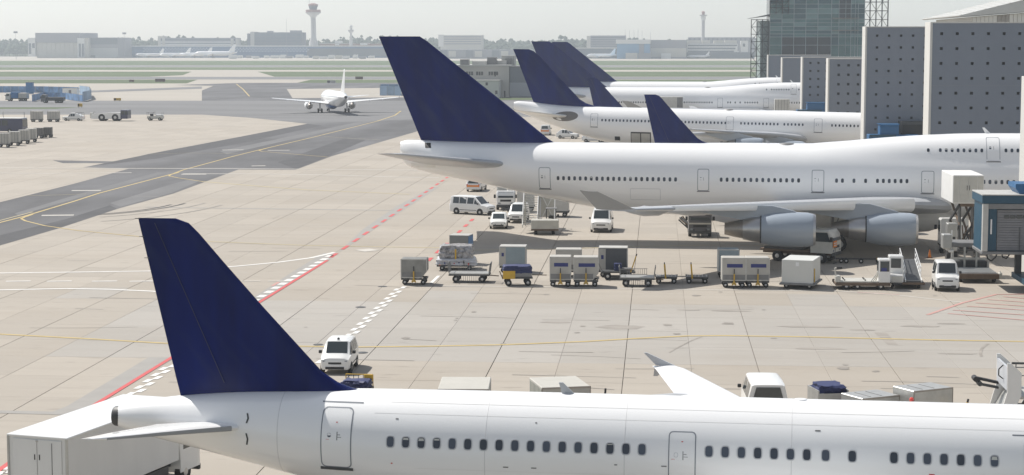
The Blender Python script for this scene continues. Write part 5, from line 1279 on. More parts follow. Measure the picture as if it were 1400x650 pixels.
B().box(1.0, 7.6, -1.15, -1.05, .45, 1.0).obj('side_skirt', dark_grey, t, 0)
truck_cab(t, LB + .25, LB + 2.0, 2.35, 2.35, .50, paint_white)
B().box(LB + 1.4, LB + 1.55, -1.42, -1.22, 1.55, 2.0, .03).obj('indicator_mirror', black, t); B().box(LB + 1.42, LB + 1.5, -1.44, -1.40, 1.78, 1.86).obj('side_indicator', orange, t, 0)

# dark service truck under the jumbo wing
t = thing('tank_truck', 'dark-fronted service truck with white roof edge facing us under the wing', 'truck', at(957, 325, 0, 3.0), -90)
chassis(t, -3, 3, 2.2, .8, (-1.8, 1.9), .42)
truck_cab(t, 1.2, 2.9, 2.15, 2.55, .55, mat('truck_dark', (.10, .10, .11), .4, coat=.3))
B().box(1.25, 2.55, -1.02, 1.02, 2.50, 2.58, .02).obj('roof_panel', paint_white, t); B().box(1.2, 1.9, -1.10, -1.03, .7, 2.4).obj('white_corner', paint_white, t, 0); B().box(2.86, 2.93, -1.0, 1.0, 1.22, 1.36).obj('front_band', paint_cream, t, 0)
B().lathe([(-3, .3), (-2.9, .75), (.9, .75), (1.0, .3)], (0, 0, 1.55), 'x', 16, True, True).obj('tank', mid_grey, t)
for k in range(7): B().cyl((-1.5 + k * .45, -1.1, .7 + .2 * (k % 3)), (-1.2 + k * .4, -1.5 - .08 * k, 1.5 + .15 * (k % 2)), .07, n=6).obj('hose', (black, rust, mid_grey)[k % 3], t)
# truck with orange sign near the inboard engine
t = thing('flatbed_truck', 'white truck cab with orange sign beneath the inner engine', 'truck', at(1136, 361, -.9, 1.4), -24)
chassis(t, -4.6, 1.6, 2.3, .85, (-3.2, .6), .45, rust)
truck_cab(t, -.3, 1.55, 2.3, 2.75, .85, paint_cream)
B().box(-4.7, -.4, -1.15, 1.15, .86, 1.02, .02).obj('flatbed', rust, t)
B().box(1.52, 1.60, -.85, -.05, .0, .03).obj('plate_foot', black, t, 0)
sg_ = B().box(-.02, .02, -.42, .42, 0, .52).obj('warning_sign', orange, t, 0, loc=(1.62, -.62, 1.35))
B().box(.022, .028, -.34, .34, .12, .20).obj('sign_print', lamp_white, sg_, 0); B().box(.022, .028, -.34, .34, .30, .38).obj('sign_print', lamp_white, sg_, 0)
B().cyl((1.64, -.62, .02), (1.64, -.62, 1.36), .025, n=6).obj('sign_pole', mid_grey, t)
B().box(-4.4, -1.0, -1.0, 1.0, 1.02, 1.18).obj('hose_rack', dark_grey, t, 0)
t = thing('tow_bar', 'long dark tow bar lying on the ground right of the sign truck', 'tow bar', at(1172, 360), -4)
B().bar((-2.1, 0, .35), (2.2, 0, .35), .12).obj('beam', dark_grey, t)
for xx in (-1.3, -.9, .3, 1.7):
    for s_ in (-1, 1): rwheel(t, xx, s_ * .28, .20, .12)
B().bar((1.6, -.4, .4), (1.6, .4, .4), .08).obj('tow_head', yellow, t)
# service truck with lifting body under the jumbo tail
t = thing('lavatory_truck', 'grey and white service truck with cabin and tank behind the minibus', 'truck', at(689, 288, 0, 2.6), -86)
chassis(t, -2.6, 2.4, 2.1, .8, (-1.5, 1.6), .40)
truck_cab(t, 1.0, 2.4, 2.0, 2.05, .55, paint_white)
B().box(-2.6, .9, -1.05, 1.05, .8, 1.75, .04).obj('tank_body', mid_grey, t); B().box(-2.2, -.6, -.95, .1, 1.75, 2.7, .04).obj('operator_cabin', paint_cream, t)
for s_ in (-1, 1): B().path([(-2.4, s_ * .95, 1.75), (-2.4, s_ * .95, 2.9), (.6, s_ * .95, 2.9), (.6, s_ * .95, 1.75)], .035).obj('guard_rail', paint_white, t)
B().cyl((.5, .5, 1.9), (.5, .5, 2.6), .3, n=10).obj('pump', alu, t)
# passenger stairs
t = thing('passenger_stairs', 'cream mobile passenger stairs leading up under the jumbo tail', 'stairs', at(743, 321.5, 0, 2.2), 92)
chassis(t, -2.1, 2.6, 2.0, .75, (-1.35, 1.7), .38)
B().box(-2.2, -.5, -1.35, 1.25, .42, 1.40, .05).obj('engine_box', paint_cream, t); B().box(-2.26, -2.2, -1.35, 1.25, .40, .56).obj('rear_step', rust, t, 0)
B().box(-.5, .9, -1.0, -.1, .75, 1.25, .04).obj('driver_floor', paint_cream, t)
for p_ in ((-.4, -1.05), (.6, -1.05), (-.4, -.15), (.6, -.15)): B().cyl((p_[0], p_[1], 1.2), (p_[0], p_[1], 2.3), .035, n=6).obj('canopy_post', black, t)
B().box(-.5, .7, -1.12, -.08, 2.3, 2.36).obj('canopy', mid_grey, t, 0); B().box(-.3, .2, -.85, -.35, 1.2, 1.65, .05).obj('seat', black, t)
n = 16
for k in range(n): B().box(-.6 + k * .36, -.6 + k * .36 + .32, .75, 2.05, .78 + k * .185, .78 + k * .185 + .05).obj('step', alu, t, 0)
for yy in (.7, 2.1):
    B().bar((-.8, yy, .70), (5.3, yy, 3.72), .12, .36).obj('stringer', paint_white, t); B().bar((-.8, yy, 1.75), (5.3, yy, 4.75), .06, .10).obj('handrail', paint_white, t)
    q = B(); q.add([(-.8, yy, .85), (5.3, yy, 3.85), (5.3, yy, 4.65), (-.8, yy, 1.65)], [(0, 1, 2, 3)]); q.obj('side_panel', paint_cream, t, 0)
B().box(5.2, 6.8, .5, 2.3, 3.70, 3.80).obj('top_platform', alu, t, 0)
B().box(3.2, 3.3, -.95, .65, 1.2, 3.9).obj('rear_panel', paint_cream, t, 0)
for a, b_ in (((3.15, -.95, .7), (3.15, .6, 3.8)), ((3.15, .6, .7), (3.15, -.95, 3.8)), ((1.0, -.9, .8), (3.2, -.9, 3.6)), ((.8, .5, .8), (3.2, .5, 3.0))): B().bar(a, b_, .09).obj('truss', paint_white, t)
for xx, zz in ((2.4, 2.1), (4.6, 3.2), (6.4, 3.7)):
    for yy in (.75, 2.05): B().cyl((xx, yy, .0 if xx > 5 else .6), (xx, yy, zz), .05, n=6).obj('strut', paint_cream, t)
for a, b_ in (((2.4, 2.05, .7), (4.6, 2.05, 2.8)), ((4.6, .75, .5), (6.4, .75, 3.4)), ((2.4, .75, 1.9), (4.6, .75, .6))): B().cyl(a, b_, .04, n=6).obj('brace', paint_cream, t)
for s_ in (-1, 1): B().path([(6.75, 1.4 + .8 * s_, 3.8), (6.75, 1.4 + .8 * s_, 4.8), (5.3, 1.4 + .8 * s_, 4.8)], .03).obj('platform_rail', paint_white, t)
B().box(.2, .4, -1.35, -1.15, 1.5, 1.75, .03).obj('mirror', black, t)
# crate stack left of the stairs
t = thing('covered_trailer', 'grey covered trailer standing behind the passenger stairs', 'trailer', at(762, 296), 0)
B().box(-1.2, 1.2, -.9, .9, .6, 2.2, .04).obj('box', alu_white, t); B().box(-1.25, 1.25, -.95, .95, .45, .6).obj('frame', dark_grey, t, 0)
for xx in (-.8, .8):
    for s_ in (-1, 1): rwheel(t, xx, s_ * .8, .25, .16)
t = thing('covered_trailer', 'pale box trailer standing left of the passenger stairs', 'trailer', at(718, 290, 0, 1), 0)
B().box(-.9, .9, -.9, .9, .6, 2.5, .04).obj('box', alu_white, t); B().box(-.95, .95, -.95, .95, .45, .6).obj('frame', dark_grey, t, 0)
for xx in (-.6, .6):
    for s_ in (-1, 1): rwheel(t, xx, s_ * .8, .25, .16)
# low loader with cab at its right end
t = thing('pallet_transporter', 'white low pallet transporter with a cab at its right end', 'transporter', at(1179.5, 396.5, 0, 1.15), 1)
B().box(-2.0, 2.0, -1.15, 1.15, .28, .52, .04).obj('frame', rust, t); B().box(-1.7, 1.1, -1.05, 1.05, .52, .62, .02).obj('deck', paint_cream, t)
B().box(-2.0, -1.62, -1.12, -.4, .52, 1.0, .05).obj('end_box', paint_cream, t); B().path([(-1.95, -.9, .9), (-2.05, -.9, 1.55), (-1.8, -.9, 1.62)], .05).obj('lamp_post', paint_cream, t); B().box(-1.92, -1.5, -1.0, -.8, 1.5, 1.66, .03).obj('work_lamp', black, t)
cb = B().box(1.12, 1.98, -1.12, -.1, .52, 2.25, .05).obj('cab', paint_white, t)
B().box(1.22, 1.88, -1.135, -1.12, 1.35, 2.1).obj('window', glass, cb, 0); B().box(1.10, 1.12, -1.0, -.22, 1.3, 2.1).obj('window', glass, cb, 0); B().box(1.3, 1.7, -1.14, -1.135, 1.36, 1.62, .0).obj('seat_back', label_blue, cb, 0)
for k in range(3): B().bar((.55 + .18 * k, -1.0 + .1 * k, .55), (1.12, -1.0 + .1 * k, 1.35 - .15 * k), .06).obj('brace', paint_cream, t)
for xx in (-1.3, .2, 1.5):
    for yy in (-.75, 0, .6): B().box(xx - .05, xx + .05, yy - .05, yy + .05, .62, .72, .02).obj('roller_stop', black, t)
for xx in (-1.2, -.4, 1.3):
    for s_ in (-1, 1): rwheel(t, xx, s_ * 1.0, .24, .22)
# ramp vehicle with rails
t = thing('conveyor_vehicle', 'white cab vehicle carrying a steep dark ramp with white rails', 'conveyor', at(1236, 395.5, 0, 1.5), 88)
B().box(-1.5, 2.4, -1.5, .75, .30, .55, .04).obj('frame', dark_grey, t)
cb = B().box(-.6, .5, -.05, 1.0, .55, 2.35, .06).obj('cab', paint_white, t)
B().box(-.62, -.6, .12, .85, 1.45, 2.15).obj('window', glass, cb, 0); B().box(-.4, .35, 1.0, 1.015, 1.4, 2.15).obj('window', glass, cb, 0)
B().box(-1.55, -.6, .0, .95, .45, 1.05, .06).obj('bonnet', paint_white, t); B().box(-1.58, -1.55, .1, .85, .5, .95, .02).obj('front_panel', paint_cream, t); B().box(-1.60, -1.57, -1.55, .1, .35, .5).obj('step', rust, t, 0)
B().loft([[Vector((x, y, z)) for y, z in ((-.20, zz), (-1.25, zz), (-1.25, zz + .12), (-.20, zz + .12))] for x, zz in ((-1.5, .50), (3.6, 1.55))]).obj('ramp_belt', dark_grey, t)
for yy in (-.15, -1.3):
    B().bar((-1.5, yy, .58), (3.6, yy, 1.62), .08, .2).obj('ramp_side', paint_white, t)
    for dz in (.45, .85): B().bar((-.9, yy, .72 + dz), (3.6, yy, 1.62 + dz), .05).obj('rail', paint_white, t)
    for k in range(6): B().cyl((-.9 + k * .9, yy, .72 + k * .18), (-.9 + k * .9, yy, 1.57 + k * .18), .025, n=6).obj('rail_post', paint_white, t)
for xx in (-1.0, 1.6):
    for yy in (-1.15, .75): rwheel(t, xx, yy, .30, .2)
B().cyl((2.2, -.3, .4), (2.8, -.3, 1.4), .06, n=6).obj('prop', mid_grey, t); B().cyl((2.2, -1.15, .4), (2.8, -1.15, 1.4), .06, n=6).obj('prop', mid_grey, t)
# high loader
t = thing('cargo_high_loader', 'grey cargo high loader with low front deck behind the boxy van', 'loader', at(1338, 387.5, 0, 3.2), 90)
B().box(-3.1, .6, -1.45, 1.45, .45, .75, .04).obj('main_deck', mid_grey, t); B().box(-3.2, -3.1, -1.5, 1.5, .3, .7, .02).obj('deck_edge', rust, t)
for k in range(12): B().cyl((-2.95 + k * .29, -1.3, .76), (-2.95 + k * .29, 1.3, .76), .05, n=8).obj('roller', alu, t)
for yy in (-1.35, -.45, .45, 1.35):
    B().bar((.8, yy, .3), (.8, yy, 2.35), .14).obj('lift_post', alu, t)
B().box(.7, 3.2, -1.5, 1.5, 2.3, 2.65, .05).obj('bridge_platform', mid_grey, t); B().box(.75, .9, -1.5, 1.5, 1.35, 1.5).obj('cross_beam', alu, t, 0)
B().box(.9, 3.0, -1.3, 1.3, .4, 1.2, .05).obj('power_unit', dark_grey, t); B().box(.4, 1.4, 1.5, 2.2, 2.2, 3.3, .05).obj('operator_stand', alu, t)
B().path([(-3.0, -1.6, .4), (-3.0, -1.6, .9)], .05).obj('corner_guard', paint_white, t); B().box(-3.15, -2.6, -1.75, -1.5, .35, .8, .06).obj('corner_box', paint_cream, t)
B().path([(.8, 1.45, .4), (.8, 1.45, 3.6)], .05).obj('mast', paint_white, t); B().box(.6, 1.0, 1.3, 1.7, 1.9, 2.1, .05).obj('lamp_box', paint_white, t)
for xx in (-2.4, .2, 2.4):
    for s_ in (-1, 1): rwheel(t, xx, s_ * 1.25, .30, .26)

# catering truck, body raised on scissors against the jumbo
t = thing('catering_truck', 'catering truck with its white body raised on scissor lift beside the jumbo', 'truck', (25.45, 158.0, 0), 90)
bx = B().box(0, 6.4, -1.25, 1.25, 4.85, 7.2, .04).obj('raised_body', mat('truck_box', (.62, .615, .60)), t)
for s_ in (-1, 1):
    B().box(-.03, -.003, min(.015 * s_, .72 * s_), max(.015 * s_, .72 * s_), 4.95, 7.1, .01).obj('rear_door', paint_cream, bx); B().box(-.05, -.03, .10 * s_ - .02, .10 * s_ + .02, 5.95, 6.35).obj('door_handle', black, bx, 0)
    B().box(-.02, -.002, min(.76 * s_, 1.2 * s_), max(.76 * s_, 1.2 * s_), 4.95, 7.1, .01).obj('rear_panel', paint_cream, bx)
B().box(-.06, .0, -1.2, -1.08, 5.5, 5.7).obj('tail_light', red_m, bx, 0); B().box(.1, 1.0, -.6, .6, 4.6, 4.84).obj('lift_frame', rust, t, 0)
B().box(6.4, 8.0, -.9, .9, 4.9, 5.0).obj('front_platform', alu, t, 0)
for yy in (-.5, .55):
    for k in range(2):
        z0, z1 = 1.2 + k * 1.75, 1.2 + (k + 1) * 1.75
        B().bar((.4, yy, z0), (5.4, yy, z1), .12, .2).obj('scissor_arm', rust, t); B().bar((5.4, yy + .1, z0), (.4, yy + .1, z1), .12, .2).obj('scissor_arm', dark_grey, t)
    B().cyl((1.0, yy, 1.0), (1.0, yy, 4.7), .09, n=8).obj('hydraulic_ram', mid_grey, t); B().bar((.3, yy, .9), (.3, yy, 4.8), .10).obj('guide_post', dark_grey, t)
for k in range(9): B().cyl((.2 + .3 * (k % 3), -.6 + .14 * k, 1.0), (.5 + .25 * (k % 4), -.6 + .13 * ((k * 5) % 9), 2.4 + .3 * (k % 3)), .05, n=6).obj('hose', (black, dark_grey, rust)[k % 3], t)
chassis(t, .0, 8.6, 2.4, 1.1, (1.6, 7.2), .48)
truck_cab(t, 6.7, 8.5, 2.35, 3.0, .8, paint_white)
cb = B().box(-.9, .2, .95, 1.75, 1.0, 3.3, .06).obj('control_cabin', alu, t); B().box(-.92, -.9, 1.1, 1.35, 1.9, 2.2).obj('hatch', black, cb, 0)
for yy in (1.0, 1.6): rwheel(t, -.3, yy, .48, .28)
for yy in (-1.0, 1.1): B().cyl((.1, yy, 0), (.1, yy, 1.0), .09, n=8).obj('stabilizer_leg', mid_grey, t)

# passenger bridge at the right edge, its shuttered cab end facing us
t = thing('passenger_bridge', 'blue-framed passenger bridge cab with grey shutter at the right edge', 'jet bridge', (23.7, 140.0, 0))
B().box(0, 11, .35, 4.2, 2.85, 6.55).obj('cab_shell', bridge_blue, t, 0)
B().box(-.15, 11, -.15, 4.4, 6.35, 6.95, .03).obj('roof', bridge_blue, t); B().box(-.18, 11, -.20, 4.4, 6.95, 7.02).obj('roof_edge', alu_white, t, 0)
B().box(-.08, .32, -.12, .34, 2.85, 6.34, .03).obj('frame_post', alu_white, t); B().box(.33, 11, -.08, .34, 5.95, 6.34, .02).obj('frame_beam', mid_grey, t)
B().box(.33, .95, .10, .345, 2.9, 5.94).obj('blue_jamb', bridge_blue, t, 0); B().box(.5, .62, .02, .09, 4.1, 5.2, .02).obj('strip_lamp', lamp_white, t)
for k in range(16): B().box(1.0, 11, .16 + .03 * (k % 2), .33, 2.92 + k * .185, 2.92 + k * .185 + .17).obj('shutter_slat', mat('shutter_grey', (.20, .20, .21), .6, noise=.5, nscale=1.2, dark=.6), t, 0)
for k in range(12): B().box(1.5 + k * .45, 1.5 + k * .45 + .34, .12, .155, 5.25, 5.5).obj('shutter_window', glass, t, 0)
for xx in (2.6, 4.2): B().box(xx, xx + .05, .10, .155, 2.95, 4.6).obj('shutter_bar', dark_grey, t, 0)
B().box(-.1, 11, -.1, 4.2, 2.62, 2.84, .03).obj('floor_beam', mid_grey, t)
B().bar((2.75, 1.2, .9), (2.75, 1.2, 2.6), .45).obj('lift_column', dark_grey, t)
B().box(2.45, 4.4, -4.5, 2.0, .75, 1.15, .03).obj('bogie_beam', bridge_blue, t)
for yy in (-4.2, -3.3): rwheel(t, 3.1, yy, .55, .4)
for yy in (-4.0,): B().path([(2.55, yy - .7, .2), (2.55, yy - .7, 1.2), (3.6, yy - .7, 1.2), (3.6, yy - .7, .2)], .05).obj('bumper_frame', yellow, t)
B().path([(2.6, -4.9, .25), (3.9, -4.9, .25)], .06).obj('bumper_frame', yellow, t); B().box(2.38, 2.5, -4.55, -4.4, .85, 1.0).obj('marker_lamp', orange, t, 0)
B().box(3.0, 5.0, -3.2, -1.0, 1.2, 3.1, .05).obj('service_cabin', paint_white, t); B().box(3.25, 3.5, -3.22, -3.2, 1.3, 2.9).obj('cabin_door_frame', alu, t, 0)
B().prism([(2.6, 7.02), (5, 7.02), (5, 7.75), (2.3, 7.75), (2.3, 7.45)], .4, 3.4, 'y').obj('roof_hood', mat('hood_blue', (.012, .10, .24), .5), t, 0)
B().path([(0.6, 2.0, 2.6), (.7, 2.1, 2.1), (1.0, 2.2, 1.9), (1.3, 2.1, 2.2), (1.4, 2.0, 2.6)], .05).obj('cable_loop', black, t); B().path([(1.7, 2.0, 2.6), (1.8, 2.1, 2.2), (2.1, 2.2, 2.1), (2.4, 2.0, 2.6)], .05).obj('cable_loop', black, t)
hood_m = mat('hood_blue', (.012, .10, .24), .5)
def bridge_top(label, px0, px1, ytop, Y, ground=True):
    s_ = Y / F; w_ = (px1 - px0) * s_; z = ZW(ytop, Y)
    t = thing('passenger_bridge', label, 'jet bridge', ((px0 - XV) * s_, Y))
    B().box(0, w_ * 1.6, 0, 3, z - 3.2, z - 1.3, .04).obj('tunnel', hood_m, t); B().box(w_ * .35, w_ * .95, .2, 2.8, z - 1.3, z - .1, .04).obj('roof_box', hood_m, t)
    B().box(.1, w_ * .85, -.12, .0, z - 1.55, z - 1.25).obj('roof_lip', bridge_blue, t, 0); B().prism([(w_ * .38, z - .1), (w_ * .92, z - .1), (w_ * .98, z + .12), (w_ * .3, z + .12)], .1, 2.9, 'y').obj('roof_cap', hood_m, t, 0)
    for k in range(4): B().box(w_ * (.08 + .2 * k), w_ * (.08 + .2 * k) + .08, -.1, .0, z - 3.1, z - 1.6).obj('rib', bridge_blue, t, 0)
    B().bar((w_ * .5, 1.5, 0), (w_ * .5, 1.5, z - 3.2), .6).obj('support_column', mid_grey, t)
    B().box(w_ * .25, w_ * .75, .6, 2.4, 0, .5, .05).obj('wheel_base', dark_grey, t)
    return t
bridge_top('blue passenger bridge roof at the foot of the tall wall behind the jumbo back', 1185, 1227, 169.5, 256)
bridge_top('small blue passenger bridge roof over the long-haul jet beside the wall', 1088, 1127, 140, 368)
t = thing('passenger_bridge', 'dark passenger bridge opening right of the blue roof behind the jumbo', 'jet bridge', (32.5, 258, 0))
B().box(0, 3.4, 0, 3.5, 3.5, 7.6, .04).obj('tunnel_end', dark_grey, t); B().box(.2, 3.2, -.03, 0, 3.9, 7.2).obj('opening', black, t, 0); B().bar((1.7, 2, 0), (1.7, 2, 3.5), .5).obj('support_column', mid_grey, t)
# containers standing against far jumbo / walls
t = thing('catering_container', 'grey ribbed container raised against the second jumbo', 'container', ((918 - XV) * 395 / F, 395, 0))
B().box(-2.4, 2.4, -1.2, 1.2, 4.6, 7.2, .04).obj('body', alu_white, t); B().box(1.2, 2.38, -1.24, -1.2, 4.7, 7.1).obj('grey_panel', mid_grey, t, 0); B().bar((0, 0, 0), (0, 0, 4.6), 1.2).obj('lift', dark_grey, t)  # right part of the front in a darker grey
t = thing('catering_container', 'pale lifted container beside the nose of the second jumbo', 'container', ((1067 - XV) * 395 / F, 394, 0))
B().box(-1.5, 1.5, -1.2, 1.2, 4.3, 6.8, .04).obj('body', alu_white, t); B().bar((0, 0, 0), (0, 0, 4.3), 1.0).obj('lift', dark_grey, t)
for k in range(5): B().box(-1.4 + k * .6, -1.34 + k * .6, -1.23, -1.2, 4.4, 6.7).obj('rib', mid_grey, t, 0)
# traffic cone near the ramp vehicle
for px, py, lb in ((1271, 353, 'small orange cone standing behind the ramp vehicle'),):
    t = thing('traffic_cone', lb, 'cone', at(px, py)); B().box(-.2, .2, -.2, .2, 0, .04).obj('base', black, t, 0); B().lathe([(.04, .15), (.7, .03)], (0, 0, 0), 'z', 12, True, True).obj('cone', orange, t)
# ================================================================== CARGO: dollies, containers, carts
def dolly_base(o, L_, W_, drawbar=True, z=.5, up=None):
    b = B(); b.box(-L_ / 2, L_ / 2, -W_ / 2, -W_ / 2 + .08, z - .12, z); b.box(-L_ / 2, L_ / 2, W_ / 2 - .08, W_ / 2, z - .12, z)
    for k in range(5): x = -L_ / 2 + k * (L_ - .08) / 4; b.box(x, x + .08, -W_ / 2, W_ / 2, z - .11, z - .01)
    b.obj('frame', dark_grey, o, 0)
    for xx in (-L_ * .36, L_ * .36):
        B().box(xx - .05, xx + .05, -W_ * .4, W_ * .4, .18, z - .1).obj('axle', dark_grey, o, 0)
        for s_ in (-1, 1): rwheel(o, xx, s_ * W_ * .40, .20, .12)
    if drawbar:      # drawbar folded upright, painted yellow
        d = B(); d.bar((0, -W_ / 2 - .10, z - .1), (0, -W_ / 2 - .14, z + .55), .09); d.bar((-.16, -W_ / 2 - .1, z - .2), (.16, -W_ / 2 - .1, z - .2), .10); d.bar((-.14, -W_ / 2 - .05, z - .3), (0, -W_ / 2 - .12, z), .07); d.bar((.14, -W_ / 2 - .05, z - .3), (0, -W_ / 2 - .12, z), .07)
        d.obj('drawbar', yellow, o, 0); B().cyl((0, -W_ / 2 - .14, z + .53), (0, -W_ / 2 - .16, z + .92), .035, n=6).obj('tow_eye', black, o)
def uld(parent_z, o, w, d, h, m, side=1, label=None, cut=.45, dark_low=True):
    """container with one bottom corner cut away along x, on the dolly"""
    z = parent_z
    prof = [(-w / 2, z), (w / 2 - (cut if side > 0 else 0), z)] + ([(w / 2, z + .5)] if side > 0 else []) + [(w / 2, z + h - .05), (w / 2 - .05, z + h), (-w / 2 + .05, z + h), (-w / 2, z + h - .05)]
    if cut == 0: prof = [(-w / 2, z), (w / 2, z), (w / 2, z + h - .05), (w / 2 - .05, z + h), (-w / 2 + .05, z + h), (-w / 2, z + h - .05)]
    c = B().prism(prof, -d / 2, d / 2, 'y').obj('container', m, o, 25)
    xr = w / 2 - (cut if side > 0 else 0)
    for (x0, x1, z0, z1) in ((-w / 2 - .01, -w / 2 + .05, z, z + h), (w / 2 - .05, w / 2 + .01, z + .5, z + h), (-w / 2, w / 2, z + h - .06, z + h + .012), (-w / 2, xr, z, z + .07)):
        B().box(x0, x1, -d / 2 - .014, -d / 2 + .02, z0, z1).obj('edge_profile', alu, c, 0)
    if dark_low: B().box(-w / 2 + .06, min(w / 2 - .06, xr), -d / 2 - .009, -d / 2, z + .08, z + .46).obj('lower_panel', mid_grey, c, 0)
    if label: B().box(-w * .30, w * .36, -d / 2 - .012, -d / 2, z + h * .58, z + h * .74).obj('blue_label', label_blue, c, 0)
    return c
silver = mat('worn_silver_container', (.27, .27, .255), .45, .4, noise=.5, nscale=1.8, dark=.55)
pale = mat('grey_white_container', (.45, .435, .395), .5, noise=.45, nscale=1.5, dark=.7)
bluegrey = mat('blue_grey_container', (.26, .32, .35), .5, noise=.4, nscale=1.5, dark=.7)
darkc = mat('charcoal_container', (.085, .09, .10), .55, noise=.5, nscale=1.5, dark=.6)
RX = lambda px, py: at(px, py)
def dolly_with(label, px, py, w, d, h, m, lab=False, side=1, cut=.4, heading=2, drawbar=True, group=None, low=True, cat='container', L_=None):
    g = G(px, py); o = thing('container_dolly', label, cat, (g.x, g.y + d / 2 + .15, 0), heading, group)
    dolly_base(o, L_ or w * .98, d, drawbar); uld(.52, o, w, d, h, m, side, lab, cut, low); return o
dolly_with('tarnished silver container on a dolly, leftmost of the cargo row', 565, 390.3, 1.95, 1.55, 1.42, silver)
dolly_with('pale container with blue label, left of the neighbouring two behind the yellow drawbar', 765.5, 393, 1.58, 1.55, 1.72, pale, True, cut=.0)
dolly_with('pale container with blue label, right of the neighbouring two, cut lower corner', 800.5, 393, 1.85, 1.55, 1.68, pale, True, cut=.4)
dolly_with('light container just behind the two blue-labelled ones', 777, 379.5, 2.0, 1.55, 1.62, pale, cut=.4, drawbar=False)
dolly_with('left one of two joined blue-labelled containers near the big white box', 1003, 394.3, 1.75, 1.55, 1.70, pale, True, cut=.0)
dolly_with('right one of two joined blue-labelled containers near the big white box', 1035.5, 394.3, 1.72, 1.55, 1.70, pale, True, cut=.0)
dolly_with('blue-grey container peeping from behind the joined labelled pair', 996, 381.5, 1.6, 1.55, 1.72, bluegrey, cut=.0, drawbar=False, low=False)
def panel_box(label, px, py, w, d, h, m, heading=0, left=None, name='freight_container'):
    g = G(px, py); o = thing(name, label, 'container', (g.x, g.y + d / 2 + .1, 0), heading)
    dolly_base(o, w, d, False)
    c = B().box(-w / 2, w / 2, -d / 2, d / 2, .52, .52 + h, .03).obj('box', m, o)
    B().box(-w / 2 - .01, w / 2 + .01, -d / 2 - .01, d / 2 + .01, .52 + h - .05, .52 + h + .02, .01).obj('top_rim', alu_white, c)
    for s_ in (-1, 1): B().box(s_ * w / 2 - .04, s_ * w / 2 + .04, -d / 2 - .015, -d / 2 + .04, .52, .52 + h).obj('corner_post', alu, c, 0)
    if left: B().box(-w / 2 + .05, -w / 2 + w * .24, -d / 2 - .012, -d / 2, .56, .52 + h - .08).obj('side_panel', left, c, 0); B().box(-w / 2 + w * .08, -w / 2 + w * .17, -d / 2 - .016, -d / 2 - .012, .52 + h * .5, .52 + h * .68).obj('sticker', label_blue, c, 0)
    return o
panel_box('blue-grey container with pale left strip behind the blue tarpaulin cart', 700.5, 373.5, 2.05, 1.6, 1.55, bluegrey, left=pale)
panel_box('charcoal container with pale left strip right of the labelled pair', 838, 379.5, 2.2, 1.6, 1.75, darkc, left=pale)
# big white box on dolly
o = thing('freight_container', 'big cream-white freight box on a low dolly, right of the joined pair', 'container', (10.68, 141.1, 0), -14)
dolly_base(o, 2.35, 3.3, False, .42); c = B().box(-1.15, 1.15, -1.65, 1.65, .44, 2.15, .02).obj('box', mat('cream_white_box', (.58, .585, .555), .5, noise=.25, nscale=1.0, dark=.85), o)
B().box(-.12, .12, -1.67, -1.65, 1.7, 1.98).obj('document_pocket', lamp_white, c, 0); B().box(1.16, 1.22, -1.2, -1.1, .5, 1.5).obj('strap_post', yellow, o, 0); B().box(-1.3, 1.3, -1.8, 1.8, .30, .44, .03).obj('pallet', mid_grey, o)
# wrapped pallet cargo: lumpy net-covered load
def lumpy(o, name, w, d, z0, h, m, seed, amp=.12, foot=1.0):
    r_ = random.Random(seed); b = B(); nx, nz = 26, 9; ring = []
    per = [(a, -1) for a in [-1 + 2 * i / 8 for i in range(8)]] + [(1, -1 + 2 * i / 5) for i in range(5)] + [(1 - 2 * i / 8, 1) for i in range(8)] + [(-1, 1 - 2 * i / 5) for i in range(5)]
    rows = []
    for k in range(nz + 1):
        t = k / nz; f = 1 + (foot - 1) * (1 - t) ** 2; f *= 1 - .10 * max(0, t - .85) / .15
        rows.append([(a * w / 2 * f + r_.uniform(-amp, amp), c * d / 2 * f + r_.uniform(-amp, amp), z0 + h * t + r_.uniform(-amp, amp) * .4) for a, c in per])
    b.loft(rows); return b.obj(name, m, o, 25)
g = G(621, 371.5); o = thing('wrapped_cargo', 'film-wrapped pallet cargo spilling over its dolly with white foot', 'cargo', (g.x, g.y + 1.7, 0), 3)
dolly_base(o, 3.0, 2.6, False, .45); lumpy(o, 'load', 2.6, 2.2, .6, 1.35, foil, 4, .11); lumpy(o, 'plastic_sheet', 3.0, 2.5, .46, .5, mat('white_plastic_film', (.58, .58, .60), .25, noise=.5, nscale=3, dark=.6, bump=1), 5, .09, 1.06); B().box(-.06, .06, -1.24, -1.16, .8, 1.7).obj('strap', yellow, o, 0)
for k in range(7): B().box(-1.3 + k * .38, -1.2 + k * .38, -1.30, -1.22, .42, .62 + .1 * (k % 3)).obj('net_strap', (red_m, label_blue, black)[k % 3], o, 0)
g = G(628, 363); o = thing('freight_container', 'dark grey box with blue right side behind the wrapped pallet', 'container', (g.x, g.y + 1.5, 0), -8)
dolly_base(o, 1.6, 1.6, False); c = B().box(-.8, .8, -.8, .8, .52, 2.35, .02).obj('box', mat('grey_box', (.20, .20, .19), .6, noise=.4, nscale=1.5, dark=.7), o); B().box(.802, .82, -.78, .78, .56, 2.3).obj('blue_side', blue_m, c, 0); B().box(-.82, .83, -.82, .82, 2.34, 2.38).obj('lid', alu_white, c, 0)
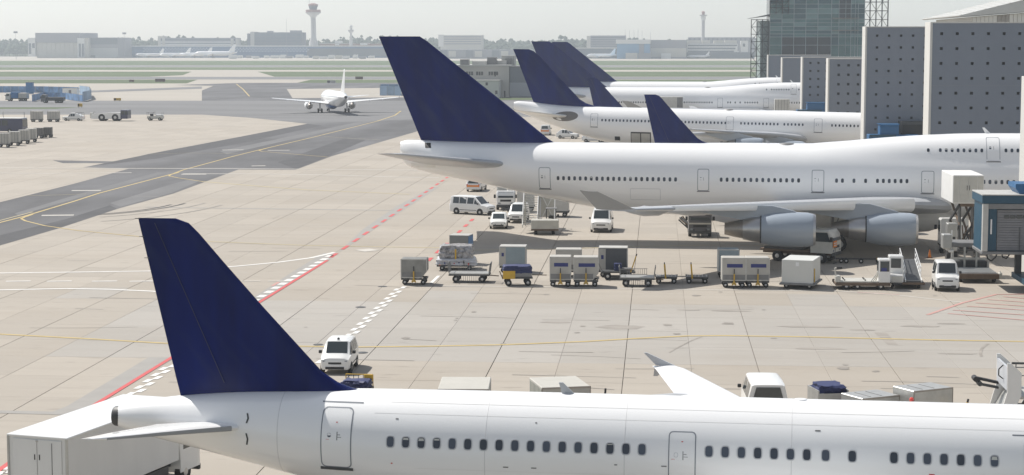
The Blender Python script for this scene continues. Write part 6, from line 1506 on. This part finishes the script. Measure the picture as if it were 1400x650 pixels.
# flat rail carts
def rail_cart(label, px, py, L_, heading=0, front=True):
    g = G(px, py); o = thing('baggage_cart', label, 'cart', (g.x, g.y + .8, 0), heading)
    B().box(-L_ / 2, L_ / 2, -.78, .78, .62, .72, .02).obj('deck', alu, o); B().box(-L_ / 2 - .04, L_ / 2 + .04, -.8, .8, .52, .62).obj('frame', dark_grey, o, 0)
    for xx in (-L_ * .33, L_ * .33):
        for s_ in (-1, 1): rwheel(o, xx, s_ * .66, .27, .18)
    for s_ in (-1, 1):
        b = B(); b.path([(s_ * L_ / 2, -.75, .7), (s_ * (L_ / 2 + .1), -.75, 1.45), (s_ * (L_ / 2 + .1), .75, 1.45), (s_ * L_ / 2, .75, .7)], .03)
        for k in range(4): b.cyl((s_ * (L_ / 2 + .03), -.45 + k * .3, .7), (s_ * (L_ / 2 + .1), -.45 + k * .3, 1.45), .018, n=5)
        b.obj('end_rail', mid_grey, o)
    for z, y in ((.12, -.80), (.75, .78)):
        b = B(); b.path([(-L_ * .30, y, z), (L_ * .30, y, z)], .022); b.path([(-L_ * .30, y, z + .42), (L_ * .30, y, z + .42)], .022)
        k = -L_ * .30
        while k <= L_ * .30: b.cyl((k, y, z), (k, y, z + .42), .016, n=5); k += .16
        b.obj('side_rail', mid_grey, o)
    B().bar((L_ / 2, 0, .5), (L_ / 2 + .7, 0, .45), .07).obj('drawbar', rust, o)
    return o
rail_cart('flat rail cart below the wrapped pallet, left end of the row', 641, 387, 3.0); rail_cart('flat rail cart right of the charcoal container', 871, 392.5, 2.5)
# blue tarpaulin cart
g = G(706, 392); o = thing('baggage_cart', 'baggage cart under a dark blue tarpaulin with yellow end', 'cart', (g.x, g.y + .9, 0), 8)
B().box(-1.1, 1.1, -.75, .75, .55, .68).obj('deck', dark_grey, o, 0); lumpy(o, 'tarpaulin', 2.1, 1.45, .95, .55, tarp, 9, .05); B().box(-1.0, 1.02, -.74, .74, .68, 1.0, .03).obj('side_board', mid_grey, o); B().box(-1.12, -.2, -.79, -.74, .55, 1.15, .02).obj('yellow_end', yellow, o)
for xx in (-.7, .75):
    for s_ in (-1, 1): rwheel(o, xx, s_ * .6, .25, .16)
B().bar((1.1, 0, .75), (2.2, .1, .72), .06).obj('drawbar', rust, o); B().bar((-1.1, -.4, .5), (-1.35, -.4, 1.1), .07).obj('hand_brake', rust, o)
# belt cart with blue bags
g = G(848, 383.5); o = thing('belt_trailer', 'low trailer carrying a round blue bundle before the charcoal container', 'trailer', (g.x - .2, g.y + .8, 0), 4)
B().box(-1.3, 1.3, -.6, .6, .52, .66, .03).obj('deck', dark_grey, o); lumpy(o, 'bundle', .55, .6, .66, .55, tarp, 12, .05); B().bar((-1.2, -.3, .6), (-1.7, -.3, 1.7), .08).obj('arm', mid_grey, o); B().bar((.95, -.6, .6), (1.35, -.65, 1.85), .08).obj('drawbar', yellow, o); B().cyl((1.35, -.65, 1.85), (1.4, -.66, 2.0), .05, n=6).obj('tow_eye', black, o)
for xx in (-.8, .8):
    for s_ in (-1, 1): rwheel(o, xx, s_ * .5, .28, .18)
B().box(.1, 1.1, -.4, .4, .66, .85, .04).obj('tool_box', mid_grey, o)
def empty_dolly(label, px, py, w, d=1.5, heading=0, dx=0):
    g = G(px, py); o = thing('empty_dolly', label, 'dolly', (g.x, g.y + d / 2, 0), heading); dolly_base(o, w, d, False)
    b = B(); b.box(-w / 2, w / 2, -d / 2, d / 2, .46, .52); b.obj('deck', mid_grey, o, 0)
    for k in range(6): B().cyl((-w / 2 + .12 + k * (w - .24) / 5, -d * .42, .54), (-w / 2 + .12 + k * (w - .24) / 5, d * .42, .54), .035, n=8).obj('roller', alu, o)
    B().bar((-w * .22 + dx, -d / 2 - .1, .4), (-w * .28 + dx, -d / 2 - .15, 1.5), .09).obj('drawbar', yellow, o); B().cyl((-w * .28 + dx, -d / 2 - .15, 1.45), (-w * .285 + dx, -d / 2 - .155, 1.65), .04, n=6).obj('tow_eye', black, o)
    for s_ in (-1, 1): B().box(s_ * w / 2 - .04, s_ * w / 2 + .04, -d / 2, -d / 2 + .2, .5, .72).obj('end_stop', mid_grey, o, 0)
    return o
empty_dolly('empty dolly with upright yellow bar, just right of the flat rail cart', 911, 388.5, 1.6, dx=.3); empty_dolly('empty dolly standing alone with yellow bar between rail cart and joined pair', 953, 388.5, 1.65)

# ---- row hidden behind the foreground fuselage
g = G(485, 549); o = thing('baggage_cart', 'small cart of dark blue bags with yellow bar at the foot of the foreground fin', 'cart', (g.x, g.y + .7, 0), -4)
B().box(-.75, .75, -.6, .6, .45, .58).obj('deck', dark_grey, o, 0); lumpy(o, 'bags', 1.35, 1.0, .56, .42, tarp, 21, .07); B().path([(-.7, .6, .5), (-.7, .6, 1.15), (.7, .6, 1.15), (.7, .6, .5)], .03).obj('end_rail', yellow, o)
for k in range(5): B().cyl((-.55 + k * .25, .6, .55), (-.55 + k * .25, .6, 1.15), .018, n=5).obj('rail_bar', dark_grey, o)
B().box(.25, .72, .5, .62, .85, 1.18, .03).obj('yellow_box', yellow, o)
for xx in (-.5, .5):
    for s_ in (-1, 1): rwheel(o, xx, s_ * .5, .2, .14)
def big_uld(label, c, w, d, h, heading, m=None, z=.5, mesh_side=False, seams=True):
    o = thing('freight_container', label, 'container', (c[0], c[1], 0), heading); dolly_base(o, w, d, False)
    b = B().box(-w / 2, w / 2, -d / 2, d / 2, z + .02, z + h, .03).obj('box', m or alu, o)
    B().box(-w / 2 - .012, w / 2 + .012, -d / 2 - .012, -d / 2 + .04, z + h - .07, z + h + .008).obj('top_rail', steel, b, 0)
    for s_ in (-1, 1): B().box(s_ * w / 2 - .03, s_ * w / 2 + .014, -d / 2 - .013, -d / 2 + .05, z, z + h - .06).obj('corner_post', steel, b, 0)
    if seams:
        for a in (-.22, .08): B().box(a * w, a * w + .05, -d * .35, d * .35, z + h, z + h + .015).obj('roof_rib', mid_grey, b, 0)
    if mesh_side:
        for k in range(9): B().box(-w / 2 - .012, -w / 2, -d / 2 + .2 + k * d / 10, -d / 2 + .26 + k * d / 10, z + .1, z + h - .1).obj('side_batten', mat('greenish_net', (.20, .24, .20), .7), b, 0)
    return o
roofw = mat('pale_container_roof', (.46, .445, .40), .6, noise=.35, nscale=1.0, dark=.75)
big_uld('pale flat-topped container left behind the foreground fuselage', (-8.9, 87.4), 2.35, 3.3, 1.58, 3, roofw, seams=False)
big_uld('pale container with netted left side, right of the flat-topped one behind the fuselage', (-4.5, 88.05), 2.3, 2.85, 1.58, 16, roofw, mesh_side=True, seams=False)
for px, py, lb in ((814, 538, 'yellow black-tipped drawbar standing beside the netted container'),):
    o = thing('tow_post', lb, 'drawbar', (-2.45, 86.9, 0), 0); B().bar((0, 0, .1), (.12, 0, 1.75), .08).obj('post', yellow, o); B().cyl((.12, 0, 1.7), (.14, 0, 2.0), .05, n=6).obj('tow_eye', black, o); B().box(-.3, .3, -.3, .3, 0, .1).obj('foot', dark_grey, o, 0)
big_uld('silver container, rightmost behind the fuselage beside a leaning drawbar', (12.45, 88.95), 2.25, 1.6, 1.42, 31, alu)
big_uld('silver flat container, low and left of the rightmost one behind the fuselage', (9.98, 88.5), 2.1, 1.7, 1.12, 31, alu)
o = thing('tow_post', 'leaning yellow drawbar at the right end of the rightmost silver container', 'drawbar', (14.1, 88.2, 0), 0); B().bar((0, 0, .2), (.3, 0, 1.35), .09).obj('post', yellow, o); B().cyl((.3, 0, 1.33), (.34, 0, 1.5), .05, n=6).obj('tow_eye', black, o); B().box(-.4, .2, -.3, .3, 0, .2).obj('foot', dark_grey, o, 0)
o = thing('baggage_cart', 'open silver cart with dark blue bags left of the silver containers', 'cart', (8.25, 91.0, 0), 14)
b = B(); b.box(-.75, .75, -.8, .8, .5, .58); b.obj('deck', dark_grey, o, 0)
for a in ((-.76, -.70, -.8, .8), (.70, .76, -.8, .8)): B().box(*a, .58, 1.45).obj('side_board', alu, o, 0)
B().box(-.7, .7, .74, .8, .58, 1.45).obj('back_board', alu, o, 0); B().box(-.7, .7, -.8, -.74, .58, 1.30).obj('front_board', alu, o, 0); lumpy(o, 'bags', 1.3, 1.3, .6, 1.05, tarp, 33, .09)
B().box(.55, .8, -1.1, -.85, .85, 1.1, .05).obj('red_lamp', red_m, o); B().box(.1, .85, -1.05, -.82, .6, .95, .05).obj('tool_box', alu_white, o)
for xx in (-.5, .5):
    for s_ in (-1, 1): rwheel(o, xx, s_ * .6, .22, .14)
# belt loader at right edge behind the fuselage
o = thing('belt_loader', 'white loader platform with dark boom at the right edge behind the fuselage', 'loader', (16.75, 90.5, 0), 0)
B().box(.0, 6, -1.4, 1.4, 1.35, 1.5, .03).obj('platform', alu_white, o); B().box(.2, 6, -1.2, 1.2, .4, .7, .03).obj('frame', dark_grey, o)
for xx in (.8, 2.4, 4.2):
    for s_ in (-1, 1): B().bar((xx, s_ * 1.1, .7), (xx + .5, s_ * 1.1, 1.35), .12).obj('strut', paint_cream, o)
for k, yy in enumerate((-1.45, 1.35)):
    B().prism([(-.75, .35), (-.25, .35), (.25, 1.5), (.25, 2.6), (-.25, 3.05), (-.42, 3.05), (-.38, 1.7)], yy, yy + .10, 'y').obj('gangway_side', paint_white, o, 0)
B().prism([(-.55, .45), (-.2, .45), (.2, 1.5), (.0, 1.5)], -1.3, 1.3, 'y').obj('gangway_plate', alu, o, 0); B().box(-.40, -.30, -1.35, 1.35, 1.75, 2.85).obj('front_screen', mat('pale_screen', (.45, .47, .50), .5), o, 0)
B().bar((-.4, 1.0, 1.72), (-1.45, .9, 1.95), .34, .12).obj('boom', black, o); B().bar((-.4, 1.0, 1.48), (-1.3, .9, 1.66), .34, .10).obj('boom', dark_grey, o); B().cyl((-1.5, .6, 1.92), (-1.5, 1.2, 1.92), .13, n=12).obj('boom_roller', black, o); B().cyl((-1.3, .6, 1.70), (-1.3, 1.2, 1.70), .12, n=12).obj('boom_roller', dark_grey, o)
B().path([(-.42, -.4, 2.8), (-.62, -.4, 2.6), (-.62, -.4, 2.3), (-.42, -.4, 2.15)], .03).obj('cable', black, o)
for z in (2.0, 2.4): B().path([(.3, 1.35, z), (5, 1.35, z)], .03).obj('guard_rail', mid_grey, o)
for k in range(5): B().cyl((.5 + k, 1.35, 1.5), (.5 + k, 1.35, 2.6), .025, n=6).obj('rail_post', mid_grey, o)
B().path([(.3, 1.35, 2.6), (5, 1.35, 2.6)], .06).obj('chain_rail', dark_grey, o)
for xx in (1.2, 4.2):
    for s_ in (-1, 1): rwheel(o, xx, s_ * 1.1, .4, .28)

# ================================================================== left apron: bus, tractor, carts, construction fence
def small_cart(label, px, py, L_=3.2, h=2.0, m=None, heading=-6, group='box carts on the left apron'):
    g = G(px, py); o = thing('box_cart', label, 'cart', (g.x, g.y + .8, 0), heading, group)
    B().box(-L_ / 2, L_ / 2, -.8, .8, .62, h, .05).obj('box', m or pale, o); B().box(-L_ / 2 - .05, L_ / 2 + .05, -.82, .82, .48, .62).obj('frame', dark_grey, o, 0)
    for k in range(4): B().box(-L_ / 2 + .1 + k * L_ / 4, -L_ / 2 + .16 + k * L_ / 4, -.83, -.8, .65, h).obj('rib', mid_grey, o, 0)
    for xx in (-L_ * .34, L_ * .34):
        for s_ in (-1, 1): rwheel(o, xx, s_ * .7, .28, .2)
    return o
small_cart('pale box cart, left one of the two before the pick-up truck', 49, 167, 2.6, 2.5, heading=0); small_cart('pale box cart, right one of the two before the pick-up truck', 72, 167, 2.6, 2.5, heading=0)
for k, (px, py) in enumerate(((4, 202), (18, 199.5), (31, 197), (41, 194.8))): small_cart(f'{["leftmost", "second from left", "third from left", "rightmost"][k]} of the four grey carts queued below the dark bus', px, py, 1.9, 2.5, heading=12)
dc = mat('dark_cage', (.14, .135, .125), .7, noise=.5, nscale=2, dark=.6)
small_cart('dark cage cart, left one of the two right of the grey cart queue', 51.5, 189.5, 1.7, 2.0, dc, 6); small_cart('dark cage cart, right one of the two right of the grey cart queue', 64, 188.5, 1.5, 2.0, dc, 6)
# bus
g = G(16, 182); o = thing('apron_bus', 'dark blue apron bus with white roof cut by the left picture edge', 'bus', (g.x - 4.6, g.y + 1.6, 0), -3)
bm = mat('bus_blue', (.03, .035, .09), .35, coat=.4)
B().box(-6.5, 7, -1.5, 1.5, .35, 2.9, .12).obj('body', bm, o); B().box(-6.4, 6.9, -1.45, 1.45, 2.88, 3.05, .08).obj('roof', paint_white, o)
for k in range(7): B().box(-6 + k * 1.45, -6 + k * 1.45 + 1.25, -1.52, -1.5, 1.5, 2.6).obj('window', glass, o, 0)
B().box(7, 7.02, -1.3, 1.3, 1.3, 2.7).obj('windscreen', glass, o, 0)
for xx in (-4.2, 4.3):
    for s_ in (-1, 1): rwheel(o, xx, s_ * 1.4, .45, .28)
B().path([(2.0, 1.0, 3.0), (2.0, 1.0, 4.2), (6.5, 1.0, 4.2), (6.5, 1.0, 3.0)], .06).obj('roof_rack', mid_grey, o)
# pick-up and tug
pk = car('pickup_truck', 'white pick-up between the box carts and the tow tractor', 'truck', at(99, 165.5, 0, 1), 178, 5.0, 1.9, 1.85, 1.0, -.9, .5, 1.1, .95)
o = thing('aircraft_tug', 'low white aircraft tow tractor with navy cab and big wheels', 'tractor', at(150, 165.8, 0, 1.6), -1)
B().prism([(-4.6, .6), (-4.3, .5), (2.6, .5), (2.6, 2.0), (.5, 1.95), (-2.6, 1.75), (-4.2, 1.55), (-4.6, 1.2)], -1.6, 1.6, 'y').obj('body', paint_white, o, 25)
cb = B().box(2.62, 4.3, -1.5, 1.5, .55, 2.6, .08).obj('cab', bm, o); B().box(2.8, 3.5, -1.52, -1.5, 1.5, 2.4).obj('window', glass, cb, 0); B().box(3.65, 4.2, -1.52, -1.5, 1.5, 2.4).obj('window', glass, cb, 0); B().box(4.3, 4.32, -1.3, 1.3, 1.5, 2.4).obj('windscreen', glass, cb, 0)
for xx in (-1.9, 1.35):
    for s_ in (-1, 1): rwheel(o, xx, s_ * 1.35, .85, .6)
B().box(-5.0, -4.5, -.9, .9, .6, 1.9, .1).obj('front_hood', paint_cream, o); B().path([(-4.4, 0, 1.6), (-4.4, 0, 2.1), (-3.6, 0, 2.1)], .06).obj('rail', mid_grey, o)
o = thing('baggage_tug', 'small pale open baggage tug standing alone right of the tow tractor', 'tug', at(211.5, 165.2, 0, .8), 0)
B().box(-1.9, 1.9, -.8, .8, .4, 1.1, .08).obj('body', paint_cream, o); B().box(-1.95, -.2, -.75, .75, 1.95, 2.05).obj('canopy', mid_grey, o, 0); B().box(.2, 1.8, -.6, .6, 1.1, 1.45, .08).obj('bonnet', paint_white, o)
for xx in (-1.85, -.3, 1.7):
    for s_ in (-1, 1): B().cyl((xx, s_ * .7, 1.1), (xx, s_ * .7, 1.98), .04, n=6).obj('post', mid_grey, o)
B().box(-1.2, -.6, -.5, .5, 1.1, 1.6, .06).obj('seat', black, o)
for xx in (-1.2, 1.2):
    for s_ in (-1, 1): rwheel(o, xx, s_ * .7, .38, .25)
B().path([(-2.3, -.8, 1.0), (-2.3, -.8, 1.9), (-.7, -.8, 1.9), (-.7, .8, 1.9), (-2.3, .8, 1.9), (-2.3, .8, 1.0)], .06).obj('load_cage', mid_grey, pk)
# blue construction enclosure
fence_m = mat('blue_fence_sheet', (.08, .16, .29), .7, var=.3, noise=.8, nscale=.6, dark=2.3)
fence_l = mat('pale_blue_fence', (.24, .34, .46), .7, var=.2, noise=.5, nscale=.5, dark=1.4)
def fence(label, pts, h, m, name='construction_fence'):
    P = [G(*p) for p in pts]; o = thing(name, label, 'fence', (P[0].x, P[0].y, 0)); base = Vector((P[0].x, P[0].y, 0))
    for a, b_ in zip(P, P[1:]):
        L_ = (b_ - a).length; n = max(1, round(L_ / 3.4))
        for k in range(n):
            p, q = a.lerp(b_, k / n) - base, a.lerp(b_, (k + .97) / n) - base
            B().bar((p.x, p.y, h / 2 + .1), (q.x, q.y, h / 2 + .1), .06, h).obj('panel', m, o, 0)
            B().cyl((p.x, p.y, 0), (p.x, p.y, h + .25), .05, n=5).obj('post', mid_grey, o)
    return o
fence('long blue sheet fence at the back of the construction enclosure', [(-30, 127), (60, 127.5), (108, 129)], 2.4, fence_m)
fence('blue sheet fence closing the right end of the construction enclosure', [(109, 129), (122, 131), (125, 136), (113, 139.5)], 3.0, fence_l)
fence('front blue sheet fence of the construction enclosure before the dark truck', [(44, 139.5), (60, 135.5), (90, 136.5), (113, 139.6)], 2.1, fence_m)
fence('pale blue fence pen behind the taxiing jet, left of the nearest jumbo fin', [(519.5, 131), (521, 128), (545, 128), (549, 131.5), (519.6, 131)], 3.3, fence_l)
def site_truck(label, px, py, heading, m, load):
    o = thing('site_truck', label, 'truck', at(px, py), heading); chassis(o, -3.6, 3.6, 2.2, .9, (-2.4, -1.2, 2.4), .45); truck_cab(o, 2.0, 3.6, 2.2, 2.6, .6, m)
    for a in load: B().box(*a[:6], .05).obj('load', a[6], o)
    return o
site_truck('dark truck standing before the front blue fence', 73, 141, 180, mat('truck_dark', (.10, .10, .11)), [(-3.5, 1.8, -1.1, 1.1, .95, 1.8, dark_grey)])
site_truck('flat truck with blue and pale boxes at the left of the enclosure', 24, 138.5, 176, paint_cream, [(-3.5, -.8, -1.1, 1.1, .95, 2.6, pale), (-.6, 1.7, -1.1, 1.1, .95, 2.9, blue_m)])
o = thing('site_hut', 'white site hut inside the blue construction enclosure', 'hut', at(97, 132)); B().box(-2.6, 2.6, -1.2, 1.2, .1, 2.7, .05).obj('wall', paint_white, o); B().box(-2.7, 2.7, -1.3, 1.3, 2.7, 2.85).obj('roof', alu_white, o, 0); B().box(-.4, .5, -1.22, -1.2, .2, 2.2).obj('door', mid_grey, o, 0)
o = thing('site_hut', 'small blue site hut behind the flat truck', 'hut', at(41, 128.8)); B().box(-1.2, 1.2, -1, 1, .1, 4.2, .05).obj('wall', blue_m, o); B().box(-1.3, 1.3, -1.1, 1.1, 4.2, 4.35).obj('roof', mid_grey, o, 0)
# airfield signs
def sign(label, px, py, w, h, m, m2=None):
    o = thing('taxiway_sign', label, 'sign', at(px, py), -4); B().box(-w / 2, w / 2, -.12, .12, .3, .3 + h, .03).obj('board', m, o)
    if m2: B().box(-w / 2 + .1, -w / 2 + w * .34, -.13, -.12, .36, .24 + h).obj('face', m2, o, 0)
    for s_ in (-1, 1): B().bar((s_ * w * .35, 0, 0), (s_ * w * .35, 0, .32), .08).obj('leg', dark_grey, o)
sign('wide black and yellow taxiway sign right of the blue enclosure', 160.5, 139, 2.4, .8, yellow, black); sign('small yellow taxiway sign below the blue enclosure', 109.5, 147.5, 1.4, .9, yellow, black)
sign('long dark red sign standing in the far grass strip', 219, 112.8, 5.0, 1.4, mat('sign_dark_red', (.14, .08, .08), .7)); sign('small dark red sign left of the long one in the grass', 180, 113, 2.4, 1.0, mat('sign_dark_red', (.14, .08, .08)))
sign('dark sign standing on the grass above the taxiing jet', 491, 109.5, 4.0, 1.4, mat('sign_dark_red', (.14, .08, .08))); sign('pale low sign on the grass left of the taxiing jet fin', 453, 114.5, 4.0, 1.2, alu_white, dark_grey)
